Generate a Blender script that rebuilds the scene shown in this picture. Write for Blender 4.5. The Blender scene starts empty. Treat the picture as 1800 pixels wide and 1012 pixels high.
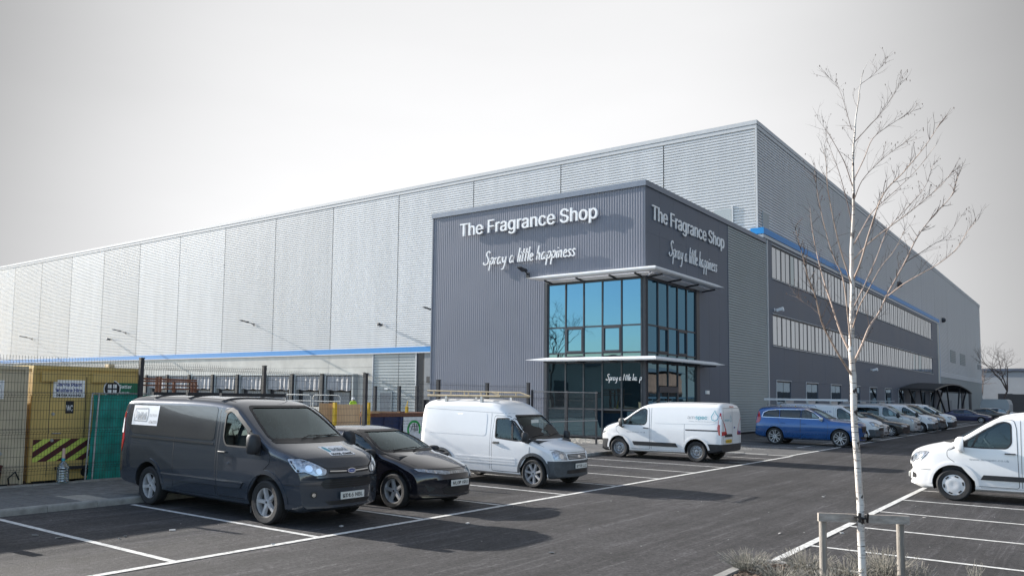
import bpy, bmesh, math, random
import numpy as np
from mathutils import Vector, Matrix
from mathutils.bvhtree import BVHTree
from mathutils.geometry import delaunay_2d_cdt

rnd = random.Random(11)
SC = bpy.context.scene
COL = SC.collection
R = math.radians

# ------------------------------------------------------------------ camera
CAM_H = 2.2
YAW, PITCH, ROLL = -0.6590, 0.0789, 0.0145
_f = Vector((math.sin(YAW) * math.cos(PITCH), math.cos(YAW) * math.cos(PITCH), math.sin(PITCH)))
_r = Vector((math.cos(YAW), -math.sin(YAW), 0))
_u = _r.cross(_f)
_r2 = _r * math.cos(ROLL) + _u * math.sin(ROLL)
_u2 = -_r * math.sin(ROLL) + _u * math.cos(ROLL)
cam_d = bpy.data.cameras.new('camera')
cam_d.sensor_width = 36
cam_d.lens = 1424 / 1800 * 36
cam_d.shift_x = (900 - 826) / 1800
cam_d.shift_y = (580.5 - 506) / 1800
cam_d.clip_start = 0.1
cam_d.clip_end = 3000
cam = bpy.data.objects.new('camera', cam_d)
M = Matrix.Identity(4)
for i in range(3):
    M[i][0] = _r2[i]; M[i][1] = _u2[i]; M[i][2] = -_f[i]
M[2][3] = CAM_H
cam.matrix_world = M
COL.objects.link(cam)
SC.camera = cam

# ------------------------------------------------------------------ light: low winter sun from the left under a thin bright haze
SUN_EL = 20.5
SUN_DIR = (math.cos(R(6)), math.sin(R(6)))            # the way the light travels over the ground
sun_d = bpy.data.lights.new('sun', 'SUN')
sun_d.energy = 5.0
sun_d.angle = R(0.6)
sun_d.color = (1.0, 0.945, 0.87)
sun = bpy.data.objects.new('sun', sun_d)
_L = Vector((SUN_DIR[0] * math.cos(R(SUN_EL)), SUN_DIR[1] * math.cos(R(SUN_EL)), -math.sin(R(SUN_EL))))
sun.rotation_euler = _L.to_track_quat('-Z', 'Y').to_euler()
sun.location = (-40, -10, 40)
COL.objects.link(sun)

world = bpy.data.worlds.new('World')
SC.world = world
world.use_nodes = True
wn = world.node_tree.nodes; wl = world.node_tree.links
wn.clear()
def WN(t, **k):
    n = wn.new(t)
    for a, b in k.items(): setattr(n, a, b)
    return n
def wmath(op, a, b=None, c=None, clamp=False):
    n = WN('ShaderNodeMath', operation=op, use_clamp=clamp)
    for i, v in enumerate((a, b, c)):
        if v is None: continue
        if isinstance(v, (int, float)): n.inputs[i].default_value = v
        else: wl.new(v, n.inputs[i])
    return n.outputs[0]
tc = WN('ShaderNodeTexCoord')
sep = WN('ShaderNodeSeparateXYZ'); wl.new(tc.outputs['Generated'], sep.inputs[0])
sky = WN('ShaderNodeTexSky', sky_type='NISHITA')
sky.sun_disc = False
sky.sun_elevation = R(SUN_EL)
sky.sun_rotation = math.atan2(-SUN_DIR[0], -SUN_DIR[1])
sky.air_density = 1.0; sky.dust_density = 0.6; sky.ozone_density = 1.5
# thin high cloud: white low down over the buildings, greyer overhead, thinning to clear blue sky at the photographer's back
ramp = WN('ShaderNodeValToRGB'); wl.new(sep.outputs['Z'], ramp.inputs[0])
cr = ramp.color_ramp; cr.interpolation = 'B_SPLINE'
for p, v in ((0.0, .60), (.10, .62), (.20, .64), (.29, .46), (.37, .29), (.46, .19), (.70, .19), (1.0, .20)):
    e = cr.elements[0] if p == 0 else (cr.elements[1] if p == 1.0 else cr.elements.new(p))
    e.position = p; e.color = (v, v, v * 1.01, 1)
nz = WN('ShaderNodeTexNoise'); nz.inputs['Scale'].default_value = 1.8; nz.inputs['Detail'].default_value = 5
mp = WN('ShaderNodeMapping'); mp.inputs['Scale'].default_value = (1, 1, 3.2)
wl.new(tc.outputs['Generated'], mp.inputs[0]); wl.new(mp.outputs[0], nz.inputs[0])
cl = wmath('MULTIPLY_ADD', nz.outputs['Fac'], .18, .91)
# brightest over the warehouse, greyer round to either side
flat = WN('ShaderNodeVectorMath', operation='MULTIPLY'); wl.new(tc.outputs['Generated'], flat.inputs[0]); flat.inputs[1].default_value = (1, 1, 0)
nrm_ = WN('ShaderNodeVectorMath', operation='NORMALIZE'); wl.new(flat.outputs[0], nrm_.inputs[0])
dt = WN('ShaderNodeVectorMath', operation='DOT_PRODUCT'); wl.new(nrm_.outputs[0], dt.inputs[0]); dt.inputs[1].default_value = (-.60, .80, 0)
ss = WN('ShaderNodeMapRange', interpolation_type='SMOOTHSTEP'); wl.new(dt.outputs['Value'], ss.inputs[0]); ss.inputs[1].default_value = .78; ss.inputs[2].default_value = 1.0
azf = wmath('MULTIPLY_ADD', ss.outputs[0], .62, .42)
hz = wmath('MULTIPLY', cl, azf)
vm = WN('ShaderNodeVectorMath', operation='SCALE'); wl.new(ramp.outputs[0], vm.inputs[0]); wl.new(hz, vm.inputs['Scale'])
bl = WN('ShaderNodeVectorMath', operation='SCALE'); wl.new(sky.outputs[0], bl.inputs[0]); bl.inputs['Scale'].default_value = .15
mr = WN('ShaderNodeMapRange', interpolation_type='SMOOTHSTEP'); wl.new(sep.outputs['Y'], mr.inputs[0])
mr.inputs[1].default_value = .24; mr.inputs[2].default_value = -.34
mx = WN('ShaderNodeMix', data_type='RGBA'); wl.new(mr.outputs[0], mx.inputs['Factor'])
# torn white cloud drifts over the blue part
nz2 = WN('ShaderNodeTexNoise'); nz2.inputs['Scale'].default_value = 3.0; nz2.inputs['Detail'].default_value = 7; nz2.inputs['Distortion'].default_value = .6
mp2 = WN('ShaderNodeMapping'); mp2.inputs['Scale'].default_value = (1, 1, 2.6); wl.new(tc.outputs['Generated'], mp2.inputs[0]); wl.new(mp2.outputs[0], nz2.inputs[0])
cs = WN('ShaderNodeMapRange', interpolation_type='SMOOTHSTEP'); wl.new(nz2.outputs['Fac'], cs.inputs[0]); cs.inputs[1].default_value = .46; cs.inputs[2].default_value = .72; cs.inputs[4].default_value = .6
mc = WN('ShaderNodeMix', data_type='RGBA'); wl.new(cs.outputs[0], mc.inputs['Factor']); wl.new(bl.outputs[0], mc.inputs['A']); mc.inputs['B'].default_value = (.72, .74, .78, 1)
wl.new(vm.outputs[0], mx.inputs['A']); wl.new(mc.outputs['Result'], mx.inputs['B'])
bg = WN('ShaderNodeBackground'); wl.new(mx.outputs['Result'], bg.inputs[0]); bg.inputs[1].default_value = 1.0
wo = WN('ShaderNodeOutputWorld'); wl.new(bg.outputs[0], wo.inputs[0])

SC.view_settings.view_transform = 'Standard'
SC.view_settings.look = 'None'
SC.view_settings.gamma = 1
SC.view_settings.exposure = 1.05

# ------------------------------------------------------------------ helpers
def setp(o, label=None, cat=None, group=None, kind=None):
    if label: o['label'] = label
    if cat: o['category'] = cat
    if group: o['group'] = group
    if kind: o['kind'] = kind
    return o

def thing(name, label, cat, loc=(0, 0, 0), rz=0, group=None):
    o = bpy.data.objects.new(name, None)
    o.empty_display_size = .3
    COL.objects.link(o)
    o.location = loc; o.rotation_euler = (0, 0, rz)
    return setp(o, label, cat, group)

def link(name, me, mats, parent=None, loc=None):
    o = bpy.data.objects.new(name, me)
    COL.objects.link(o)
    if mats is not None:
        for m in (mats if isinstance(mats, (list, tuple)) else [mats]):
            me.materials.append(m)
    if parent: o.parent = parent
    if loc is not None: o.location = loc
    return o

def rootloc(o):
    v = Vector((0, 0, 0))
    while o is not None:
        v += o.location; o = o.parent
    return v

class MB:
    """collects shapes; build() links them as one mesh object"""
    def __init__(s): s.v = []; s.f = []; s.smooth = set()
    def add(s, vs, fs, smooth=False):
        n = len(s.v); s.v += [tuple(v) for v in vs]
        for f in fs:
            if smooth: s.smooth.add(len(s.f))
            s.f.append(tuple(i + n for i in f))
        return s
    def box(s, x0, x1, y0, y1, z0, z1):
        vs = [(x, y, z) for z in (z0, z1) for y in (y0, y1) for x in (x0, x1)]
        return s.add(vs, [(0, 2, 3, 1), (4, 5, 7, 6), (0, 1, 5, 4), (1, 3, 7, 5), (3, 2, 6, 7), (2, 0, 4, 6)])
    def obox(s, c, ax, ay, az):
        c = Vector(c); ax, ay, az = Vector(ax), Vector(ay), Vector(az)
        vs = [c + ax * i + ay * j + az * k for k in (-1, 1) for j in (-1, 1) for i in (-1, 1)]
        return s.add(vs, [(0, 2, 3, 1), (4, 5, 7, 6), (0, 1, 5, 4), (1, 3, 7, 5), (3, 2, 6, 7), (2, 0, 4, 6)])
    def bar(s, a, b, w, h=None, up=(0, 0, 1)):
        a = Vector(a); b = Vector(b); d = b - a; L = d.length
        if L < 1e-6: return s
        d /= L; up = Vector(up)
        if abs(d.dot(up)) > .98: up = Vector((1, 0, 0))
        e = d.cross(up).normalized(); u = e.cross(d)
        return s.obox((a + b) / 2, d * L / 2, e * w / 2, u * (h or w) / 2)
    def tube(s, pts, r, n=6, cap=True, smooth=True):
        pts = [Vector(p) for p in pts]
        rs = r if isinstance(r, (list, tuple)) else [r] * len(pts)
        base = len(s.v); prev = None
        for i, p in enumerate(pts):
            t = (pts[min(i + 1, len(pts) - 1)] - pts[max(i - 1, 0)])
            if t.length < 1e-9: t = Vector((0, 0, 1))
            t.normalize()
            if prev is None:
                e = t.orthogonal().normalized()
            else:
                e = (prev - t * prev.dot(t))
                e = e.normalized() if e.length > 1e-6 else t.orthogonal().normalized()
            prev = e; g = t.cross(e)
            for k in range(n):
                a = 2 * math.pi * k / n
                s.v.append(tuple(p + (e * math.cos(a) + g * math.sin(a)) * rs[i]))
        for i in range(len(pts) - 1):
            for k in range(n):
                if smooth: s.smooth.add(len(s.f))
                s.f.append((base + i * n + k, base + i * n + (k + 1) % n, base + (i + 1) * n + (k + 1) % n, base + (i + 1) * n + k))
        if cap:
            s.f.append(tuple(base + k for k in range(n))[::-1])
            s.f.append(tuple(base + (len(pts) - 1) * n + k for k in range(n)))
        return s
    def lathe(s, prof, axis='z', c=(0, 0, 0), n=24, smooth=True):
        base = len(s.v); c = Vector(c)
        for (r, h) in prof:
            for k in range(n):
                a = 2 * math.pi * k / n; ca, sa = r * math.cos(a), r * math.sin(a)
                p = (ca, sa, h) if axis == 'z' else ((ca, h, -sa) if axis == 'y' else (h, ca, sa))
                s.v.append(tuple(c + Vector(p)))
        for i in range(len(prof) - 1):
            for k in range(n):
                if smooth: s.smooth.add(len(s.f))
                s.f.append((base + i * n + k, base + i * n + (k + 1) % n, base + (i + 1) * n + (k + 1) % n, base + (i + 1) * n + k))
        return s
    def prism(s, poly, o, eu, ev, ew):
        """poly in (u,v) extruded along ew"""
        o, eu, ev, ew = Vector(o), Vector(eu), Vector(ev), Vector(ew)
        n = len(poly)
        vs = [o + eu * a + ev * b for a, b in poly] + [o + eu * a + ev * b + ew for a, b in poly]
        fs = [tuple(range(n))[::-1], tuple(range(n, 2 * n))] + [(i, (i + 1) % n, n + (i + 1) % n, n + i) for i in range(n)]
        return s.add(vs, fs)
    def mesh(s, name, off=(0, 0, 0), sharp=40):
        me = bpy.data.meshes.new(name)
        if off[0] or off[1] or off[2]:
            vs = [(a - off[0], b - off[1], c - off[2]) for a, b, c in s.v]
        else: vs = s.v
        me.from_pydata(vs, [], s.f)
        if s.smooth:
            fl = [i in s.smooth for i in range(len(s.f))]
            me.polygons.foreach_set('use_smooth', fl)
            me.set_sharp_from_angle(angle=R(sharp))
        me.update()
        return me
    def build(s, name, mat, parent=None, world=True, sharp=40):
        off = rootloc(parent) if (parent is not None and world) else (0, 0, 0)
        return link(name, s.mesh(name, off, sharp), mat, parent)
    def solo(s, name, mat, label=None, cat=None, group=None, kind=None, sharp=40):
        """a top-level one-mesh thing with its origin at its base centre"""
        a = np.array(s.v); lo = a.min(0); hi = a.max(0)
        c = ((lo[0] + hi[0]) / 2, (lo[1] + hi[1]) / 2, lo[2])
        o = link(name, s.mesh(name, c, sharp), mat, None, c)
        return setp(o, label, cat, group, kind)

def fix_normals(me):
    bm = bmesh.new(); bm.from_mesh(me)
    bmesh.ops.recalc_face_normals(bm, faces=bm.faces)
    bm.to_mesh(me); bm.free()

# ------------------------------------------------------------------ materials (all procedural)
def pm(name, col, rough=.5, metal=0.0, var=.12, scale=4.0, bump=0.0, bscale=60.0, spec=.5, coat=0.0, col2=None, detail=4, stretch=None, obj=True):
    m = bpy.data.materials.new(name); m.use_nodes = True
    nt = m.node_tree; N = nt.nodes; Lk = nt.links
    b = N['Principled BSDF']
    b.inputs['Roughness'].default_value = rough
    b.inputs['Metallic'].default_value = metal
    b.inputs['Specular IOR Level'].default_value = spec
    b.inputs['Coat Weight'].default_value = coat
    b.inputs['Coat Roughness'].default_value = .06
    b.inputs['Base Color'].default_value = (*col, 1)
    if var > 0 or bump > 0 or col2:
        t = N.new('ShaderNodeTexCoord')
        src = t.outputs['Object']
        if stretch:
            mpn = N.new('ShaderNodeMapping'); mpn.inputs['Scale'].default_value = stretch
            Lk.new(src, mpn.inputs[0]); src = mpn.outputs[0]
        if var > 0 or col2:
            n = N.new('ShaderNodeTexNoise'); n.inputs['Scale'].default_value = scale; n.inputs['Detail'].default_value = detail
            n.inputs['Roughness'].default_value = .6
            Lk.new(src, n.inputs[0])
            mi = N.new('ShaderNodeMix'); mi.data_type = 'RGBA'
            rr = N.new('ShaderNodeMapRange'); rr.inputs[1].default_value = .3; rr.inputs[2].default_value = .7
            Lk.new(n.outputs['Fac'], rr.inputs[0]); Lk.new(rr.outputs[0], mi.inputs['Factor'])
            c2 = col2 if col2 else tuple(c * (1 + var) for c in col)
            c1 = col if col2 else tuple(c * (1 - var) for c in col)
            mi.inputs['A'].default_value = (*c1, 1); mi.inputs['B'].default_value = (*c2, 1)
            Lk.new(mi.outputs['Result'], b.inputs['Base Color'])
            r2 = N.new('ShaderNodeMapRange'); r2.inputs[3].default_value = max(0, rough - .08); r2.inputs[4].default_value = min(1, rough + .08)
            Lk.new(n.outputs['Fac'], r2.inputs[0]); Lk.new(r2.outputs[0], b.inputs['Roughness'])
        if bump > 0:
            n2 = N.new('ShaderNodeTexNoise'); n2.inputs['Scale'].default_value = bscale; n2.inputs['Detail'].default_value = 3
            Lk.new(src, n2.inputs[0])
            bp = N.new('ShaderNodeBump'); bp.inputs['Strength'].default_value = bump; bp.inputs['Distance'].default_value = .02
            Lk.new(n2.outputs['Fac'], bp.inputs['Height']); Lk.new(bp.outputs[0], b.inputs['Normal'])
    return m

def glass(name, tint, refl=.5, rcol=(1, 1, 1), rough=.01, base=None, full=.6):
    """pane: tinted see-through (or dark body) with a mirror sheen that grows at grazing angles"""
    m = bpy.data.materials.new(name); m.use_nodes = True
    nt = m.node_tree; N = nt.nodes; Lk = nt.links; N.clear()
    out = N.new('ShaderNodeOutputMaterial')
    g = N.new('ShaderNodeBsdfGlossy'); g.inputs[0].default_value = (*rcol, 1); g.inputs['Roughness'].default_value = rough
    if base:
        t = N.new('ShaderNodeBsdfDiffuse'); t.inputs[0].default_value = (*base, 1)
    else:
        t = N.new('ShaderNodeBsdfTransparent'); t.inputs[0].default_value = (*tint, 1)
    lw = N.new('ShaderNodeFresnel'); lw.inputs[0].default_value = 1.5
    mr = N.new('ShaderNodeMapRange'); mr.inputs[1].default_value = .04; mr.inputs[2].default_value = full
    mr.inputs[3].default_value = refl; mr.inputs[4].default_value = .95
    Lk.new(lw.outputs[0], mr.inputs[0])
    # panes are never quite flat
    n = N.new('ShaderNodeTexNoise'); n.inputs['Scale'].default_value = .7
    tcn = N.new('ShaderNodeTexCoord'); Lk.new(tcn.outputs['Object'], n.inputs[0])
    bp = N.new('ShaderNodeBump'); bp.inputs['Strength'].default_value = .05; bp.inputs['Distance'].default_value = .05
    Lk.new(n.outputs['Fac'], bp.inputs['Height']); Lk.new(bp.outputs[0], g.inputs['Normal'])
    mx = N.new('ShaderNodeMixShader'); Lk.new(mr.outputs[0], mx.inputs[0]); Lk.new(t.outputs[0], mx.inputs[1]); Lk.new(g.outputs[0], mx.inputs[2])
    Lk.new(mx.outputs[0], out.inputs[0])
    return m

MT = {}
MT['white_paint'] = pm('road_paint', (.60, .60, .58), .8, var=.34, scale=14, bump=.3, bscale=90)
MT['kerb'] = pm('kerb_concrete', (.27, .265, .25), .9, var=.25, scale=6, bump=.5, bscale=40)
MT['concrete'] = pm('precast_concrete', (.55, .53, .48), .85, var=.12, scale=.7, bump=.15, bscale=8)
CLAD = [pm('silver_cladding', (a, a * 1.012, a * 1.03), .45, metal=.05, var=.07, scale=.9, stretch=(1.2, 1.2, .12), detail=6) for a in (.585, .62, .65)]
MT['clad_silver'] = CLAD[1]
MT['clad_grey'] = pm('grey_cladding', (.36, .39, .395), .5, metal=.05, var=.06, scale=.4)
MT['anthracite'] = pm('anthracite_cladding', (.108, .128, .165), .5, metal=.1, var=.07, scale=.3)
MT['anth_rib'] = pm('anthracite_ribbed', (.185, .195, .235), .5, metal=.12, var=.07, scale=.3)
MT['dark_metal'] = pm('dark_metal', (.022, .025, .032), .45, var=.15)
MT['frame'] = pm('window_frame', (.035, .04, .05), .4, var=.1)
MT['blue_trim'] = pm('blue_trim', (.004, .22, .56), .4, var=.05)
MT['silver_trim'] = pm('silver_trim', (.54, .545, .55), .55, metal=.0, var=.05)
MT['sign_white'] = pm('sign_white', (.88, .88, .88), .35, var=.03)
MT['white_alu'] = pm('white_aluminium', (.80, .80, .81), .35, var=.04)
MT['black'] = pm('black_plastic', (.012, .012, .013), .5, var=.2)
MT['rubber'] = pm('rubber', (.016, .016, .017), .75, var=.3, scale=20, bump=.3, bscale=80)
MT['galv'] = pm('galvanised', (.46, .48, .49), .45, metal=.6, var=.15, scale=15)
MT['glass_tower'] = glass('tower_glass', None, .40, (.25, .53, .76), .012, base=(.006, .014, .022))
MT['glass_side'] = glass('office_glass', None, .50, (.92, .96, 1.0), .015, base=(.46, .48, .50))
MT['glass_side2'] = glass('office_glass_half_blind', None, .48, (.92, .96, 1.0), .015, base=(.30, .32, .35))
MT['glass_dark'] = glass('office_glass_dark', None, .45, (.8, .93, 1.0), .015, base=(.012, .016, .02))
MT['glass_low'] = glass('ground_floor_glass', (.30, .40, .46), .34, (.72, .92, 1.0), .012)
MT['door_grey'] = pm('door_grey', (.20, .215, .23), .5, var=.08)
# ------------------------------------------------------------------ ground
def asphalt():
    m = bpy.data.materials.new('asphalt'); m.use_nodes = True
    nt = m.node_tree; N = nt.nodes; Lk = nt.links; b = N['Principled BSDF']
    t = N.new('ShaderNodeTexCoord'); P = t.outputs['Object']
    def noise(sc, det=4, rough=.6, stretch=None, dist=0):
        s = P
        if stretch:
            mp_ = N.new('ShaderNodeMapping'); mp_.inputs['Scale'].default_value = stretch; Lk.new(P, mp_.inputs[0]); s = mp_.outputs[0]
        n = N.new('ShaderNodeTexNoise'); n.inputs['Scale'].default_value = sc; n.inputs['Detail'].default_value = det
        n.inputs['Roughness'].default_value = rough; n.inputs['Distortion'].default_value = dist
        Lk.new(s, n.inputs[0]); return n.outputs['Fac']
    def mrange(v, a, b_, c, d):
        n = N.new('ShaderNodeMapRange'); Lk.new(v, n.inputs[0])
        for i, x in enumerate((a, b_, c, d)): n.inputs[i + 1].default_value = x
        return n.outputs[0]
    def mul(a, b_):
        n = N.new('ShaderNodeMath'); n.operation = 'MULTIPLY'
        for i, x in enumerate((a, b_)):
            if isinstance(x, float): n.inputs[i].default_value = x
            else: Lk.new(x, n.inputs[i])
        return n.outputs[0]
    patch_ = mrange(noise(.22, 4), .3, .7, .68, 1.34)                 # broad patches
    wear = mrange(noise(1.0, 3, .6, (2.2, .10, 1), .6), .38, .72, .86, 1.55)   # paler, dusty wheel tracks along the lane
    grain = mrange(noise(34, 4, .8), .3, .7, .35, 1.75)            # stone chippings
    v = N.new('ShaderNodeTexVoronoi'); v.inputs['Scale'].default_value = 26; Lk.new(P, v.inputs[0])
    chip = mrange(v.outputs['Color'], .0, 1.0, .5, 1.5)
    mid = mrange(noise(1.3, 5, .7), .3, .72, .72, 1.30)                # mottling
    oil = mrange(noise(2.6, 2, .5, None, .4), .66, .74, 1.0, .45)      # drips and oil stains
    scuff = mrange(noise(1.6, 6, .75, (5, .22, 1), 1.1), .53, .64, .96, 1.95)   # rubbed, dusty tyre paths
    f = mul(mul(mul(patch_, wear), mul(grain, chip)), mul(mul(mid, oil), scuff))
    c = N.new('ShaderNodeVectorMath'); c.operation = 'SCALE'; c.inputs[0].default_value = (.0325, .031, .0325); Lk.new(f, c.inputs['Scale'])
    Lk.new(c.outputs[0], b.inputs['Base Color'])
    b.inputs['Roughness'].default_value = .82
    bp = N.new('ShaderNodeBump'); bp.inputs['Strength'].default_value = .55; bp.inputs['Distance'].default_value = .012
    Lk.new(grain, bp.inputs['Height']); Lk.new(bp.outputs[0], b.inputs['Normal'])
    return m
MT['asphalt'] = asphalt()
g = MB(); g.add([(-1500, -1500, 0), (1500, -1500, 0), (1500, 1500, 0), (-1500, 1500, 0)], [(0, 1, 2, 3)])
gd = g.build('ground', MT['asphalt']); setp(gd, 'dark grey asphalt car park surface', None, None, 'structure')

MT['yard'] = pm('yard_concrete', (.20, .195, .185), .9, var=.18, scale=.3, bump=.2, bscale=30)
g = MB(); g.add([(-160, 5, .004), (-18.3, 5, .004), (-18.3, 54.6, .004), (-160, 54.6, .004)], [(0, 1, 2, 3)])
yd = g.build('yard', MT['yard']); setp(yd, None, None, None, 'structure')

# painted bay markings: each stripe a thin sheet, chipped and scuffed
def line_mat():
    m = pm('road_paint', (.60, .60, .58), .8, var=.3, scale=9, bump=.3, bscale=90); nt = m.node_tree; N = nt.nodes; Lk = nt.links; b = N['Principled BSDF']
    src = b.inputs['Base Color'].links[0].from_socket
    t = N.new('ShaderNodeTexCoord'); n = N.new('ShaderNodeTexNoise'); n.inputs['Scale'].default_value = 16; n.inputs['Detail'].default_value = 8; n.inputs['Roughness'].default_value = .75; Lk.new(t.outputs['Object'], n.inputs[0])
    r_ = N.new('ShaderNodeMapRange'); Lk.new(n.outputs['Fac'], r_.inputs[0]); r_.inputs[1].default_value = .55; r_.inputs[2].default_value = .66
    mi = N.new('ShaderNodeMix'); mi.data_type = 'RGBA'; Lk.new(r_.outputs[0], mi.inputs['Factor']); Lk.new(src, mi.inputs['A']); mi.inputs['B'].default_value = (.11, .107, .105, 1)
    Lk.new(mi.outputs['Result'], b.inputs['Base Color']); return m
MT['white_paint'] = line_mat()
LINE = MT['white_paint']
def stripe(x0, x1, y0, y1, z=.006, name='bay_line', w=None):
    m = MB(); m.add([(x0, y0, z), (x1, y0, z), (x1, y1, z), (x0, y1, z)], [(0, 1, 2, 3)])
    o = m.build(name, LINE, gd); return o
BX = -9.45
BAYS = [6.1 + 2.437 * i for i in range(-2, 11)]                     # bay dividers beside the pavement
stripe(BX - .06, BX + .06, -3, 32.7, .008)
for y in BAYS: stripe(-14.75, BX - .06, y - .05, y + .05)
RX = -3.57
stripe(RX - .06, RX + .06, 11.2, 60, .008)
for i in range(14):
    y = 13.02 + 2.45 * i
    stripe(RX + .06, 2.2, y - .05, y + .05)

# pavement behind the bays: kerb stones, block paving
PK = -14.9
pv = MB(); pv.box(-18.3, PK - .13, -4, 32.5, -.05, .105)
paving = pv.build('pavement', pm('paving_sand', (.10, .097, .09), .95, var=.3, scale=8)); setp(paving, None, None, None, 'structure')
MT['block'] = pm('paving_block', (.150, .150, .148), .9, var=.35, scale=5, bump=.5, bscale=70, detail=6)
MT['block_sunlit'] = pm('paving_block_sunlit', (.34, .32, .28), .9, var=.25, scale=6, bump=.5, bscale=70)  # paler, warmer copy of the block colour for the painted sun strip
blk = MB()
def blockmesh(name, l, w, h=.05):
    m = MB(); c = .006
    a, b_ = l / 2 - .003, w / 2 - .003
    vs = [(-a, -b_, 0), (a, -b_, 0), (a, b_, 0), (-a, b_, 0), (-a, -b_, h - c), (a, -b_, h - c), (a, b_, h - c), (-a, b_, h - c),
          (-a + c, -b_ + c, h), (a - c, -b_ + c, h), (a - c, b_ - c, h), (-a + c, b_ - c, h)]
    fs = [(0, 1, 5, 4), (1, 2, 6, 5), (2, 3, 7, 6), (3, 0, 4, 7), (4, 5, 9, 8), (5, 6, 10, 9), (6, 7, 11, 10), (7, 4, 8, 11), (8, 9, 10, 11)]
    m.add(vs, fs); return m.mesh(name)
bm_d = blockmesh('paving_block', .2, .1); bm_d.materials.append(MT['block'])
bm_l = blockmesh('paving_block', .2, .1); bm_l.materials.append(MT['block_sunlit'])
cnt = 0; rest = MB()
def put_block(x, y, rz, light):
    global cnt
    z = .062 + rnd.uniform(-.003, .003)
    if cnt < 298:
        o = bpy.data.objects.new('paving_block', bm_l if light else bm_d); COL.objects.link(o)
        o.location = (x, y, z); o.rotation_euler = (rnd.uniform(-.012, .012), rnd.uniform(-.012, .012), rz); o.parent = paving
        cnt += 1
    else:
        a, b_ = (.097, .047) if abs(rz) < .1 else (.047, .097)
        rest.box(x - a, x + a, y - b_, y + b_, z, z + .05)
spots = []
for j in range(int((14.0 - 4.4) / .4)):
    for i in range(8):
        x0 = PK - .24 - i * .4; y0 = 5.0 + j * .4
        for dx, dy, rz in ((0, 0, 0), (0, .1, 0), (-.15, .25, math.pi / 2), (-.05 + .1, .25, math.pi / 2),
                           (-.25 + .05, .0, 0), (-.2, .1, 0), (-.25, .25, math.pi / 2), (-.05, .25, math.pi / 2)):
            spots.append((x0 + dx, y0 + dy, rz))
seen = set()
sp2 = []
for (x, y, rz) in spots:
    k = (round(x, 2), round(y, 2))
    if k in seen or x < -18.0: continue
    seen.add(k); sp2.append((x, y, rz))
sp2.sort(key=lambda p: (p[1] > 9.4, p[0] < -17.6, math.hypot(p[0], p[1])))
for (x, y, rz) in sp2:
    if y > 16: continue
    put_block(x, y, rz, 7.75 < y < 8.25)  # sun strip across the pavement painted as a band of paler blocks
for j in range(165):                                                # the pavement further off
    y = 14.6 + j * .107
    for i in range(15):
        x = PK - .25 - i * .207 - (j % 2) * .1
        if rnd.random() < .995: rest.box(x - .099, x + .099, y - .05, y + .05, .07, .112 + rnd.uniform(-.002, .002))
ro = rest.build('paving_blocks', MT['block'], paving); setp(ro, None, None, None, 'stuff')
kb = []
def kerb_mesh(name, L):
    m = MB()
    prof = [(-.0625, -.1), (.0625, -.1), (.0625, .09), (.045, .118), (-.0625, .122)]
    m.prism(prof, (0, -L / 2 + .004, 0), (1, 0, 0), (0, 0, 1), (0, L - .008, 0))
    me = m.mesh(name); fix_normals(me); return me
KM = kerb_mesh('kerb_stone', .914); KM.materials.append(MT['kerb'])
for i in range(40):
    o = bpy.data.objects.new('kerb_stone', KM); COL.objects.link(o); o.parent = paving
    o.location = (PK - .0625 + rnd.uniform(-.003, .003), -3.5 + i * .914, 0); o.rotation_euler = (0, 0, rnd.uniform(-.003, .003))
for i in range(6):
    o = bpy.data.objects.new('kerb_stone', KM); COL.objects.link(o); o.parent = paving
    o.location = (PK + .42 + i * .914, 32.62, -.015 - .017 * i); o.rotation_euler = (0, 0, -math.pi / 2)
# pale concrete edging under the fence
m = MB()
for i in range(14):
    m2 = MB(); y = 3.2 + i * 1.0
    m2.box(-18.34, -18.16, y + .004, y + .996, .0, .135 + rnd.uniform(-.004, .004))
    m2.build('edging_slab', MT['kerb'], paving)

# block-paved parking court in front of the offices
MT['court'] = None
def court_mat():
    m = bpy.data.materials.new('court_blocks'); m.use_nodes = True
    nt = m.node_tree; N = nt.nodes; Lk = nt.links; b = N['Principled BSDF']
    t = N.new('ShaderNodeTexCoord')
    br = N.new('ShaderNodeTexBrick'); br.inputs['Scale'].default_value = 1.0
    br.inputs['Brick Width'].default_value = .2; br.inputs['Row Height'].default_value = .1; br.inputs['Mortar Size'].default_value = .006
    br.inputs['Color1'].default_value = (.07, .07, .072, 1); br.inputs['Color2'].default_value = (.125, .123, .12, 1); br.inputs['Mortar'].default_value = (.04, .04, .04, 1)
    Lk.new(t.outputs['Object'], br.inputs[0])
    Lk.new(br.outputs[0], b.inputs['Base Color']); b.inputs['Roughness'].default_value = .85
    return m
ct = MB(); ct.add([(-17.4, 32.7, .005), (-9.55, 32.7, .005), (-9.55, 180, .005), (-17.4, 180, .005)], [(0, 1, 2, 3)])
co = ct.build('parking_court', court_mat()); setp(co, None, None, None, 'structure')
stripe(-9.62, -9.5, 32.7, 120, .011); stripe(-10.95, -10.85, 38.5, 120, .010)
for i in range(26):
    y = 38.4 + 2.45 * i
    stripe(-15.2, -9.62, y - .05, y + .05, .009)
for i in range(60):                                                 # rows of pale blocks that rule the court
    y = 46 + i * .82
    stripe(-10.84, -9.63, y - .035, y + .035, .0085, 'bay_line')
for i in range(5):
    stripe(-15.0 + i * .3, -12.2 + i * .3, 34.4 + i * .9, 34.5 + i * .9, .009)
# ------------------------------------------------------------------ buildings
WX, WY, WT = -17.9, 54.9, 21.28          # warehouse corner and parapet
OX, TY = -17.5, 36.71                    # office / tower planes
BAND0, BAND1 = 5.86, 6.42

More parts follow.
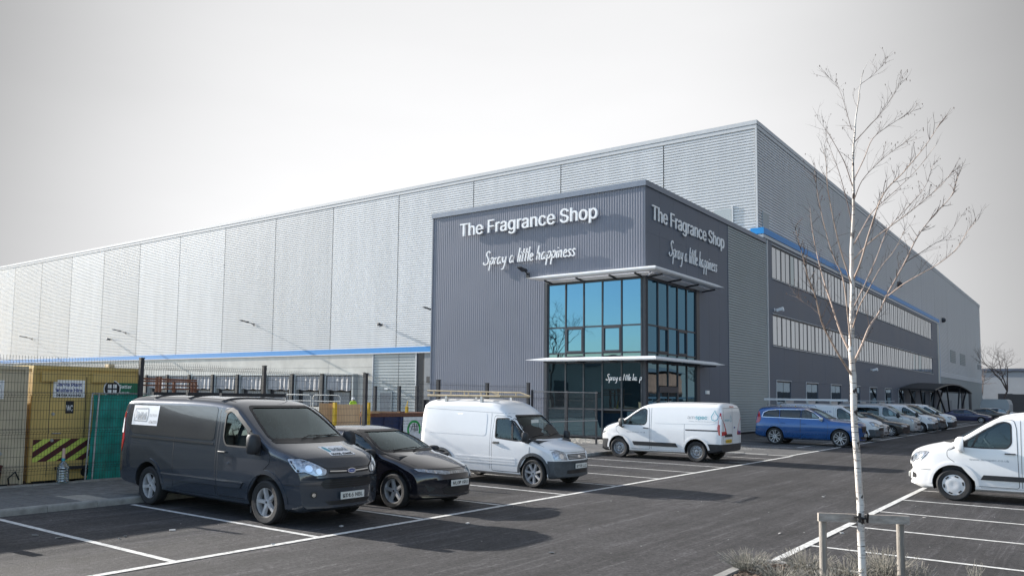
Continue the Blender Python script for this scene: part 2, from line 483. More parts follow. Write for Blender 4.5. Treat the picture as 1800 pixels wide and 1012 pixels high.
def ribs_h(mb, u0, u1, z0, z1, pitch, depth, to):
    """horizontal corrugation on a wall; to(u, out, z) -> world"""
    prof = []
    n = max(1, int(round((z1 - z0) / pitch))); p = (z1 - z0) / n
    for i in range(n):
        z = z0 + i * p
        prof += [(z, 0), (z + .61 * p, 0), (z + .67 * p, -depth), (z + .97 * p, -depth)]
    prof.append((z1, 0))
    vs = []
    for z, o in prof: vs += [to(u0, o, z), to(u1, o, z)]
    mb.add(vs, [(2 * i, 2 * i + 1, 2 * i + 3, 2 * i + 2) for i in range(len(prof) - 1)])
    # closed ends
    back = -depth - .03
    k = len(mb.v)
    return mb
def ribs_v(mb, u0, u1, z0, z1, pitch, depth, to):
    n = max(1, int(round((u1 - u0) / pitch))); p = (u1 - u0) / n
    prof = []
    for i in range(n):
        u = u0 + i * p
        prof += [(u, 0), (u + .42 * p, 0), (u + .54 * p, -depth), (u + .88 * p, -depth)]
    prof.append((u1, 0))
    vs = []
    for u, o in prof: vs += [to(u, o, z0), to(u, o, z1)]
    mb.add(vs, [(2 * i, 2 * i + 2, 2 * i + 3, 2 * i + 1) for i in range(len(prof) - 1)])
    return mb
LF = lambda Y: (lambda u, o, z: (u, Y - o, z))      # wall facing the camera-left yard
RF = lambda X: (lambda u, o, z: (X + o, u, z))      # wall facing the car park

wh = thing('warehouse', 'huge silver ribbed metal warehouse with blue trim band behind the anthracite tower', 'warehouse', (WX, WY, 0))
core = MB(); core.box(-150, WX - .17, WY + .14, 187.6, 0, 20.9); core.build('wall', MT['dark_metal'], wh)
rf = MB(); rf.box(-150, WX - .3, WY + .3, 187.4, 20.85, 20.95); rf.build('roof', MT['clad_grey'], wh)
JX = [-17.98, -24.70, -33.51, -42.33, -51.14, -60.05, -69.00, -77.89, -86.87, -95.77, -104.6, -113.4, -122.4, -131.2, -140.1, -149]
GAP = .035
for a, b in zip(JX[:-1], JX[1:]):
    m = MB(); ribs_h(m, b + GAP, a - GAP, BAND1 + .02, 20.72, .2, .085, LF(WY)); m.build('cladding_panel', rnd.choice(CLAD), wh)
JY = [55.0, 75.4, 97.8, 120.2, 142.6, 164.9, 187.6]
for a, b in zip(JY[:-1], JY[1:]):
    z0 = 13.75 if b < 121 else (13.75 if a < 121 else BAND1 + .02)
    if a < 121 < b:
        m = MB(); ribs_h(m, a + GAP, 131.2, 13.75, 20.72, .2, .085, RF(WX)); ribs_h(m, 131.2, b - GAP, BAND1 + .02, 20.72, .2, .085, RF(WX))
    else:
        m = MB(); ribs_h(m, a + GAP, b - GAP, z0, 20.72, .2, .085, RF(WX))
    m.build('cladding_panel', MT['clad_silver'], wh)
    if b > 125:
        m = MB(); ribs_h(m, max(a, 131.2) + GAP, b - GAP, .15, BAND0 - .1, .2, .085, RF(WX)); m.build('cladding_panel', MT['clad_grey'], wh)
# coping, corner trim, blue band
m = MB()
m.box(-150, WX + .06, WY - .07, WY + .5, 21.0, WT); m.box(-150, WX + .03, WY - .04, WY + .3, 20.72, 20.97)
m.box(WX - .5, WX + .07, WY + .5, 187.7, 21.0, WT); m.box(WX - .3, WX + .04, WY + .3, 187.66, 20.72, 20.97)
m.build('coping', MT['silver_trim'], wh)
m = MB(); m.box(WX - .09, WX + .035, WY - .035, WY + .09, 13.2, 20.72); m.build('corner_trim', MT['silver_trim'], wh)
m = MB(); m.box(-150, -31.36, WY - .09, WY + .11, BAND0 + .10, BAND1); m.build('blue_band', MT['blue_trim'], wh)
m = MB(); m.box(-150, -31.36, WY - .16, WY + .11, BAND0, BAND0 + .095); m.build('drip_trim', MT['silver_trim'], wh)
m = MB(); m.box(WX - .4, OX + .10, WY - .28, 131.0, 13.30, 13.72); m.build('blue_band', MT['blue_trim'], wh)
m = MB(); m.box(WX, OX + .06, WY - .2, 131.0, 13.06, 13.28); m.build('drip_trim', MT['silver_trim'], wh)
m = MB(); m.box(WX - .05, WX + .06, 131.2, 187.6, BAND0 - .1, BAND1); m.build('drip_trim', MT['silver_trim'], wh)
m = MB(); m.box(WX - .05, OX + .05, 130.95, 131.2, 0.1, 13.3); m.build('blue_band', MT['blue_trim'], wh)
# precast dock wall, jointed every 8.95 m
for a, b in zip(JX[4:-1], JX[5:]):
    a2 = min(a, -54.0)
    if a2 <= b: continue
    for z0, z1 in ((0, 4.62), (4.64, BAND0 - .02)):
        m = MB(); m.box(b + .015, a2 - .015, WY - .06, WY + .10, z0, z1); m.build('concrete_panel', MT['concrete'], wh)
for a, b in ((-53.92, -50.75), (-50.70, -48.62)):
    m = MB(); ribs_h(m, a, b, 0.1, BAND0 - .02, .27, .06, LF(WY - .02)); m.build('cladding_panel', MT['clad_grey'], wh)
m = MB(); m.box(-54.02, -53.93, WY - .09, WY + .1, 0, BAND0); m.box(-48.62, -48.5, WY - .09, WY + .1, 0, BAND0); m.build('corner_trim', MT['silver_trim'], wh)
m = MB(); m.box(-48.5, -47.6, WY - .01, WY + .1, 0, BAND0); m.build('reveal', MT['dark_metal'], wh)
m = MB(); m.box(-47.6, -31.4, WY - .03, WY + .1, 1.7, BAND0); m.build('cladding_panel', MT['door_grey'], wh)
m = MB(); m.box(-47.3, -46.2, WY - .07, WY, 3.2, 3.75); m.build('louvre', MT['dark_metal'], wh)
# yard door
d = MB(); d.box(-52.9, -51.5, WY - .11, WY - .03, 0.05, 2.25); dr = d.build('door', MT['door_grey'], wh)
d = MB(); d.box(-53.0, -52.9, WY - .13, WY - .03, 0, 2.35); d.box(-51.5, -51.4, WY - .13, WY - .03, 0, 2.35); d.box(-52.9, -51.5, WY - .13, WY - .03, 2.25, 2.35); d.build('door_frame', MT['clad_grey'], dr)
d = MB(); d.box(-51.72, -51.60, WY - .17, WY - .11, 1.0, 1.04); d.build('handle', MT['galv'], dr)
d = MB(); d.box(-52.35, -51.95, WY - .16, WY - .04, 2.55, 2.68); d.build('door_lamp', MT['sign_white'], wh)
# dock shelters
MT['curtain'] = pm('dock_curtain', (.30, .305, .32), .65, var=.35, scale=1.4, stretch=(4, 1, .25))
MT['dock_dark'] = pm('dock_dark', (.012, .012, .014), .6, var=.2)
for i in range(8):
    x0 = -60.18 - 4.5 * i + .25; x1 = x0 + 4.0
    ds = MB()
    n = 16; vs = []; fs = []
    for k in range(n + 1):
        u = x0 + .35 + (x1 - x0 - .7) * k / n; o = .62 + .035 * math.sin(k * 1.9 + i)
        vs += [(u, WY - o, 3.80), (u, WY - o - .05, 2.42 + .05 * math.sin(k * .8))]
    fs = [(2 * k, 2 * k + 1, 2 * k + 3, 2 * k + 2) for k in range(n)]
    ds.add(vs, fs); ds.build('dock_curtain', MT['curtain'], wh)
    f = MB(); f.box(x0 - .02, x0 + .2, WY - .7, WY - .08, 0, 3.88); f.box(x1 - .2, x1 + .02, WY - .7, WY - .08, 0, 3.88)
    f.box(x0 - .02, x1 + .02, WY - .74, WY - .08, 3.88, 4.0); f.build('dock_frame', MT['clad_grey'], wh)
    f = MB(); f.box(x0 + .21, x1 - .21, WY - .2, WY - .08, 0, 3.6); f.build('dock_opening', MT['dock_dark'], wh)
    f = MB(); f.box(x0 + .9, x1 - .9, WY - .24, WY - .2, 0.9, 2.25); f.build('dock_door', MT['door_grey'], wh)
    f = MB(); f.box(x0 - .42, x0 - .06, WY - .9, WY - .08, 0, 4.02); f.build('dock_column', MT['dark_metal'], wh)
# windows, louvres and doors on the far car-park side
for (y0, y1, z0, z1) in ((145.0, 150.6, 8.3, 10.2), (156.2, 162.6, 8.3, 10.2), (181, 182.6, 8.4, 9.3), (184.4, 185.6, 8.4, 9.3)):
    m = MB(); m.box(WX - .01, WX + .03, y0, y1, z0, z1); w = m.build('louvre', MT['clad_grey'], wh)
    m = MB()
    for k in range(7): z = z0 + (k + .5) * (z1 - z0) / 7; m.box(WX + .03, WX + .07, y0, y1, z - .06, z + .03)
    m.build('blade', MT['door_grey'], w)
m = MB(); m.box(WX - .02, WX + .05, 55.9, 57.2, 13.85, 15.1); m.build('louvre', MT['clad_grey'], wh)
m = MB(); m.box(-20.9, -19.7, WY - .05, WY + .02, 13.6, 15.35); m.build('louvre', MT['clad_grey'], wh)
m = MB(); m.box(-19.66, -19.55, WY - .08, WY + .02, 13.6, 15.5); m.build('corner_trim', MT['silver_trim'], wh)
for (y0, y1, z1) in ((134.5, 144.5, 2.4), (156, 159, 3.9), (166, 169, 3.9)):
    m = MB(); m.box(WX - .02, WX + .09, y0, y1, 0, z1); m.build('door', MT['dark_metal'] if z1 > 3 else MT['door_grey'], wh)

# ---- office range with ribbon windows
of = thing('office_block', 'flat anthracite office range with two long ribbon windows beside the car park', 'building', (OX, 92, 0))
OY0, OY1 = 55.5, 129.4
core = MB(); core.box(WX - .1, OX - .16, OY0 + .05, OY1 - .05, 0, 13.0); core.build('wall', MT['dark_metal'], of)
def opanel(y0, y1, z0, z1, mat='anthracite'):
    m = MB(); m.box(OX - .16, OX, y0 + .006, y1 - .006, z0 + .004, z1 - .004); return m.build('cladding_panel', MT[mat], of)
GW = [57.2 + 7.2 * i for i in range(10)]
ys = []; y = OY0
while y < OY1 - .5: ys.append(y); y += 3.6
ys.append(OY1)
WY0, WY1 = 56.6, 124.7
for a, b in zip(ys[:-1], ys[1:]):
    for z0, z1 in ((.12, .5), (3.45, 5.86), (8.02, 10.5), (12.82, 13.05)): opanel(a, b, z0, z1)
prev = OY0
for y in GW + [OY1]:
    e = y if y < OY1 else OY1
    if e - prev > .1: opanel(prev, e, .5, 3.45)
    prev = y + 3.3
for z0, z1 in ((5.86, 8.02), (10.5, 12.82)):
    opanel(OY0, WY0, z0, z1); opanel(WY1, OY1, z0, z1)
m = MB(); m.box(OX - .3, OX + .03, OY0 - .02, OY0 + .16, 0, 13.0); m.build('corner_trim', MT['silver_trim'], of)
m = MB(); m.box(OX - .3, OX + .06, OY1, 130.9, 0, 13.0); m.build('concrete_column', MT['concrete'], of)
pane_m = {}
def pane(y0, y1, z0, z1, mat, parent, x=OX - .045, name='pane'):
    m = MB(); m.box(x - .02, x, y0, y1, z0, z1); return m.build(name, MT[mat], parent)
MT['blind'] = pm('blind', (.62, .63, .62), .7, var=.08, scale=3)
for z0, z1 in ((5.86, 8.02), (10.5, 12.82)):
    fr = MB(); n = 32; st = (WY1 - WY0) / n
    fr.box(OX - .15, OX - .02, WY0, WY1, z0, z0 + .07); fr.box(OX - .15, OX - .02, WY0, WY1, z1 - .10, z1)
    for i in range(n + 1):
        y = WY0 + i * st; w = .10
        fr.box(OX - .15, OX - .025, max(WY0, y - w), min(WY1, y + w), z0 + .07, z1 - .1)
        if i < n: fr.box(OX - .15, OX - .03, y + st / 2 - .04, y + st / 2 + .04, z0 + .07, z1 - .1)
    fo = fr.build('window_frame', MT['frame'], of)
    for i in range(n):
        y = WY0 + i * st
        for a, b in ((y + .10, y + st / 2 - .04), (y + st / 2 + .04, y + st - .10)):
            pane(a, b, z0 + .07, z1 - .1, rnd.choice(('glass_side', 'glass_side', 'glass_side', 'glass_side2')) if rnd.random() > .04 else 'glass_dark', of)
    s = MB(); s.box(OX - .05, OX + .07, WY0 - .05, WY1 + .05, z0 - .06, z0 - .005); s.build('sill', MT['silver_trim'], of)
    s = MB(); s.box(OX - .02, OX + .05, WY0 - .05, WY1 + .05, z1 + .005, z1 + .05); s.build('drip_trim', MT['silver_trim'], of)
for i, y in enumerate(GW):
    fr = MB(); x = OX - .12
    fr.box(OX - .16, OX - .06, y, y + .1, .5, 3.45); fr.box(OX - .16, OX - .06, y + 3.2, y + 3.3, .5, 3.45)
    fr.box(OX - .16, OX - .06, y + .1, y + 3.2, .5, .6); fr.box(OX - .16, OX - .06, y + .1, y + 3.2, 3.35, 3.45); fr.box(OX - .16, OX - .07, y + 1.6, y + 1.7, .6, 3.35)
    fo = fr.build('window', MT['frame'], of)
    pane(y + .1, y + 1.6, .6, 3.35, 'glass_dark', fo); pane(y + 1.7, y + 3.2, .6, 3.35, 'glass_dark', fo)
    s = MB(); s.box(OX - .02, OX + .05, y - .06, y + 3.36, 3.455, 3.51); s.box(OX - .02, OX + .04, y - .06, y - .005, .5, 3.45); s.build('window_trim', MT['silver_trim'], fo)

# ---- entrance tower
tw = thing('entrance_tower', 'anthracite corner entrance tower with two storey glass corner and white canopies', 'building', (OX, TY, 0))
TX0, TZ = -31.32, 13.0
GXL, GYR, GZ0, GZ1 = -23.2, 43.5, .12, 8.15      # the glass corner
core = MB()
core.box(TX0 + .1, GXL - .12, TY + .12, WY - .4, 0, 12.7); core.box(GXL - .12, OX - .14, TY + .12, WY - .4, GZ1 + .15, 12.7); core.box(GXL - .12, OX - .14, GYR + .12, WY - .4, 0, GZ1 + .15)
core.build('wall', MT['dark_metal'], tw)
m = MB(); m.box(TX0 + .3, OX - .4, TY + .4, WY - .4, 12.72, 12.78); m.build('roof', MT['clad_grey'], tw)
for a, b in ((TX0, -29.29), (-29.29, -27.26), (-27.26, -25.23), (-25.23, GXL)):
    m = MB(); ribs_v(m, a + .001, b - .001, .1, 12.72, .145, .016, LF(TY)); m.build('cladding_panel', MT['anth_rib'], tw)
for a, b in ((GXL, -20.30), (-20.30, OX - .04)):
    m = MB(); ribs_v(m, a + .001, b - .001, GZ1 + .12, 12.72, .145, .016, LF(TY)); m.build('cladding_panel', MT['anth_rib'], tw)
m = MB(); m.box(TX0 - .05, TX0 + .03, TY - .03, WY - .1, 0, 12.72); m.build('side_wall', MT['anthracite'], tw)
def tpanel(y0, y1, z0, z1):
    m = MB(); m.box(OX - .14, OX, y0 + .005, y1 - .005, z0 + .003, z1 - .003); m.build('cladding_panel', MT['anthracite'], tw)
ty = [TY + .06, 38.4, 40.1, 41.8, 43.5, 45.0, 46.6, 48.05]
for a, b in zip(ty[:-1], ty[1:]):
    if a < 43.4:
        tpanel(a, b, GZ1 + .12, 10.4); tpanel(a, b, 10.4, 12.72)
    else:
        for z0, z1 in ((.12, 4.1), (4.1, 8.27), (8.27, 12.72)): tpanel(a, b, z0, z1)
m = MB(); ribs_h(m, 48.12, OY0 - .06, .12, 12.72, .16, .06, RF(OX)); m.build('cladding_panel', MT['clad_grey'], tw)
m = MB(); m.box(OX - .15, OX + .02, 48.05, 48.12, .1, 12.72); m.build('corner_trim', MT['anthracite'], tw)
m = MB(); m.box(OX - .06, OX + .012, TY - .012, TY + .06, GZ1 + .12, 12.72); m.build('corner_trim', MT['anthracite'], tw)
m = MB(); m.box(TX0 - .09, OX + .07, TY - .08, TY + .4, 12.72, 13.0); m.box(OX - .35, OX + .075, TY + .4, WY + .3, 12.72, 13.003); m.box(TX0 - .1, TX0 + .3, TY + .4, WY - .2, 12.72, 13.0)
m.build('coping', pm('coping_grey', (.20, .225, .27), .4, metal=.2, var=.05), tw)
# curtain wall
Z_T, Z_S, Z_C = 5.78, 4.42, 3.98
cw = MB()
nx = 5; sx = (OX - .22 - GXL - .06) / nx; MX = [GXL + .06 + i * sx for i in range(nx + 1)]
ny = 5; sy = (GYR - .5 - (TY + .22)) / ny; MY = [TY + .22 + i * sy for i in range(ny + 1)]
for x in MX: cw.box(x - .035, x + .035, TY - .02, TY + .12, GZ0, GZ1)
for y in MY: cw.box(OX - .12, OX + .02, y - .035, y + .035, GZ0, GZ1)
cw.box(OX - .2, OX - .005, TY + .005, TY + .2, GZ0, GZ1)
for z in (GZ0 + .04, 1.55, Z_C - .05, Z_S, Z_T, GZ1 - .05):
    cw.box(MX[0], OX - .21, TY - .008, TY + .11, z - .04, z + .04); cw.box(OX - .11, OX + .008, TY + .21, MY[-1], z - .04, z + .04)
cwf = cw.build('curtain_wall_frame', MT['frame'], tw)
jm = MB(); jm.box(GXL - .14, GXL + .03, TY - .06, TY + .2, GZ0, GZ1 + .1); jm.box(OX - .2, OX + .05, GYR - .46, GYR - .02, GZ0, GZ1 + .1); jm.box(GXL - .14, OX - .02, TY - .03, TY + .2, GZ1, GZ1 + .12); jm.box(OX - .2, OX + .015, TY + .22, GYR, GZ1, GZ1 + .12)
jm.build('reveal', MT['frame'], tw)
MT['glass_grd'] = glass('lobby_glass', None, .24, (.46, .76, .90), .012, base=(.004, .010, .014))
def gp(a, b, z0, z1, face, mat):
    m = MB()
    if face == 'L': m.box(a + .035, b - .035, TY + .03, TY + .05, z0 + .04, z1 - .04)
    else: m.box(OX - .05, OX - .03, a + .035, b - .035, z0 + .04, z1 - .04)
    ta, tb_ = rnd.uniform(-.007, .007), rnd.uniform(-.005, .005); uc, zc = (a + b) / 2, (z0 + z1) / 2   # no two panes hang quite true
    m.v = [(x, y + ta * (x - uc) + tb_ * (z - zc), z) if face == 'L' else (x + ta * (y - uc) + tb_ * (z - zc), y, z) for x, y, z in m.v]
    return m.build('pane', MT[mat], cwf)
for face, MM in (('L', MX), ('R', MY)):
    for i in range(5):
        a, b = MM[i], MM[i + 1]
        if face == 'R' and i in (1, 2): rows = ((2.75, Z_C - .05, 'glass_grd'),)
        else: rows = ((GZ0 + .04, 1.55, 'glass_grd'), (1.55, Z_C - .05, 'glass_grd'))
        for z0, z1, mt in rows + ((Z_C - .05, Z_S, 'glass_grd'), (Z_S, Z_T, 'glass_tower'), (Z_T, GZ1 - .05, 'glass_tower')):
            gp(a, b, z0, z1, face, mt)
        if i in (1, 3):                                             # opening lights: a second, heavier frame
            s = MB(); z0, z1 = Z_S + .04, Z_T - .04; a2, b2 = a + .035, b - .035; w = .085
            for (p, q, r_, t_) in ((a2, a2 + w, z0, z1), (b2 - w, b2, z0, z1), (a2 + w, b2 - w, z0, z0 + w), (a2 + w, b2 - w, z1 - w, z1)):
                if face == 'L': s.box(p, q, TY - .045, TY + .028, r_, t_)
                else: s.box(OX - .028, OX + .045, p, q, r_, t_)
            s.build('opening_light', MT['frame'], cwf)
# entrance doors
d = MB(); d.box(OX - .10, OX + .05, MY[1] + .04, MY[3] - .04, 2.45, 2.75); d.box(OX - .1, OX + .03, MY[1] + .04, MY[1] + .14, GZ0, 2.45); d.box(OX - .1, OX + .03, MY[3] - .14, MY[3] - .04, GZ0, 2.45)
ed = d.build('entrance_door', MT['frame'], tw)
mid = (MY[1] + MY[3]) / 2
for a, b, hy in ((MY[1] + .15, mid - .01, mid - .14), (mid + .01, MY[3] - .15, mid + .14)):
    m = MB(); m.box(OX - .06, OX - .02, a, b, GZ0 + .02, 2.44); m.build('door_leaf', MT['glass_grd'], ed)
    m = MB(); m.tube([(OX + .06, hy, .7), (OX + .06, hy, 2.0)], .022, 8); m.build('handle', MT['galv'], ed)
# white canopies
def canopy(z, tilt, x0=-23.75, y1=44.6, proj=1.02):
    X1, Y0 = OX + proj, TY - proj
    hh = lambda d_: tilt * (1 - d_ / .55)                           # the blade lifts towards its outer edge
    # fascia blade swept round the corner, tapering to a wing tip at either end
    prof = [(0, -.02), (.02, .05), (.10, .10), (.50, .10), (.53, .05), (.16, -.09), (.03, -.08)]
    n = len(prof); vs = []
    for (d_, h) in prof:
        h2 = h + hh(d_)
        vs += [(x0 - .15 + d_ * 1.1, Y0 + d_, z + h * .15 + hh(d_)), (x0 + 1.0 + d_, Y0 + d_, z + h2), (X1 - d_, Y0 + d_, z + h2), (X1 - d_, y1 - 1.0 - d_, z + h2), (X1 - d_, y1 + .15 - d_ * 1.1, z + h * .15 + hh(d_))]
    fs = []
    for i in range(n):
        j = (i + 1) % n
        for k in range(4): fs.append((5 * i + k, 5 * i + k + 1, 5 * j + k + 1, 5 * j + k))
    fs.append(tuple(5 * i for i in range(n))); fs.append(tuple(5 * i + 4 for i in range(n))[::-1])
    m = MB(); m.add(vs, fs)
    fo = m.build('canopy', MT['white_alu'], tw); fix_normals(fo.data)
    for i in range(5):
        d_ = .60 + i * .08; zz = z + .02 + hh(d_) * .6
        b_ = MB(); b_.obox(((x0 + X1 - d_) / 2 + .3, Y0 + d_ + .02, zz), ((X1 - d_ - x0) / 2 - .3, 0, 0), (0, .030, -.02), (0, .006, .010)); b_.build('louvre_blade', MT['white_alu'], fo)
        b_ = MB(); b_.obox((X1 - d_ - .02, (Y0 + d_ + y1) / 2 - .15, zz), (0, (y1 - Y0 - d_) / 2 - .35, 0), (.030, 0, .02), (-.006, 0, .010)); b_.build('louvre_blade', MT['white_alu'], fo)
    for x in (GXL + .3, GXL + 2.2, GXL + 4.1, OX - .2):
        b_ = MB(); b_.bar((x, TY + .05, z - .10), (x, Y0 + .25, z - .10 + tilt * .5), .07, .08); b_.build('bracket', MT['dark_metal'], fo)
    for y in (TY + .3, TY + 2.6, TY + 4.9, GYR + .5):
        b_ = MB(); b_.bar((OX - .05, y, z - .10), (X1 - .25, y, z - .10 + tilt * .5), .07, .08); b_.build('bracket', MT['dark_metal'], fo)
canopy(8.26, .16); canopy(4.06, .0)

# ---- letters
import os
FONT = None
try:                                                                # Blender's own interface sans; the built-in text font otherwise
    _p = os.path.join(bpy.utils.system_resource('DATAFILES'), 'fonts', 'Inter.woff2')
    if os.path.exists(_p): FONT = bpy.data.fonts.load(_p)
except Exception: FONT = None
def text_geo(s, size=1.0, extrude=0.0, offset=0.0, bevel=0.0, spacing=1.0):
    c = bpy.data.curves.new('txt', 'FONT'); c.body = s; c.size = size; c.extrude = extrude; c.offset = offset; c.bevel_depth = bevel
    c.space_character = spacing; c.resolution_u = 3
    if FONT: c.font = FONT
    o = bpy.data.objects.new('txt', c); COL.objects.link(o)
    dg = bpy.context.evaluated_depsgraph_get()
    me = o.evaluated_get(dg).to_mesh()
    vs = [tuple(v.co) for v in me.vertices]; fs = [tuple(p.vertices) for p in me.polygons]
    o.evaluated_get(dg).to_mesh_clear()
    bpy.data.objects.remove(o); bpy.data.curves.remove(c)
    return vs, fs
def text_width(s, **k):
    vs, _ = text_geo(s, **k)
    return max(v[0] for v in vs) if vs else 0
def letters(root, s, o, er, eu, en, height, width, depth, mat, bold=0.0, fat=.016):
    """each character its own mesh; er/eu/en right, up and out of the wall"""
    o, er, eu, en = Vector(o), Vector(er), Vector(eu), Vector(en)
    tot = text_width(s, offset=bold); sc_x = width / tot; capv, _ = text_geo('T', offset=bold); sc_y = height / max(v[1] for v in capv)
    for i, ch in enumerate(s):
        if ch == ' ': continue
        vs, fs = text_geo(ch, extrude=.5, offset=bold)
        dx = text_width(s[:i + 1], offset=bold) - max(v[0] for v in vs)
        m = MB()
        for q, sh in enumerate((0, -1, 1)):                          # built up to a heavier weight
            m.add([o + er * ((v[0] + dx + sh * fat) * sc_x) + eu * (v[1] * sc_y) + en * (v[2] * depth - q * .0015) for v in vs], fs)
        ob = m.build('letter', mat, root)
def cat(pts, n=5):
    if len(pts) < 3: return [Vector((*p, 0)) for p in pts]
    P = [Vector((*p, 0)) for p in pts]; P = [P[0] * 2 - P[1]] + P + [P[-1] * 2 - P[-2]]; out = []
    for i in range(1, len(P) - 2):
        for k in range(n):
            t = k / n
            out.append(.5 * ((2 * P[i]) + (P[i + 1] - P[i - 1]) * t + (2 * P[i - 1] - 5 * P[i] + 4 * P[i + 1] - P[i + 2]) * t * t + (3 * P[i] - P[i - 1] - 3 * P[i + 1] + P[i + 2]) * t ** 3))
    out.append(P[-2]); return out
HAND = {
 'S': (.52, [[(.50, .84), (.40, .97), (.22, .92), (.17, .74), (.30, .55), (.42, .35), (.35, .12), (.12, .02), (-.06, .12), (-.02, .22)]]),
 'p': (.38, [[(.04, .47), (.02, 0), (0, -.42)], [(.02, .3), (.14, .49), (.29, .45), (.31, .22), (.18, .03), (.03, .1)]]),
 'r': (.28, [[(0, .46), (.02, 0)], [(.02, .25), (.1, .42), (.24, .46)]]),
 'a': (.44, [[(.3, .42), (.15, .49), (.02, .3), (.02, .08), (.12, 0), (.24, .12), (.31, .44)], [(.31, .44), (.3, .1), (.40, .01)]]),
 'y': (.40, [[(0, .47), (.04, .15), (.15, .08), (.28, .25)], [(.34, .48), (.28, 0), (.16, -.38), (-.02, -.40)]]),
 'l': (.17, [[(.10, .97), (.03, .1), (.10, 0)]]),
 'i': (.18, [[(.05, .46), (.02, .05), (.09, 0)], [(.09, .64), (.10, .69)]]),
 't': (.25, [[(.12, .88), (.05, .1), (.13, 0)], [(-.07, .56), (.27, .60)]]),
 'e': (.34, [[(.03, .24), (.22, .3), (.25, .42), (.12, .49), (.02, .3), (.05, .06), (.18, 0), (.31, .09)]]),
 'h': (.38, [[(.08, .97), (0, 0)], [(.02, .28), (.14, .47), (.24, .4), (.24, .05), (.33, 0)]]),
 'n': (.38, [[(.01, .47), (0, 0)], [(.02, .28), (.14, .47), (.24, .4), (.24, .05), (.33, 0)]]),
 's': (.32, [[(.27, .42), (.15, .49), (.04, .38), (.14, .26), (.23, .12), (.12, 0), (-.03, .06)]]),
}
def handwriting(root, s, o, er, eu, en, width, depth, rad, mat, skip=()):
    o, er, eu, en = Vector(o), Vector(er), Vector(eu), Vector(en)
    tot = sum(.24 if c == ' ' else HAND[c][0] for c in s); k = width / tot; x = 0
    for i, ch in enumerate(s):
        if ch == ' ': x += .24; continue
        adv, strokes = HAND[ch]
        if i not in skip:
            m = MB()
            for st in strokes:
                pts = cat(st)
                L = [];
                for p in pts: L.append((p.x * .88 + .14 * p.y + x, p.y))
                # a flat brush ribbon with thickness
                n = len(L); vs = []; fs = []
                for q in range(n):
                    ax, ay = L[max(q - 1, 0)]; bx, by = L[min(q + 1, n - 1)]
                    t = Vector((bx - ax, by - ay, 0)); t = t.normalized() if t.length else Vector((1, 0, 0))
                    nn = Vector((-t.y, t.x, 0)) * rad * (1.15 if abs(t.y) > .6 else .85)
                    for sg, d_ in ((1, 0), (-1, 0), (-1, 1), (1, 1)):
                        vs.append(o + er * ((L[q][0] + sg * nn.x) * k) + eu * ((L[q][1] + sg * nn.y) * k) + en * (d_ * depth))
                for q in range(n - 1):
                    for e in range(4): fs.append((4 * q + e, 4 * q + (e + 1) % 4, 4 * q + 4 + (e + 1) % 4, 4 * q + 4 + e))
                fs.append((0, 1, 2, 3)); fs.append((4 * n - 1, 4 * n - 2, 4 * n - 3, 4 * n - 4))
                m.add(vs, fs)
            ob = m.build('letter', mat, root); fix_normals(ob.data)
        x += adv
s1 = thing('wall_sign', 'white raised letters reading The Fragrance Shop on the ribbed yard-side tower wall', 'sign', (-24.6, TY, 11.3), group=None)
letters(s1, 'The Fragrance Shop', (-29.15, TY - .16, 11.36), (1, 0, 0), (0, 0, 1), (0, -1, 0), .74, 9.05, .09, MT['sign_white'])
s2 = thing('wall_sign', 'white raised letters reading The Fragrance Shop on the smooth car-park-side tower wall', 'sign', (OX, 42.2, 11.1))
letters(s2, 'The Fragrance Shop', (OX + .09, 37.3, 11.12), (0, 1, 0), (0, 0, 1), (1, 0, 0), .74, 9.95, .04, MT['sign_white'])
s3 = thing('wall_sign', 'white handwritten slogan Spray a little happiness on the ribbed yard-side tower wall', 'sign', (-24.4, TY, 9.6))
handwriting(s3, 'Spray a little happiness', (-27.35, TY - .14, 9.52), (1, 0, 0), (0, 0, 1), (0, -1, 0), 6.0, .07, .037, MT['sign_white'])
s4 = thing('wall_sign', 'white handwritten slogan Spray a little happiness on the smooth car-park-side tower wall', 'sign', (OX, 42.7, 9.6))
handwriting(s4, 'Spray a little happiness', (OX + .07, 39.4, 9.55), (0, 1, 0), (0, 0, 1), (1, 0, 0), 6.7, .03, .037, MT['sign_white'])
s5 = thing('window_lettering', 'white handwritten slogan fixed to the ground floor lobby glass', 'lettering', (-18.6, TY, 3.0))
handwriting(s5, 'Spray a little happ', (-19.62, TY - .055, 3.02), (1, 0, 0), (0, 0, 1), (0, -1, 0), 1.95, .012, .05, MT['sign_white'], (9, 17))
m = MB(); m.box(OX, OX + .09, 44.35, 44.75, 2.42, 2.62); m.solo('wall_box', MT['sign_white'], 'small white intercom box on the dark wall right of the entrance glass', 'box')

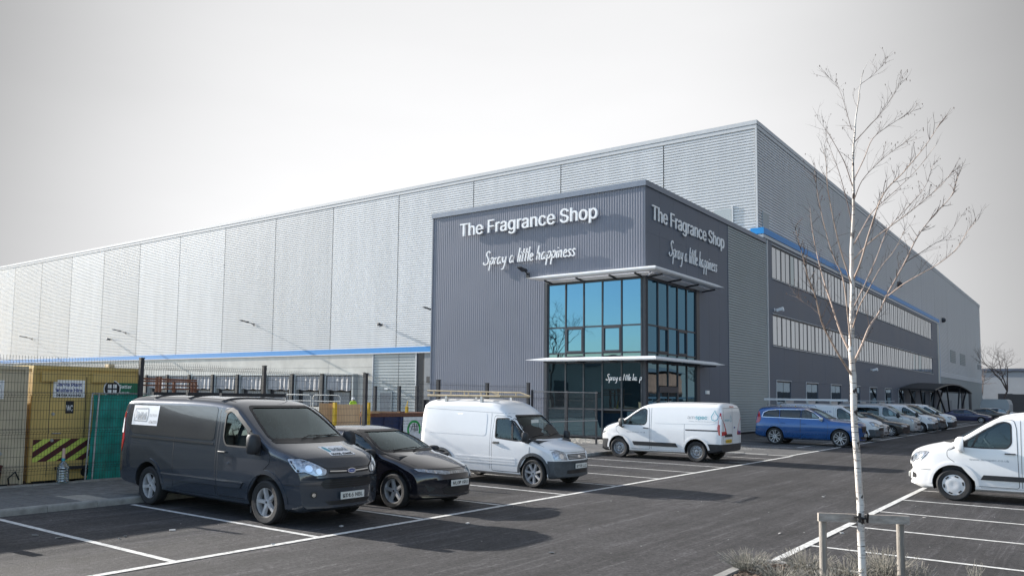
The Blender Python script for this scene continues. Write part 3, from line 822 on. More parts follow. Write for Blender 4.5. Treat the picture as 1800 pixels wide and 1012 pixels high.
# ---- floodlights on arms along the yard wall
def floodlight(x, y, z, label, grp, arm=.85, head=1.0):
    t = thing('floodlight', label, 'floodlight', (x, y, z), 0, grp)
    m = MB(); m.tube([(0, 0, -.1), (0, -arm * .55, .06), (0, -arm, .10)], .045, 8); m.box(-.1, .1, -.04, 0, -.22, .04); m.build('arm', MT['dark_metal'], t, world=False)
    m = MB(); h = head
    m.add([(-.2, -arm + .05, .06), (.2, -arm + .05, .06), (.14, -arm - h, .22), (-.14, -arm - h, .22), (-.16, -arm + .05, .17), (.16, -arm + .05, .17), (.1, -arm - h, .27), (-.1, -arm - h, .27)],
          [(3, 2, 1, 0), (4, 5, 6, 7), (0, 1, 5, 4), (1, 2, 6, 5), (2, 3, 7, 6), (3, 0, 4, 7)]); m.build('lamp_head', MT['dark_metal'], t, world=False)
for x, lab in ((-124.2, 'black floodlight on arm high on the silver wall, leftmost of the row'), (-98.2, 'black floodlight on arm high on the silver wall, second from the left'),
               (-72.1, 'black floodlight on arm high on the silver wall above the loading docks'), (-46.2, 'black floodlight on arm on the silver wall tight against the tower')):
    floodlight(x, WY - .05, 9.5, lab, 'floodlights along the yard wall')
floodlight(-24.45, TY - .02, 8.85, 'black floodlight on arm just above the left end of the canopy', None, .35, .55)
def cctv(x, y, z, rz, label, mat='dark_metal'):
    t = thing('security_camera', label, 'camera', (x, y, z), rz)
    m = MB(); m.box(-.06, .06, -.03, 0, -.1, .1); m.bar((0, 0, 0), (0, -.3, -.05), .05); m.build('bracket', MT[mat], t, world=False)
    m = MB(); m.obox((0, -.38, .0), (.11, 0, 0), (0, .22, -.06), (0, .02, .1)); m.lathe([(.02, -.66), (.075, -.64), (.08, -.56)], 'y', (0, 0, -.07), 12); m.build('housing', MT[mat], t, world=False)
cctv(-101.7, WY - .05, 8.7, 0, 'small dark security camera on the silver wall near the second floodlight')
cctv(-52.9, WY - .05, 8.6, 0, 'small dark security camera on the silver wall left of the tower')
cctv(OX, 57.0, 8.35, math.pi / 2, 'white security camera at the near corner of the office range', 'sign_white')
cctv(OX, 86.8, 5.2, math.pi / 2, 'white security camera midway below the lower ribbon window', 'sign_white')
cctv(-54.6, WY - .06, 4.0, 0, 'dark camera on the concrete wall beside the last loading dock')
for y, z, lab in ((104, 15.6, 'round dark wall lamp high on the silver wall behind the birch'), (137.5, 14.2, 'round dark wall lamp high on the silver wall past the offices')):
    m = MB(); m.lathe([(.02, .5), (.2, .48), (.34, .3), (.36, 0)], 'x', (WX, y, z), 14); m.box(WX, WX + .3, y - .1, y + .1, z + .2, z + .34); m.solo('wall_lamp', MT['dark_metal'], lab, 'lamp')

# ---- curved shelter by the office door
sh = thing('shelter', 'curved dark roofed cycle shelter with slanting struts against the offices', 'shelter', (-16.0, 116, 0))
MT['shelter_roof'] = glass('smoked_roof', (.10, .12, .15), .25, (.8, .9, 1))
def sy(t): return 100 + 32 * t
def szr(t): return 3.05 + 1.25 * math.sin(math.pi * (t * .86 + .07)) ** .8
m = MB(); n = 18; vs = []
for k in range(n + 1):
    t = k / n
    for x, dz in ((-17.2, .12), (-13.9, 0)): vs += [(x, sy(t), szr(t) + dz), (x, sy(t), szr(t) + dz + .05)]
fs = []
for k in range(n):
    a = 4 * k; b = a + 4
    fs += [(a, b, b + 2, a + 2), (a + 1, a + 3, b + 3, b + 1), (a, a + 1, b + 1, b), (a + 2, b + 2, b + 3, a + 3)]
m.add(vs, fs); m.build('roof_sheet', pm('shelter_sheet', (.02, .024, .03), .85), sh)
m = MB()
for x in (-17.2, -13.9): m.tube([(x, sy(k / n), szr(k / n) - .05 + (.12 if x < -16 else 0)) for k in range(n + 1)], .09, 6)
for k in range(0, n + 1, 3): m.bar((-17.2, sy(k / n), szr(k / n) + .03), (-13.9, sy(k / n), szr(k / n) - .07), .08)
m.build('roof_frame', MT['dark_metal'], sh)
for y0, dirs in ((111.5, (-8, )), (113.5, (-2.5, )), (119.5, (3.0, )), (121.5, (7.5, ))):
    for x in (-17.0, -14.2):
        m = MB(); yy = y0 + dirs[0]; t = (yy - 100) / 32
        m.bar((x, y0, 0), (x, yy, szr(t) - .08), .16, .16); m.build('strut', MT['dark_metal'], sh)
# ------------------------------------------------------------------ vehicles
def pchip(tab):
    xs = np.array([t[0] for t in tab], float); ys = np.array([t[1] for t in tab], float)
    if xs[0] > xs[-1]: xs, ys = xs[::-1], ys[::-1]
    h = np.diff(xs); d = np.diff(ys) / h; m = np.zeros(len(xs))
    for i in range(1, len(xs) - 1):
        if d[i - 1] * d[i] > 0:
            w1 = 2 * h[i] + h[i - 1]; w2 = h[i] + 2 * h[i - 1]; m[i] = (w1 + w2) / (w1 / d[i - 1] + w2 / d[i])
    m[0] = d[0]; m[-1] = d[-1]
    def f(x):
        x = min(max(x, xs[0]), xs[-1]); i = int(min(max(np.searchsorted(xs, x) - 1, 0), len(h) - 1))
        t = (x - xs[i]) / h[i]
        return float((2 * t ** 3 - 3 * t ** 2 + 1) * ys[i] + (t ** 3 - 2 * t ** 2 + t) * h[i] * m[i] + (-2 * t ** 3 + 3 * t ** 2) * ys[i + 1] + (t ** 3 - t ** 2) * h[i] * m[i + 1])
    return f

class Body:
    """smooth vehicle skin: x forward from the front axle, y left, z up"""
    def __init__(s, sp):
        s.sp = sp
        s.top = pchip(sp['top']); s.hw = pchip(sp['hw']); s.bot = pchip(sp['bot']); s.side = pchip(sp['side']); s.r = pchip(sp['r'])
        s.bow = pchip(sp['bow'])
        s.x0 = sp['top'][-1][0]; s.x1 = sp['top'][0][0]
    def ring(s, x, ns=15, na=11, inset=0.0, floor=None):
        zt = s.top(x) - inset; zb = s.bot(x) if floor is None else floor; hw = s.hw(x) - inset; r = min(s.r(x), (zt - zb) * .6)
        zs = zt - r; pts = []
        Y = lambda z: hw * s.side(z)
        yb = Y(zb)
        half = [(0, zb), (yb * .465, zb), (yb * .93, zb)]
        half += [(Y(zb + .05 + (zs - zb - .05) * k / ns), zb + .05 + (zs - zb - .05) * k / ns) for k in range(ns + 1)]
        ys = Y(zs); e = s.sp.get('sq', 3.2)
        for k in range(1, na + 1):
            a = math.pi / 2 * k / na
            half.append((ys * max(math.cos(a), 0) ** (2 / e), zs + r * math.sin(a) ** (2 / 2.2)))
        half[-1] = (0, zt)
        b = s.bow(x)
        P = []
        for y, z in half: P.append(Vector((x - b * (abs(y) / max(hw, .01)) ** 2.4, y, z)))
        for y, z in half[-2:0:-1]: P.append(Vector((x - b * (abs(y) / max(hw, .01)) ** 2.4, -y, z)))
        return P
    def mesh_data(s, xs, **k):
        rings = [s.ring(x, **k) for x in xs]; n = len(rings[0]); vs = [p for r_ in rings for p in r_]; fs = []
        for i in range(len(rings) - 1):
            for j in range(n): fs.append((i * n + j, (i + 1) * n + j, (i + 1) * n + (j + 1) % n, i * n + (j + 1) % n))
        for i in (0, len(rings) - 1):                                # end caps that keep the plan curve
            b = i * n; h = n // 2; x = xs[i]; bw = s.bow(x)
            rows = [[b + 2, b + 1, b, b + n - 1, b + n - 2]]
            for k in range(3, h):
                L, Rr = b + k, b + n - k; y, z = rings[i][k].y, rings[i][k].z; hw = max(rings[i][k].y, .01); row = [L]
                xe = rings[i][k].x
                for f_ in (.5, 0, -.5):
                    row.append(len(vs)); vs.append(Vector((x - (x - xe) * abs(f_) ** 2.4, y * f_, z)))
                rows.append(row + [Rr])
            for ra, rb in zip(rows[:-1], rows[1:]):
                for q in range(4): fs.append((ra[q], ra[q + 1], rb[q + 1], rb[q]))
            for q in range(4): fs.append((rows[-1][q], rows[-1][q + 1], b + h))
        return vs, fs
    def stations(s, step):
        xs = set(np.round(np.arange(s.x0, s.x1, step), 4)); xs |= {round(t[0], 4) for t in s.sp['top']}
        for q in s.sp.get('fine', ()): xs |= set(np.round(np.linspace(*q), 4))
        xs = sorted(xs); out = [xs[0]]
        for x in xs[1:]:
            if x - out[-1] > .012: out.append(x)
        return out

def pip(p, poly):
    x, y = p; c = False; n = len(poly)
    for i in range(n):
        x1, y1 = poly[i]; x2, y2 = poly[(i + 1) % n]
        if (y1 > y) != (y2 > y) and x < (x2 - x1) * (y - y1) / (y2 - y1) + x1: c = not c
    return c
def roundpoly(poly, r, n=4):
    out = []; N = len(poly)
    for i in range(N):
        p = Vector(poly[i]); a = Vector(poly[i - 1]) - p; b = Vector(poly[(i + 1) % N]) - p
        rr = min(r, a.length * .45, b.length * .45)
        s_, e_ = p + a.normalized() * rr, p + b.normalized() * rr
        for k in range(n + 1):
            t = k / n; out.append(tuple(s_ * (1 - t) ** 2 + p * 2 * t * (1 - t) + e_ * t * t))
    return out
def grow(poly, d):
    N = len(poly); A = sum(poly[i][0] * poly[(i + 1) % N][1] - poly[(i + 1) % N][0] * poly[i][1] for i in range(N))
    sg = 1 if A > 0 else -1; out = []
    for i in range(N):
        p = Vector(poly[i]); a = (p - Vector(poly[i - 1])); b = (Vector(poly[(i + 1) % N]) - p)
        if a.length < 1e-7 or b.length < 1e-7: out.append(tuple(p)); continue
        n1 = Vector((a.y, -a.x)).normalized() * sg; n2 = Vector((b.y, -b.x)).normalized() * sg
        n = n1 + n2
        n = n / max(.5, n.length_squared / 2) if n.length > 1e-6 else n1
        out.append((p.x + n.x * d, p.y + n.y * d))
    return out
VIEWS = {'side': (Vector((0, -1, 0)), Vector((1, 0, 0)), Vector((0, 0, 1))),        # looking at the left (+y) flank, poly = (x, z)
         'front': (Vector((-1, 0, 0)), Vector((0, 1, 0)), Vector((0, 0, 1))),       # poly = (y, z)
         'rear': (Vector((1, 0, 0)), Vector((0, 1, 0)), Vector((0, 0, 1))),
         'top': (Vector((0, 0, -1)), Vector((1, 0, 0)), Vector((0, 1, 0)))}
class Skin:
    """lays outlines onto the body so that every window, lamp and door follows its curves"""
    def __init__(s, bvh): s.b = bvh
    def hit(s, view, u, v, off, sgn=1):
        d, eu, ev = VIEWS[view]
        o = eu * u + ev * v - d * 9
        if view == 'side' and sgn < 0: o.y = -o.y; d = -d
        h, n, i, dist = s.b.ray_cast(o, d)
        tries = 0
        while h is None and tries < 40:                              # past the outline: slide back onto the body
            tries += 1; o = o - ev * .008; h, n, i, dist = s.b.ray_cast(o, d)
        if h is None:
            h, n, i, dist = s.b.find_nearest(o + d * 8.1)
        if n.dot(d) > 0: n = -n
        return h + n * off
    def patch(s, name, view, poly, mat, parent, off=.003, res=.07, holes=(), sgn=1, skirt=0.0, rnd_=0.0):
        if rnd_: poly = roundpoly(poly, rnd_)
        V = []; E = []
        for loop in [poly] + list(holes):
            st = len(V); n = len(loop)
            for i in range(n):
                a = Vector(loop[i]); b = Vector(loop[(i + 1) % n]); k = max(1, int((b - a).length / res))
                for q in range(k): V.append(a + (b - a) * q / k)
            m = len(V) - st
            E += [(st + i, st + (i + 1) % m) for i in range(m)]
        nb = len(V)
        xs = [p[0] for p in poly]; ys = [p[1] for p in poly]
        inner = [grow(h, .02) for h in holes]; pin = grow(poly, -.02)
        x = min(xs) + res / 2
        while x < max(xs):
            y = min(ys) + res / 2
            while y < max(ys):
                if pip((x, y), pin) and not any(pip((x, y), h) for h in inner): V.append(Vector((x, y)))
                y += res
            x += res
        r_ = delaunay_2d_cdt(V, E, [], 0, 1e-5)
        v2, tris = r_[0], r_[2]
        P = [s.hit(view, p.x, p.y, off, sgn) for p in v2]; F = []
        for t in tris:
            c = ((v2[t[0]].x + v2[t[1]].x + v2[t[2]].x) / 3, (v2[t[0]].y + v2[t[1]].y + v2[t[2]].y) / 3)
            if pip(c, poly) and not any(pip(c, h) for h in holes): F.append(tuple(t))
        mb = MB(); mb.add(P, F, smooth=True)
        if skirt:
            used = {}
            for f in F:
                for a, b in ((f[0], f[1]), (f[1], f[2]), (f[2], f[0])): used[(a, b)] = used.get((a, b), 0) + 1
            base = {}
            for (a, b) in list(used):
                if (b, a) not in used:
                    for q in (a, b):
                        if q not in base:
                            base[q] = len(mb.v); mb.v.append(tuple(s.hit(view, v2[q].x, v2[q].y, off - skirt, sgn)))
                    mb.f.append((b, a, base[a], base[b]))
        o = mb.build(name, mat, parent, world=False, sharp=50)
        # outward normals
        me = o.data
        d = VIEWS[view][0].copy()
        if view == 'side' and sgn < 0: d = -d
        acc = sum((p.normal * p.area for p in me.polygons), Vector())
        if acc.dot(d) > 0: me.flip_normals()
        return o
    def seam(s, name, view, pts, w, mat, parent, off=.002, sgn=1, closed=False, depth=0.0, res=.06):
        """a narrow strip along a line (panel gap, trim, rubber)"""
        P = [Vector(p) for p in pts]
        if closed: P.append(P[0])
        Q = []
        for a, b in zip(P[:-1], P[1:]):
            k = max(1, int((b - a).length / res))
            for q in range(k): Q.append(a + (b - a) * q / k)
        Q.append(P[-1]); mb = MB(); vs = []; fs = []
        for i, p in enumerate(Q):
            if closed: a, b = Q[i - 1 if i else -2], Q[i + 1 if i < len(Q) - 1 else 1]
            else: a, b = Q[max(i - 1, 0)], Q[min(i + 1, len(Q) - 1)]
            t = b - a
            n = Vector((-t.y, t.x)).normalized() * w / 2 if t.length > 1e-7 else Vector((0, w / 2))
            for z in ((1,), (-1,)):
                q = p + n * z[0]; vs.append(s.hit(view, q.x, q.y, off, sgn))
        for i in range(len(Q) - 1): fs.append((2 * i, 2 * i + 1, 2 * i + 3, 2 * i + 2))
        mb.add(vs, fs, smooth=True)
        return mb.build(name, mat, parent, world=False)
    def text(s, name, view, txt, u0, v0, size, mat, parent, off=.004, sgn=1, flip=False, width=None, bold=0.0, spacing=1.0):
        vs, fs = text_geo(txt, size=size, offset=bold, spacing=spacing)
        k = 1.0
        if width: k = width / max(v[0] for v in vs)
        mb = MB(); mb.add([s.hit(view, u0 + (-v[0] if flip else v[0]) * k, v0 + v[1], off, sgn) for v in vs], fs)
        return mb.build(name, mat, parent, world=False)

MT['tyre'] = MT['rubber']
MT['alloy'] = pm('alloy_wheel', (.56, .56, .57), .33, metal=.5, var=.12, scale=12)
MT['alloy_dark'] = pm('dark_alloy', (.03, .03, .033), .4, metal=.5, var=.1)
MT['steel_wheel'] = pm('steel_wheel', (.34, .345, .35), .45, metal=.5, var=.2, scale=9)
MT['trim_silver'] = pm('wheel_trim_silver', (.62, .62, .63), .4, metal=.2, var=.08)
MT['well'] = pm('wheel_well', (.010, .010, .010), .9, var=.3)
MT['cabin'] = pm('cabin_trim', (.05, .05, .053), .8, var=.2)
MT['seatc'] = pm('seat_cloth', (.075, .078, .085), .9, var=.25, scale=20)
MT['car_glass'] = glass('car_glass', (.62, .73, .74), .06, (.80, .95, 1.0), full=1.0)
MT['car_glass_dark'] = glass('privacy_glass', (.10, .11, .12), .06, (.85, .97, 1.0), full=1.0)
MT['lens'] = glass('lamp_lens', (.86, .89, .92), .12, (1, 1, 1))
MT['lamp_in'] = pm('lamp_reflector', (.72, .74, .76), .16, metal=.9, var=.3, scale=14)
MT['lamp_white'] = pm('lamp_white', (.40, .43, .47), .10, metal=.55, var=.5, scale=22, coat=1.0)
MT['lamp_red'] = pm('lamp_red', (.42, .012, .018), .12, var=.2, scale=10, coat=1)
MT['amber'] = pm('lamp_amber', (.75, .26, .02), .2, var=.1)
MT['chrome'] = pm('chrome', (.78, .79, .80), .12, metal=1.0, var=.04)
MT['plate_w'] = pm('plate_white', (.74, .74, .70), .4, var=.06)
MT['plate_y'] = pm('plate_yellow', (.70, .45, .03), .4, var=.06)
MT['plastic'] = pm('grey_plastic', (.062, .070, .078), .6, var=.18, scale=9)
MT['plastic_blk'] = pm('dark_plastic', (.022, .024, .028), .55, var=.18, scale=9)
MT['ink'] = pm('black_print', (.015, .015, .018), .6, var=.1)
MT['ink_grey'] = pm('grey_print', (.25, .27, .29), .6, var=.1)
MT['ink_teal'] = pm('teal_print', (.03, .32, .40), .5, var=.1)
MT['ink_blue'] = pm('blue_print', (.02, .05, .25), .5, var=.1)
def paint(name, col, dirt=.12, rough=.28, metal=.0, coat=.6, dcol=(.16, .15, .14)):
    """car paint with road film that thickens towards the sills"""
    m = bpy.data.materials.new(name); m.use_nodes = True
    nt = m.node_tree; N = nt.nodes; Lk = nt.links; b = N['Principled BSDF']
    b.inputs['Metallic'].default_value = metal; b.inputs['Coat Weight'].default_value = coat; b.inputs['Coat Roughness'].default_value = .05
    t = N.new('ShaderNodeTexCoord'); sp_ = N.new('ShaderNodeSeparateXYZ'); Lk.new(t.outputs['Object'], sp_.inputs[0])
    n = N.new('ShaderNodeTexNoise'); n.inputs['Scale'].default_value = 3.2; n.inputs['Detail'].default_value = 7; n.inputs['Roughness'].default_value = .65; Lk.new(t.outputs['Object'], n.inputs[0])
    r1 = N.new('ShaderNodeMapRange'); Lk.new(sp_.outputs['Z'], r1.inputs[0]); r1.inputs[1].default_value = .25; r1.inputs[2].default_value = 1.0; r1.inputs[3].default_value = min(1, dirt * 5); r1.inputs[4].default_value = dirt
    r2 = N.new('ShaderNodeMapRange'); Lk.new(n.outputs['Fac'], r2.inputs[0]); r2.inputs[1].default_value = .35; r2.inputs[2].default_value = .75; r2.inputs[3].default_value = .25; r2.inputs[4].default_value = 1.1
    mu = N.new('ShaderNodeMath'); mu.operation = 'MULTIPLY'; mu.use_clamp = True; Lk.new(r1.outputs[0], mu.inputs[0]); Lk.new(r2.outputs[0], mu.inputs[1])
    mi = N.new('ShaderNodeMix'); mi.data_type = 'RGBA'; Lk.new(mu.outputs[0], mi.inputs['Factor'])
    mi.inputs['A'].default_value = (*col, 1); mi.inputs['B'].default_value = (*dcol, 1); Lk.new(mi.outputs['Result'], b.inputs['Base Color'])
    r3 = N.new('ShaderNodeMapRange'); Lk.new(mu.outputs[0], r3.inputs[0]); r3.inputs[3].default_value = rough; r3.inputs[4].default_value = .75; Lk.new(r3.outputs[0], b.inputs['Roughness'])
    return m
MT['p_dark'] = paint('dark_grey_paint', (.032, .042, .058), .05, .16, .2, 1.0, (.065, .078, .095))
MT['p_civic'] = paint('black_blue_paint', (.007, .007, .012), .015, .15, .1, 1.0)
MT['p_white'] = paint('white_paint', (.80, .80, .80), .05, .3, 0, .5, (.36, .34, .31))
MT['p_white2'] = paint('white_van_paint', (.74, .75, .76), .07, .32, 0, .5, (.30, .29, .27))
MT['p_blue'] = paint('bright_blue_paint', (.002, .075, .26), .02, .25, .35, 1.0)
MT['p_silver'] = paint('silver_paint', (.55, .56, .57), .06, .3, .4, .7)
MT['p_grey'] = paint('pale_grey_paint', (.46, .48, .50), .06, .3, .4, .7)
MT['p_black'] = paint('black_paint', (.010, .010, .012), .05, .25, .1, .8)
MT['p_navy'] = paint('navy_paint', (.008, .014, .075), .05, .25, .2, .8)

def arc_poly(cx, cz, r, a0, a1, n=18):
    return [(cx + r * math.cos(R(a0 + (a1 - a0) * k / n)), cz + r * math.sin(R(a0 + (a1 - a0) * k / n))) for k in range(n + 1)]

WHEELS = {}
def wheel_meshes(kind, rt, rr, w):
    """tyre and rim meshes around the y axis, outer face at +y"""
    key = (kind, rt, rr, w)
    if key in WHEELS: return WHEELS[key]
    h = w / 2
    t = MB()
    t.lathe([(rr * .96, -h * .8), (rr + .008, -h * .92), (rt * .90, -h), (rt * .975, -h * .86), (rt, -h * .6), (rt, -h * .05), (rt - .006, -h * .04), (rt - .006, h * .04), (rt, h * .05), (rt, h * .6), (rt * .975, h * .86), (rt * .90, h), (rr + .012, h * .93), (rr - .002, h * .80), (rr * .96, h * .7)], 'y', (0, 0, 0), 32)
    tm = t.mesh('tyre', sharp=35); fix_normals(tm)
    r = MB(); bk = MB()
    if kind == 'steel':
        r.lathe([(rr, h * .72), (rr * .96, h * .78), (rr * .9, h * .55), (rr * .82, h * .38), (rr * .7, h * .46), (rr * .55, h * .62), (rr * .42, h * .5), (rr * .34, h * .44), (rr * .30, h * .62), (rr * .26, h * .66), (.001, h * .66)], 'y', (0, 0, 0), 28)
        for k in range(10):
            a = 2 * math.pi * k / 10; c = Vector((math.cos(a), 0, math.sin(a)))
            bk.lathe([(.001, h * .62), (rr * .065, h * .60), (rr * .07, h * .50)], 'y', (c.x * rr * .66, 0, c.z * rr * .66), 8)
        for k in range(5):
            a = 2 * math.pi * k / 5 + .3; bk.lathe([(.001, h * .72), (.014, h * .70), (.015, h * .5)], 'y', (math.cos(a) * rr * .4, 0, math.sin(a) * rr * .4), 6)
    elif kind == 'cover':
        r.lathe([(rr * 1.02, h * .74), (rr * .98, h * .86), (rr * .86, h * .84), (rr * .6, h * .92), (rr * .3, h * .95), (rr * .16, h * .9), (.001, h * .92)], 'y', (0, 0, 0), 28)
        for k in range(6):
            a = 2 * math.pi * k / 6; c, s_ = math.cos(a), math.sin(a); e = Vector((c, 0, s_)); g_ = Vector((-s_, 0, c))
            bk.obox(e * rr * .83 + Vector((0, h * .85, 0)), e * rr * .07, g_ * rr * .17, (0, .01, 0))
    else:
        ns, split, sw, tw_ = {'five': (5, 0, .20, .13), 'seven': (7, 0, .15, .12), 'split': (5, 1, .075, .065), 'ten': (10, 0, .085, .07)}[kind]
        r.lathe([(rr * .90, -h * .5), (rr * .93, h * .5), (rr * .97, h * .80), (rr * 1.01, h * .80), (rr * 1.0, h * .6)], 'y', (0, 0, 0), 32)
        r.lathe([(.001, h * .66), (rr * .15, h * .66), (rr * .2, h * .58), (rr * .23, h * .2)], 'y', (0, 0, 0), 20)
        for k in range(ns):
            a = 2 * math.pi * (k + .25) / ns
            for da in ((-.13, .13) if split else (0,)):
                e = Vector((math.cos(a), 0, math.sin(a))); g_ = Vector((-math.sin(a), 0, math.cos(a)))
                p0 = e * rr * .16 + g_ * (da * rr * .5); p1 = e * rr * .95 + g_ * (da * rr * (1.7 if split else 1))
                vs = []
                for p, wd, dep in ((p0, sw, h * .62), ((p0 + p1) / 2, (sw + tw_) / 2 * .9, h * .70), (p1, tw_ * 1.25, h * .74)):
                    vs += [p - g_ * wd * rr + Vector((0, dep - .05, 0)), p - g_ * wd * rr * .7 + Vector((0, dep, 0)), p + g_ * wd * rr * .7 + Vector((0, dep, 0)), p + g_ * wd * rr + Vector((0, dep - .05, 0))]
                fs = []
                for q in range(2):
                    for j in range(3): fs.append((4 * q + j, 4 * q + j + 1, 4 * q + 5 + j, 4 * q + 4 + j))
                r.add(vs, fs)
        bk.lathe([(.001, h * .12), (rr * .88, h * .05)], 'y', (0, 0, 0), 24)
        bk.lathe([(.001, h * .70), (rr * .08, h * .69), (rr * .085, h * .6)], 'y', (0, 0, 0), 10)
    rm = r.mesh('rim', sharp=30); fix_normals(rm); bm_ = bk.mesh('hub'); 
    WHEELS[key] = (tm, rm, bm_)
    return WHEELS[key]

def make_vehicle(sp, name, label, cat_, loc, rz, group=None, step=.07, ns=15, na=11, interior=True):
    V = thing(name, label, cat_, loc, rz, group)
    B = Body(sp); P = MT[sp['paint']]; wb = sp['wb']
    xs = B.stations(step); vs, fs = B.mesh_data(xs, ns=ns, na=na)
    me = bpy.data.meshes.new('skin'); me.from_pydata([tuple(v) for v in vs], [], fs); fix_normals(me)
    bvh = BVHTree.FromPolygons([tuple(v.co) for v in me.vertices], [tuple(p.vertices) for p in me.polygons])
    S = Skin(bvh)
    me.materials.append(P); me.materials.append(MT['well']); me.materials.append(MT['cabin'])
    me.polygons.foreach_set('use_smooth', [True] * len(me.polygons))
    # cut the wheel wells, the cabin and its window openings out of the solid skin
    def boolean(base, mb, mi):
        cm = bpy.data.meshes.new('cut'); cm.from_pydata([tuple(v) for v in mb.v], [], mb.f); fix_normals(cm)
        for q in range(3): cm.materials.append(base.materials[q])
        cm.polygons.foreach_set('material_index', [mi] * len(cm.polygons))
        a = bpy.data.objects.new('a', base); b = bpy.data.objects.new('b', cm); COL.objects.link(a); COL.objects.link(b)
        md = a.modifiers.new('b', 'BOOLEAN'); md.object = b; md.operation = 'DIFFERENCE'; md.solver = 'MANIFOLD'
        dg = bpy.context.evaluated_depsgraph_get(); out = bpy.data.meshes.new_from_object(a.evaluated_get(dg))
        bpy.data.objects.remove(a); bpy.data.objects.remove(b)
        return out if len(out.polygons) > 50 else base
    wr = sp['wr']; wa = sp.get('arch', wr + .055)
    c = MB()
    for ax in (0, -wb):
        for sg in (1, -1):
            y1 = sg * 1.4; y0 = sg * (sp['hw'][3][1] - .34)
            n = 28; c.prism([(ax + wa * math.cos(2 * math.pi * k / n), wr + .01 + wa * math.sin(2 * math.pi * k / n)) for k in range(n)], (0, min(y0, y1), 0), (1, 0, 0), (0, 0, 1), (0, abs(y1 - y0), 0))
    me = boolean(me, c, 1)
    gl = sp['glass']
    if interior and sp.get('cabin'):
        cx0, cx1, fl = sp['cabin']
        cxs = [x for x in B.stations(.09) if cx0 < x < cx1]
        v2, f2 = B.mesh_data([cx0] + cxs + [cx1], ns=8, na=8, inset=.075, floor=fl)
        cc = MB(); cc.add(v2, f2); me = boolean(me, cc, 2)
        for g_ in gl:
            poly = roundpoly(g_['poly'], g_.get('r', .04)); d, eu, ev = VIEWS[g_['view']]
            for sg in ((1, -1) if g_['view'] == 'side' else (1,)):
                if g_.get('blind'): continue
                cc = MB()
                if g_['view'] == 'side':
                    a_, b_ = .35, 1.5
                    cc.prism(poly, (0, sg * a_ if sg > 0 else -b_, 0), eu, ev, (0, b_ - a_, 0))
                elif g_['view'] == 'front':
                    cc.prism(poly, (g_['depth'], 0, 0), eu, ev, (3.0, 0, 0))
                else:
                    cc.prism(poly, (g_['depth'] - 3.0, 0, 0), eu, ev, (3.0, 0, 0))
                me = boolean(me, cc, 2)
    me.set_sharp_from_angle(angle=R(38))
    # bumpers and other zones split off along clean cuts
    zones = sp.get('zones', ())
    bm = bmesh.new(); bm.from_mesh(me)
    for zn in zones:
        for co_, no_ in zn['cuts']:
            bmesh.ops.bisect_plane(bm, geom=bm.verts[:] + bm.edges[:] + bm.faces[:], plane_co=co_, plane_no=no_, dist=1e-5)
    for zn in zones:
        sel = [f for f in bm.faces if f.material_index == 0 and zn['test'](f.calc_center_median())]
        if not sel: continue
        nb = bmesh.new(); vm = {}
        for f in sel:
            for v in f.verts:
                if v not in vm: vm[v] = nb.verts.new(v.co)
            try: nf = nb.faces.new([vm[v] for v in f.verts]); nf.smooth = True
            except ValueError: pass
        zm = bpy.data.meshes.new(zn['name']); nb.to_mesh(zm); nb.free(); zm.set_sharp_from_angle(angle=R(38))
        link(zn['name'], zm, MT[zn['mat']] if isinstance(zn['mat'], str) else zn['mat'], V)
        bmesh.ops.delete(bm, geom=sel, context='FACES')
    bm.to_mesh(me); bm.free(); me.name = 'body'
    body = link('body', me, None, V)
    # doors: a skin a few millimetres proud of the shell, over a dark gap
    for d_ in sp.get('doors', ()):
        for sg in (1, -1):
            poly = roundpoly(d_['poly'], d_.get('r', .05))
            holes = [roundpoly(g_['poly'], g_.get('r', .04)) for g_ in gl if g_['view'] == 'side' and g_.get('door') == d_['name']]
            for q in range(2):
                wl_ = (0, -wb)[q]
                hole = [(wl_ + (wa + .012) * math.cos(2 * math.pi * k / 32), wr + .01 + (wa + .012) * math.sin(2 * math.pi * k / 32)) for k in range(32)]
                # trim the outline where it would cross the wheel arch
                newp = []
                for p in poly:
                    dx, dz = p[0] - wl_, p[1] - wr - .01; L_ = math.hypot(dx, dz)
                    if L_ < wa + .03: p = (wl_ + dx / L_ * (wa + .03), wr + .01 + dz / L_ * (wa + .03))
                    newp.append(p)
                poly = newp
            S.seam('door_gap', 'side', grow(poly, .005), .013, MT['black'], body, .0012, sg, closed=True)
            dr_ = S.patch('door' if d_.get('door', True) else d_['part'], 'side', poly, P, V, .004, .09, holes, sg, skirt=.003)
            for (hx, hz) in d_.get('handle', ()):
                hm = MB(); p0 = S.hit('side', hx - .09, hz, .03, sg); p1 = S.hit('side', hx + .09, hz, .03, sg); q0 = S.hit('side', hx - .09, hz, 0, sg); q1 = S.hit('side', hx + .09, hz, 0, sg)
                hm.tube([q0, p0, (p0 + p1) / 2 + Vector((0, .008 * sg, 0)), p1, q1], .014, 6)
                hm.build('handle', MT[sp.get('handle_mat', 'plastic_blk')], dr_, world=False)
    # glass
    for g_ in gl:
        poly = roundpoly(g_['poly'], g_.get('r', .04))
        for sg in ((1, -1) if g_['view'] == 'side' else (1,)):
            if g_.get('trim', True):
                S.patch('window_rubber', g_['view'], grow(poly, g_.get('rub', .022)), MT['black'], body, .0055, .06, [grow(poly, -.006)], sg)
            S.patch(g_['name'], g_['view'], grow(poly, .004), MT[g_.get('mat', 'car_glass')], body, g_.get('off', .003 if not interior or g_.get('blind') else -.006), .10, (), sg)
            for (a, b) in g_.get('bars', ()): S.seam('window_bar', g_['view'], [a, b], g_.get('barw', .035), MT['black'], body, .0065, sg)
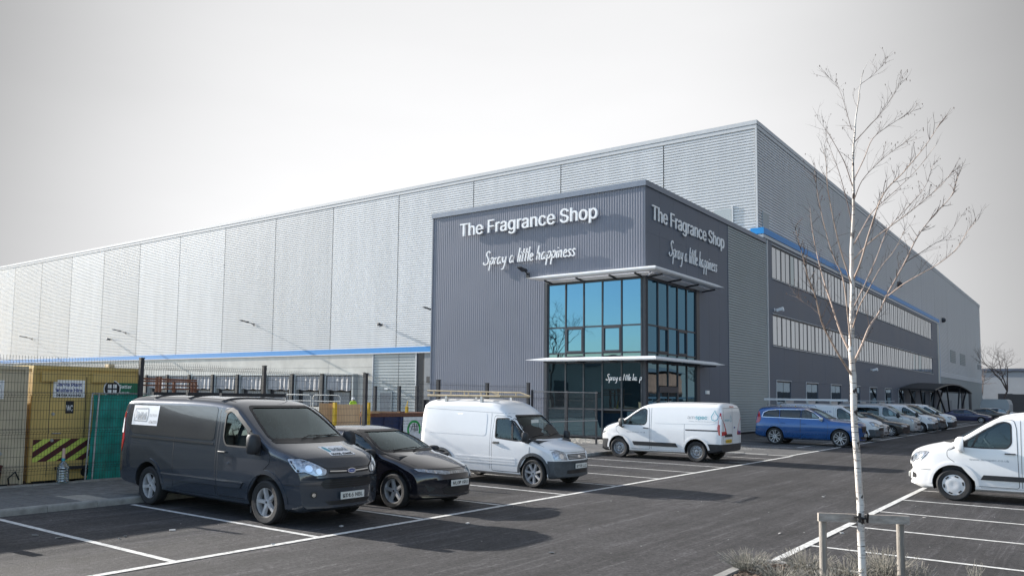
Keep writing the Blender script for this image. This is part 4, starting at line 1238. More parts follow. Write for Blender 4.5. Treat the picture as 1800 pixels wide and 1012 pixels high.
    # lamps, grilles, trim and badges
    for t in sp.get('bits', ()):
        for sg in ((1, -1) if t['view'] == 'side' or t.get('mirror') else (1,)):
            poly = t['poly'] if not (t.get('mirror') and sg < 0) else [(-a, b) for a, b in t['poly']]
            S.patch(t['name'], t['view'], poly, MT[t['mat']] if t['mat'] != 'paint' else P, body if t.get('sub') else V, t.get('off', .004), t.get('res', .05), (), sg if t['view'] == 'side' else 1, t.get('skirt', 0.0), t.get('rnd', 0.0))
    for t in sp.get('lines', ()):
        for sg in ((1, -1) if t['view'] == 'side' or t.get('mirror') else (1,)):
            pts = t['pts'] if not (t.get('mirror') and sg < 0) else [(-a, b) for a, b in t['pts']]
            S.seam(t['name'], t['view'], pts, t['w'], MT[t['mat']] if t['mat'] != 'paint' else P, body, t.get('off', .002), sg if t['view'] == 'side' else 1)
    # wheels
    tm, rm, hm_ = wheel_meshes(sp['wheel'], wr, sp['rim_r'], sp.get('tw', .22))
    for (m_, mt_) in ((tm, 'tyre'), (rm, sp.get('rim_mat', 'alloy')), (hm_, sp.get('hub_mat', 'black'))):
        if not m_.materials: m_.materials.append(MT[mt_])
    hwx = sp['track']
    for ax in (0, -wb):
        for sg in (1, -1):
            w = bpy.data.objects.new('wheel', tm); COL.objects.link(w); w.parent = V; w.location = (ax, sg * hwx, wr)
            rot = rnd.uniform(0, 6.28)
            w.rotation_euler = (0, rot, 0) if sg > 0 else (0, rot, math.pi)
            for nm_, m_ in (('rim', rm), ('hub', hm_)):
                q = bpy.data.objects.new(nm_, m_); COL.objects.link(q); q.parent = w
    # mirrors
    if 'mirror' in sp:
        mx_, my_, mz_, ml, mw, mh = sp['mirror']
        for sg in (1, -1):
            m = MB(); n = 12; pr = []
            for k, (xx, s_) in enumerate(((ml * .5, .35), (ml * .42, .7), (ml * .15, .95), (-ml * .2, 1.0), (-ml * .4, .98))):
                for q in range(n):
                    a = 2 * math.pi * q / n; e = .55
                    yy = mw / 2 * s_ * math.copysign(abs(math.cos(a)) ** e, math.cos(a)); zz = mh / 2 * s_ * math.copysign(abs(math.sin(a)) ** e, math.sin(a))
                    pr.append((mx_ + xx, sg * (my_ + mw / 2) + yy, mz_ + zz))
            fs_ = [(k * n + q, (k + 1) * n + q, (k + 1) * n + (q + 1) % n, k * n + (q + 1) % n) for k in range(4) for q in range(n)] + [tuple(range(n))[::-1], tuple(range(4 * n, 5 * n))]
            m.add(pr, fs_, smooth=True)
            m.bar((mx_, sg * (my_ + .06), mz_ - mh * .38), (mx_ + .02, sg * (my_ - .14), mz_ - mh * .5), .06, .09)
            mo = m.build('mirror', MT[sp.get('mirror_mat', 'plastic_blk')], V, world=False); fix_normals(mo.data)
            g2 = MB(); g2.box(mx_ - ml * .42, mx_ - ml * .41, sg * (my_ + mw / 2) - mw * .4, sg * (my_ + mw / 2) + mw * .4, mz_ - mh * .4, mz_ + mh * .4); g2.build('mirror_glass', MT['chrome'], mo, world=False)
    # cabin fittings
    if interior and sp.get('cabin'):
        cx0, cx1, fl = sp['cabin']; dx, dz = sp['dash']; hwc = sp['hw'][3][1] - .14
        m = MB(); m.prism([(dx + .45, dz + .02), (dx + .1, dz + .06), (dx - .15, dz), (dx - .2, dz - .25), (dx - .1, fl), (dx + .5, fl)], (0, -hwc, 0), (1, 0, 0), (0, 0, 1), (0, 2 * hwc, 0)); o_ = m.build('dashboard', MT['cabin'], body, world=False); fix_normals(o_.data)
        m = MB(); cw_ = Vector((dx - .32, -.38, dz + .02)); ax_ = Vector((.45, 0, -.35)).normalized(); e1 = Vector((0, 1, 0)); e2 = ax_.cross(e1)
        m.tube([cw_ + (e1 * math.cos(a) + e2 * math.sin(a)) * .185 for a in [2 * math.pi * k / 16 for k in range(17)]], .016, 5); m.bar(cw_ - e1 * .18, cw_ + e1 * .18, .03); m.bar(cw_, cw_ + ax_ * .3, .05); m.build('steering_wheel', MT['cabin'], body, world=False)
        sk = .80 if max(t[1] for t in sp['top']) < 1.6 else 1.0
        for sx_, sy_ in sp.get('seats', ()):
            m = MB()
            def cush(c_, a_, b_, h_, tilt):
                ca, sa = math.cos(tilt), math.sin(tilt); n = 10; vs_ = []; rows = 6
                for i in range(rows + 1):
                    t_ = i / rows; k = math.sin(math.pi * min(max(t_, .04), .96)) ** .35
                    for q in range(n):
                        an = 2 * math.pi * q / n; u = a_ * k * math.copysign(abs(math.cos(an)) ** .5, math.cos(an)); w_ = b_ * k * math.copysign(abs(math.sin(an)) ** .5, math.sin(an)); z_ = h_ * t_
                        vs_.append((c_[0] + u * ca - z_ * sa, c_[1] + w_, c_[2] + u * sa + z_ * ca))
                m.add(vs_, [(i * n + q, i * n + (q + 1) % n, (i + 1) * n + (q + 1) % n, (i + 1) * n + q) for i in range(rows) for q in range(n)] + [tuple(range(n))[::-1], tuple(range(rows * n, rows * n + n))], smooth=True)
            cush((sx_, sy_, fl + .1 * sk), .26, .25, .2 * sk, 0); cush((sx_ - .24, sy_, fl + .24 * sk), .08, .24, .62 * sk, .25); cush((sx_ - .43, sy_, fl + .86 * sk), .05, .13, .2 * sk, .2)
            m.build('seat', MT['seatc'], body, world=False)
    return V, S, body

def number_plate(S, V, view, txt, u, v, w=.52, h=.111, yellow=False, off=.02, flip=False):
    c = S.hit(view, u, v, off)
    d = VIEWS[view][0]; eu = Vector((0, 1, 0))
    sx = -1 if d.x > 0 else 1
    m = MB(); m.obox(c, (0, w / 2, 0), (0, 0, h / 2), (.006, 0, 0)); p = m.build('number_plate', MT['plate_y' if yellow else 'plate_w'], V, world=False)
    vs, fs = text_geo(txt, size=h * .98, offset=.0016 * 10 * h, spacing=1.0)
    W_ = max(q[0] for q in vs); k = w * .88 / W_; H_ = max(q[1] for q in vs)
    outw = -d
    # right-reading seen from outside
    er = Vector((0, 0, 1)).cross(outw)
    m = MB(); m.add([c + outw * .0075 + er * ((q[0] - W_ / 2) * k) + Vector((0, 0, 1)) * (q[1] - H_ / 2) for q in vs], fs); m.build('plate_number', MT['ink'], p, world=False)
    return p
def wiper(S, V, pts, mat='black'):
    m = MB(); P = [S.hit('front', y, z, .022) for y, z in pts]; m.tube(P, .009, 5); m.build('wiper', MT[mat], V, world=False)
def roof_rail(V, x0, x1, y, z, mat, r=.022, name='roof_rail'):
    for sg in (1, -1):
        m = MB(); m.tube([(x0, sg * y, z - .07), (x0 - .08, sg * y, z), (x1 + .08, sg * y, z), (x1, sg * y, z - .07)], r, 6)
        for t_ in (.3, .65): m.bar((x0 + (x1 - x0) * t_, sg * y, z - .08), (x0 + (x1 - x0) * t_, sg * y, z), .04)
        m.build(name, mat, V, world=False)
# ------------------------------------------------------------------ vehicle shapes
def cut(co_, no_): return (Vector(co_), Vector(no_))
def circle(cx, cz, r, n=14): return [(cx + r * math.cos(2 * math.pi * k / n), cz + r * math.sin(2 * math.pi * k / n)) for k in range(n)]
def panel_van(wb=3.30, kind='grey', paint_='p_dark', wheel='five', rim_mat='alloy', glazed=False, facelift=False, bump='plastic', ro=1.06):
    xr = -wb - ro
    win = [(-.10, 1.20), (-.55, 1.18), (-1.02, 1.185), (-1.10, 1.29), (-1.10, 1.69), (-1.0, 1.735), (-.88, 1.70), (-.62, 1.535), (-.34, 1.34)]
    sp = dict(paint=paint_, wb=wb, wr=.345, rim_r=.225, arch=.42, track=.845, tw=.23, wheel=wheel, rim_mat=rim_mat,
        top=[(.98, .64), (.972, .76), (.945, .89), (.90, .99), (.82, 1.065), (.60, 1.155), (.30, 1.235), (.15, 1.28), (-.20, 1.47), (-.62, 1.725), (-.86, 1.845), (-1.1, 1.915), (-1.6, 1.965), (-2.4, 1.985), (xr + .5, 1.98), (xr + .2, 1.965), (xr + .07, 1.92), (xr + .02, 1.83), (xr, 1.70)],
        hw=[(.98, .86), (.85, .90), (.5, .955), (0, .985), (-1.2, .993), (xr + .9, .99), (xr + .2, .975), (xr, .945)],
        bot=[(.98, .30), (.75, .225), (.2, .23), (-wb, .27), (xr + .25, .32), (xr, .38)],
        side=[(.2, .925), (.42, .972), (.66, 1.0), (.95, .998), (1.12, .985), (1.5, .945), (1.8, .895), (2.0, .86)],
        r=[(.98, .05), (.9, .10), (.5, .13), (.15, .12), (-.4, .11), (-.9, .15), (-1.5, .19), (xr + .2, .19), (xr, .14)],
        bow=[(.98, .26), (.6, .22), (.2, .17), (-.5, .10), (-1.0, .03), (-1.3, 0), (xr + .2, 0), (xr, -.035)], sq=3.6,
        fine=((.80, .98, 9), (-.9, .2, 16), (xr, xr + .1, 5)),
        cabin=(-1.42, .22, .62), dash=(-.28, 1.16), seats=((-.85, -.42), (-.85, .42), (-.85, .05)),
        glass=[dict(name='side_window', view='side', poly=win, r=.05, door='front', bars=[((-.38, 1.19), (-.50, 1.44))]),
               dict(name='windscreen', view='front', poly=[(-.80, 1.315), (.80, 1.315), (.735, 1.60), (.655, 1.80), (-.655, 1.80), (-.735, 1.60)], r=.07, depth=-1.2, rub=.03)],
        doors=[dict(name='front', poly=[(-1.22, .36), (-.40, .36), (-.10, .80), (.10, .95), (.10, 1.09), (-.06, 1.20), (-.33, 1.37), (-.62, 1.565), (-.88, 1.735), (-1.02, 1.785), (-1.16, 1.775), (-1.20, 1.6)], handle=[(-1.08, 1.07)])],
        mirror=(-.16, .97, 1.24, .19, .21, .33), mirror_mat='plastic_blk',
        zones=[dict(name='front_bumper', mat=bump, cuts=[cut((0, 0, .64), (0, 0, 1)), cut((.44, 0, 0), (1, 0, 0))], test=lambda c: c.x > .44 and c.z < .64),
               dict(name='rear_bumper', mat=bump, cuts=[cut((0, 0, .62), (0, 0, 1)), cut((xr + .62, 0, 0), (1, 0, 0))], test=lambda c: c.x < xr + .62 and c.z < .62)])
    hl = [(.34, 1.05), (.47, 1.12), (.78, 1.13), (.79, .95), (.60, .86), (.40, .92)]
    bits = [dict(name='headlight_surround', view='front', poly=grow([(.47, .875), (.50, .80), (.66, .79), (.835, .87), (.85, 1.03), (.80, 1.045), (.60, .95)], .012), mat='black', off=.006, mirror=True, rnd=.03),
            dict(name='headlight_surround', view='side', poly=grow([(.78, .86), (.66, .84), (.55, .95), (.46, 1.04), (.64, 1.04), (.78, .98)], .012), mat='black', off=.006, rnd=.03),
            dict(name='headlight', view='front', poly=[(.47, .875), (.50, .80), (.66, .79), (.835, .87), (.85, 1.03), (.80, 1.045), (.60, .95)], mat='lamp_white', off=.008, mirror=True, rnd=.03, skirt=.006),
            dict(name='headlight', view='side', poly=[(.78, .86), (.66, .84), (.55, .95), (.46, 1.04), (.64, 1.04), (.78, .98)], mat='lamp_white', off=.0085, rnd=.03, skirt=.006),
            dict(name='headlight_lens', view='front', poly=circle(.60, .855, .045), mat='chrome', off=.011, mirror=True),
            dict(name='headlight_lens', view='front', poly=circle(.735, .90, .05), mat='chrome', off=.011, mirror=True),
            dict(name='grille', view='front', poly=[(-.50, .59), (.50, .59), (.57, .655), (.50, .735), (-.50, .735), (-.57, .655)], mat='black', off=.004, rnd=.03),
            dict(name='lower_grille', view='front', poly=[(-.42, .34), (.42, .34), (.50, .40), (-.50, .40)], mat='black', off=.004, rnd=.02),
            dict(name='upper_grille', view='front', poly=[(-.45, .815), (.45, .815), (.43, .875), (-.43, .875)], mat='black', off=.005, rnd=.02),
            dict(name='fog_lamp', view='front', poly=circle(.66, .50, .05), mat='black', off=.005, mirror=True),
            dict(name='fog_lamp_lens', view='front', poly=circle(.66, .50, .028), mat='chrome', off=.010, mirror=True),
            dict(name='cowl', view='front', poly=[(-.80, 1.25), (.80, 1.25), (.82, 1.295), (-.82, 1.295)], mat='black', off=.004, rnd=.01),
            dict(name='arch_trim', view='side', poly=arc_poly(0, .355, .49, 0, 180) + arc_poly(0, .355, .425, 180, 0), mat='paint', off=.014, skirt=.016, res=.06),
            dict(name='arch_trim', view='side', poly=arc_poly(-wb, .355, .49, 8, 172) + arc_poly(-wb, .355, .425, 172, 8), mat='paint', off=.014, skirt=.016, res=.06),
            dict(name='quarter_window', view='side', poly=[(.09, 1.08), (-.04, 1.175), (-.30, 1.345), (-.30, 1.21), (-.10, 1.165)], mat='black', off=.006, rnd=.01)]
    if glazed:
        bits.append(dict(name='rear_side_window', view='side', poly=[(-1.36, 1.22), (-wb - .2, 1.24), (-wb - .2, 1.68), (-1.36, 1.72)], mat='car_glass_dark', off=.007, rnd=.08))
        bits.append(dict(name='window_backing', view='side', poly=[(-1.34, 1.2), (-wb - .22, 1.22), (-wb - .22, 1.70), (-1.34, 1.74)], mat='black', off=.004, rnd=.08))
    else:
        bits.append(dict(name='side_panel', view='side', poly=[(-1.36, 1.24), (-wb - .62, 1.27), (-wb - .86, 1.45), (-wb - .83, 1.74), (-wb - .62, 1.80), (-1.36, 1.80)], mat='paint' if paint_ != 'p_dark' else 'p_darkgloss', off=.005, rnd=.09, skirt=.006))
    for zz in ((.625, .66, .695) ): bits.append(dict(name='grille_bar', view='front', poly=[(-.52, zz - .008), (.52, zz - .008), (.52, zz + .006), (-.52, zz + .006)], mat='plastic_blk', off=.012, sub=True))
    bits += [dict(name='tail_light', view='side', poly=[(xr + .006, .90), (xr + .12, .92), (xr + .17, 1.15), (xr + .12, 1.45), (xr + .10, 1.66), (xr + .045, 1.64), (xr + .02, 1.3)], mat='lamp_red', off=.008, rnd=.03, skirt=.008),
             dict(name='tail_light_clear', view='side', poly=[(xr + .05, 1.26), (xr + .13, 1.26), (xr + .10, 1.54), (xr + .06, 1.54)], mat='sign_white', off=.013, rnd=.02)]
    sp['bits'] = bits
    sp['lines'] = [dict(name='bonnet_gap', view='front', pts=[(-.83, 1.06), (-.60, .965), (-.46, .895), (.46, .895), (.60, .965), (.83, 1.06)], w=.010, mat='black'),
                   dict(name='panel_gap', view='side', pts=[(-1.28, .36), (-1.28, 1.86)], w=.009, mat='black'),
                   dict(name='panel_gap', view='side', pts=[(-2.52, .40), (-2.52, 1.84)], w=.008, mat='black'),
                   dict(name='bumper_gap', view='side', pts=[(.44, .645), (.90, .645)], w=.009, mat='black'),
                   dict(name='sill_trim', view='side', pts=[(-.52, .30), (-wb + .55, .32)], w=.06, mat='plastic_blk'),
                   dict(name='roof_gutter', view='top', pts=[(-1.15, .70), (xr + .25, .70)], w=.025, mat='black'), dict(name='roof_gutter', view='top', pts=[(-1.15, -.70), (xr + .25, -.70)], w=.025, mat='black'),
                   dict(name='rear_door_gap', view='rear', pts=[(0, .5), (0, 1.82)], w=.012, mat='black'),
                   dict(name='rear_door_gap', view='rear', pts=[(-.80, .62), (-.76, 1.80), (.76, 1.80), (.80, .62)], w=.012, mat='black')]
    sp['xr'] = xr
    return sp
MT['p_darkgloss'] = paint('dark_grey_gloss', (.040, .042, .047), .05, .18, .2, .8)

def hatch(paint_='p_civic'):                                      # low one-box hatchback
    wb = 2.635; xr = -3.36
    sp = dict(paint=paint_, wb=wb, wr=.325, rim_r=.222, arch=.375, track=.775, tw=.22, wheel='five', rim_mat='alloy',
        top=[(.89, .42), (.885, .56), (.85, .67), (.76, .745), (.55, .83), (.15, .945), (-.16, 1.01), (-.5, 1.165), (-.9, 1.325), (-1.25, 1.41), (-1.7, 1.452), (-2.2, 1.435), (-2.7, 1.34), (-3.05, 1.19), (-3.24, 1.05), (-3.33, .92), (xr, .62)],
        hw=[(.89, .80), (.75, .83), (.4, .865), (0, .882), (-1.3, .888), (-2.6, .885), (-3.1, .84), (xr, .76)],
        bot=[(.89, .24), (.7, .19), (.2, .20), (-wb, .22), (xr + .2, .28), (xr, .36)],
        side=[(.15, .94), (.35, .985), (.6, 1.0), (.85, .985), (.98, .955), (1.2, .865), (1.4, .765), (1.5, .71)],
        r=[(.89, .10), (.7, .11), (.2, .12), (-.16, .12), (-.7, .12), (-1.2, .15), (-2.2, .17), (-3.0, .15), (xr, .1)],
        bow=[(.89, .36), (.6, .30), (.2, .24), (-.3, .20), (-.9, .12), (-1.3, .03), (-1.7, 0), (-2.8, -.03), (xr, -.12)], sq=3.2,
        fine=((.72, .89, 8), (-1.1, .1, 16), (xr, xr + .15, 5)),
        cabin=(-2.75, -.05, .45), dash=(-.42, .93), seats=((-1.2, -.37), (-1.2, .37), (-2.05, -.37), (-2.05, .37)),
        glass=[dict(name='side_window', view='side', poly=[(-.50, 1.0), (-1.45, .99), (-1.48, 1.32), (-1.25, 1.345), (-1.0, 1.28), (-.72, 1.14)], r=.04, door='front'),
               dict(name='rear_side_window', view='side', poly=[(-1.60, .99), (-2.45, 1.02), (-2.62, 1.12), (-2.3, 1.27), (-1.62, 1.325)], r=.04),
               dict(name='windscreen', view='front', poly=[(-.72, 1.035), (.72, 1.035), (.66, 1.2), (.56, 1.365), (-.56, 1.365), (-.66, 1.2)], r=.06, depth=-1.5, rub=.028)],
        doors=[dict(name='front', poly=[(-1.54, .30), (-.52, .30), (-.46, .6), (-.40, .9), (-.44, .99), (-.70, 1.165), (-1.0, 1.315), (-1.25, 1.375), (-1.51, 1.36), (-1.54, .95)], handle=[(-1.40, .86)])],
        mirror=(-.52, .86, 1.0, .17, .19, .13), mirror_mat='plastic_blk')
    sp['bits'] = [dict(name='headlight', view='front', poly=[(.22, .655), (.34, .645), (.74, .70), (.765, .745), (.60, .735), (.24, .705)], mat='lamp_white', off=.007, mirror=True, rnd=.012),
                  dict(name='grille_strip', view='front', poly=[(-.225, .655), (.225, .655), (.235, .705), (-.235, .705)], mat='lamp_in', off=.007, rnd=.01),
                  dict(name='lower_grille', view='front', poly=[(-.36, .29), (.36, .29), (.42, .40), (.30, .43), (-.30, .43), (-.42, .40)], mat='black', off=.004, rnd=.02),
                  dict(name='fog_recess', view='front', poly=[(.50, .40), (.68, .47), (.62, .33)], mat='black', off=.004, mirror=True, rnd=.02),
                  dict(name='arch_trim', view='side', poly=arc_poly(0, .335, .415, 0, 180) + arc_poly(0, .335, .377, 180, 0), mat='paint', off=.012, skirt=.014),
                  dict(name='arch_trim', view='side', poly=arc_poly(-wb, .335, .415, 0, 180) + arc_poly(-wb, .335, .377, 180, 0), mat='paint', off=.012, skirt=.014),
                  dict(name='quarter_window', view='side', poly=[(-.30, .965), (-.47, .985), (-.70, 1.125), (-.52, 1.06)], mat='black', off=.006, rnd=.01),
                  dict(name='tail_light', view='rear', poly=[(.35, .88), (.74, .86), (.70, .97), (.35, .96)], mat='lamp_red', off=.01, mirror=True, rnd=.02)]
    sp['lines'] = [dict(name='bonnet_gap', view='front', pts=[(-.74, .94), (-.70, .80), (-.60, .745), (.60, .745), (.70, .80), (.74, .94)], w=.009, mat='black'),
                   dict(name='bumper_lip', view='front', pts=[(-.62, .29), (-.36, .265), (.36, .265), (.62, .29)], w=.02, mat='plastic_blk', off=.006),
                   dict(name='panel_gap', view='side', pts=[(-2.42, .42), (-2.30, .7), (-2.42, 1.0)], w=.008, mat='black')]
    sp['xr'] = xr
    return sp

def high_van():                                                    # small high-roof panel van
    wb = 2.912; xr = -3.70
    sp = dict(paint='p_white', wb=wb, wr=.325, rim_r=.235, arch=.385, track=.79, tw=.21, wheel='seven', rim_mat='alloy',
        top=[(.80, .44), (.795, .60), (.76, .74), (.71, .84), (.62, .895), (.35, .985), (.06, 1.06), (-.08, 1.11), (-.38, 1.39), (-.66, 1.62), (-.74, 1.67), (-.92, 1.80), (-1.12, 1.905), (-1.4, 1.965), (-1.9, 1.99), (xr + .4, 1.985), (xr + .14, 1.955), (xr + .06, 1.90), (xr, 1.66)],
        hw=[(.80, .80), (.65, .84), (.35, .87), (0, .885), (-1.2, .897), (-3.0, .897), (xr + .15, .885), (xr, .85)],
        bot=[(.80, .27), (.6, .22), (0, .23), (-wb, .27), (xr + .2, .33), (xr, .38)],
        side=[(.2, .94), (.4, .985), (.6, 1.0), (.9, .995), (1.06, .98), (1.4, .93), (1.7, .88), (2.0, .82)],
        r=[(.80, .09), (.6, .10), (.1, .11), (-.4, .10), (-.75, .12), (-1.2, .20), (xr + .2, .2), (xr, .12)],
        bow=[(.80, .24), (.5, .19), (0, .14), (-.6, .10), (-.9, .08), (-1.3, .02), (-1.7, 0), (xr, -.03)], sq=3.4,
        fine=((.6, .8, 8), (-1.2, .1, 18), (xr, xr + .12, 4)),
        cabin=(-1.36, .0, .52), dash=(-.36, 1.03), seats=((-.9, -.38), (-.9, .38)),
        glass=[dict(name='side_window', view='side', poly=[(-.20, 1.06), (-.52, 1.05), (-1.14, 1.10), (-1.15, 1.53), (-.80, 1.545), (-.62, 1.46)], r=.04, door='front', bars=[((-.62, 1.06), (-.66, 1.54))], barw=.05),
               dict(name='windscreen', view='front', poly=[(-.72, 1.155), (.72, 1.155), (.665, 1.4), (.605, 1.60), (-.605, 1.60), (-.665, 1.4)], r=.05, depth=-1.2, rub=.03)],
        doors=[dict(name='front', poly=[(-1.24, .33), (-.36, .33), (-.12, .72), (-.10, 1.03), (-.24, 1.13), (-.62, 1.52), (-.80, 1.60), (-1.20, 1.60), (-1.24, 1.2)], handle=[(-1.12, .97)])],
        mirror=(-.16, .885, 1.14, .14, .17, .24), mirror_mat='plastic_blk',
        zones=[dict(name='front_bumper', mat='plastic', cuts=[cut((0, 0, .625), (0, 0, 1)), cut((.40, 0, 0), (1, 0, 0))], test=lambda c: c.x > .40 and c.z < .625),
               dict(name='rear_bumper', mat='plastic', cuts=[cut((0, 0, .52), (0, 0, 1)), cut((xr + .4, 0, 0), (1, 0, 0))], test=lambda c: c.x < xr + .4 and c.z < .52)])
    sp['bits'] = [dict(name='headlight', view='front', poly=[(.44, .645), (.78, .65), (.80, .82), (.66, .865), (.48, .80)], mat='lamp_white', off=.008, mirror=True, rnd=.03, skirt=.006),
                  dict(name='headlight_lens', view='front', poly=circle(.60, .73, .055), mat='chrome', off=.011, mirror=True),
                  dict(name='grille', view='front', poly=[(-.41, .655), (.41, .655), (.43, .775), (-.43, .775)], mat='plastic_blk', off=.005, rnd=.02),
                  dict(name='lower_grille', view='front', poly=[(-.46, .34), (.46, .34), (.46, .42), (-.46, .42)], mat='black', off=.005, rnd=.02),
                  dict(name='cowl', view='front', poly=[(-.74, 1.085), (.74, 1.085), (.74, 1.13), (-.74, 1.13)], mat='black', off=.004, rnd=.01),
                  dict(name='arch_trim', view='side', poly=arc_poly(0, .335, .455, 0, 180) + arc_poly(0, .335, .388, 180, 0), mat='plastic', off=.016, skirt=.018),
                  dict(name='arch_trim', view='side', poly=arc_poly(-wb, .335, .455, 0, 180) + arc_poly(-wb, .335, .388, 180, 0), mat='plastic', off=.016, skirt=.018),
                  dict(name='side_panel', view='side', poly=[(-1.45, 1.12), (-3.45, 1.14), (-3.50, 1.62), (-1.45, 1.66)], mat='paint', off=.004, rnd=.1, skirt=.005),
                  dict(name='quarter_window', view='side', poly=[(-.06, 1.035), (-.02, 1.09), (-.42, 1.41), (-.40, 1.16), (-.22, 1.04)], mat='black', off=.006, rnd=.01)]
    for zz in (.685, .715, .745): sp['bits'].append(dict(name='grille_bar', view='front', poly=[(-.41, zz - .006), (.41, zz - .006), (.41, zz + .006), (-.41, zz + .006)], mat='alloy', off=.011, sub=True))
    for zz in (.50, .56, .62): sp['bits'].append(dict(name='rubbing_strip', view='side', poly=[(-.52, zz - .018), (-.52, zz + .018), (-wb + .48, zz + .022), (-wb + .48, zz - .014)], mat='paint', off=.010, skirt=.011))
    sp['lines'] = [dict(name='bonnet_gap', view='front', pts=[(-.78, 1.02), (-.76, .87), (-.66, .872), (-.47, .81), (.47, .81), (.66, .872), (.76, .87), (.78, 1.02)], w=.009, mat='black'),
                   dict(name='panel_gap', view='side', pts=[(-1.31, .36), (-1.31, 1.66)], w=.007, mat='black'),
                   dict(name='roof_seam', view='side', pts=[(-.72, 1.66), (-3.55, 1.74)], w=.008, mat='ink_grey')]
    sp['xr'] = xr
    return sp

def suv(paint_='p_blue'):
    wb = 2.984; xr = -4.03
    sp = dict(paint=paint_, wb=wb, wr=.385, rim_r=.29, arch=.435, track=.86, tw=.26, wheel='split', rim_mat='alloy',
        top=[(.90, .66), (.895, .86), (.87, 1.0), (.80, 1.07), (.55, 1.12), (.1, 1.165), (-.32, 1.205), (-.5, 1.27), (-.9, 1.47), (-1.3, 1.64), (-1.65, 1.72), (-2.3, 1.75), (-3.1, 1.75), (-3.6, 1.715), (-3.80, 1.65), (-3.92, 1.42), (-3.98, 1.16), (-4.02, .98), (xr, .7)],
        hw=[(.90, .86), (.75, .91), (.4, .96), (0, .985), (-1.3, .99), (-3.0, .985), (-3.7, .95), (xr, .90)],
        bot=[(.90, .32), (.7, .26), (0, .27), (-wb, .29), (xr + .2, .36), (xr, .42)],
        side=[(.25, .945), (.45, .985), (.7, 1.0), (.95, .985), (1.08, .955), (1.4, .865), (1.65, .775), (1.8, .72)],
        r=[(.90, .10), (.6, .11), (-.2, .11), (-.8, .11), (-1.4, .14), (-3.0, .16), (-3.8, .12), (xr, .1)],
        bow=[(.90, .28), (.5, .22), (-.2, .16), (-.9, .10), (-1.4, .02), (-1.8, 0), (-3.3, -.02), (xr, -.10)], sq=3.4,
        fine=((.74, .9, 7), (-1.4, -.2, 14), (xr, xr + .2, 5)),
        cabin=(-3.5, -.3, .55), dash=(-.62, 1.06), seats=((-1.45, -.4), (-1.45, .4), (-2.35, -.4), (-2.35, .4)),
        glass=[dict(name='side_window', view='side', poly=[(-.86, 1.21), (-1.72, 1.215), (-1.72, 1.57), (-1.5, 1.575), (-1.2, 1.46)], r=.03, door='front'),
               dict(name='rear_side_window', view='side', poly=[(-1.80, 1.215), (-2.72, 1.225), (-2.72, 1.57), (-1.80, 1.58)], r=.03, door='rear', mat='car_glass_dark'),
               dict(name='quarter_glass', view='side', poly=[(-2.80, 1.23), (-3.55, 1.27), (-3.48, 1.43), (-3.30, 1.53), (-2.80, 1.565)], r=.04, mat='car_glass_dark'),
               dict(name='windscreen', view='front', poly=[(-.76, 1.26), (.76, 1.26), (.69, 1.47), (.61, 1.63), (-.61, 1.63), (-.69, 1.47)], r=.05, depth=-1.8, rub=.028)],
        doors=[dict(name='front', poly=[(-1.76, .36), (-.62, .36), (-.52, .7), (-.55, 1.06), (-.80, 1.20), (-1.2, 1.50), (-1.5, 1.615), (-1.75, 1.61)], handle=[(-1.62, .98)]),
               dict(name='rear', poly=[(-2.72, .36), (-1.78, .36), (-1.78, 1.61), (-2.74, 1.60), (-2.80, 1.1), (-2.62, .75)], handle=[(-2.58, 1.0)])],
        mirror=(-.80, .92, 1.22, .17, .22, .15), mirror_mat='p_silver', handle_mat='p_blue')
    sp['bits'] = [dict(name='headlight', view='front', poly=[(.50, .86), (.80, .89), (.82, .98), (.52, .96)], mat='lamp_white', off=.008, mirror=True, rnd=.02),
                  dict(name='grille', view='front', poly=[(-.40, .66), (.40, .66), (.44, .92), (-.44, .92)], mat='black', off=.006, rnd=.03),
                  dict(name='lower_grille', view='front', poly=[(-.5, .36), (.5, .36), (.55, .48), (-.55, .48)], mat='black', off=.005, rnd=.03),
                  dict(name='arch_trim', view='side', poly=arc_poly(0, .395, .50, -5, 185) + arc_poly(0, .395, .438, 185, -5), mat='paint', off=.014, skirt=.016),
                  dict(name='arch_trim', view='side', poly=arc_poly(-wb, .395, .50, -5, 185) + arc_poly(-wb, .395, .438, 185, -5), mat='paint', off=.014, skirt=.016),
                  dict(name='door_moulding', view='side', poly=[(-.56, .50), (-2.4, .50), (-2.4, .56), (-.56, .56)], mat='paint', off=.02, skirt=.02, rnd=.02),
                  dict(name='tail_light', view='side', poly=[(-3.90, .95), (-3.72, 1.0), (-3.66, 1.16), (-3.74, 1.5), (-3.80, 1.5), (-3.84, 1.2)], mat='lamp_red', off=.01, rnd=.03),
                  dict(name='tail_light', view='rear', poly=[(.66, .95), (.86, .95), (.84, 1.1), (.72, 1.5), (.66, 1.5), (.72, 1.12)], mat='lamp_red', off=.012, mirror=True, rnd=.02)]
    sp['lines'] = [dict(name='window_trim', view='side', pts=[(-.74, 1.19), (-3.62, 1.245), (-3.54, 1.45), (-3.30, 1.56), (-2.8, 1.60), (-1.5, 1.615), (-1.18, 1.50), (-.74, 1.19)], w=.022, mat='chrome', off=.009),
                   dict(name='sill_trim', view='side', pts=[(-.5, .34), (-2.45, .34)], w=.06, mat='plastic_blk'),
                   dict(name='bonnet_gap', view='front', pts=[(-.80, 1.02), (-.76, .94), (.76, .94), (.80, 1.02)], w=.009, mat='black')]
    sp['xr'] = xr
    return sp

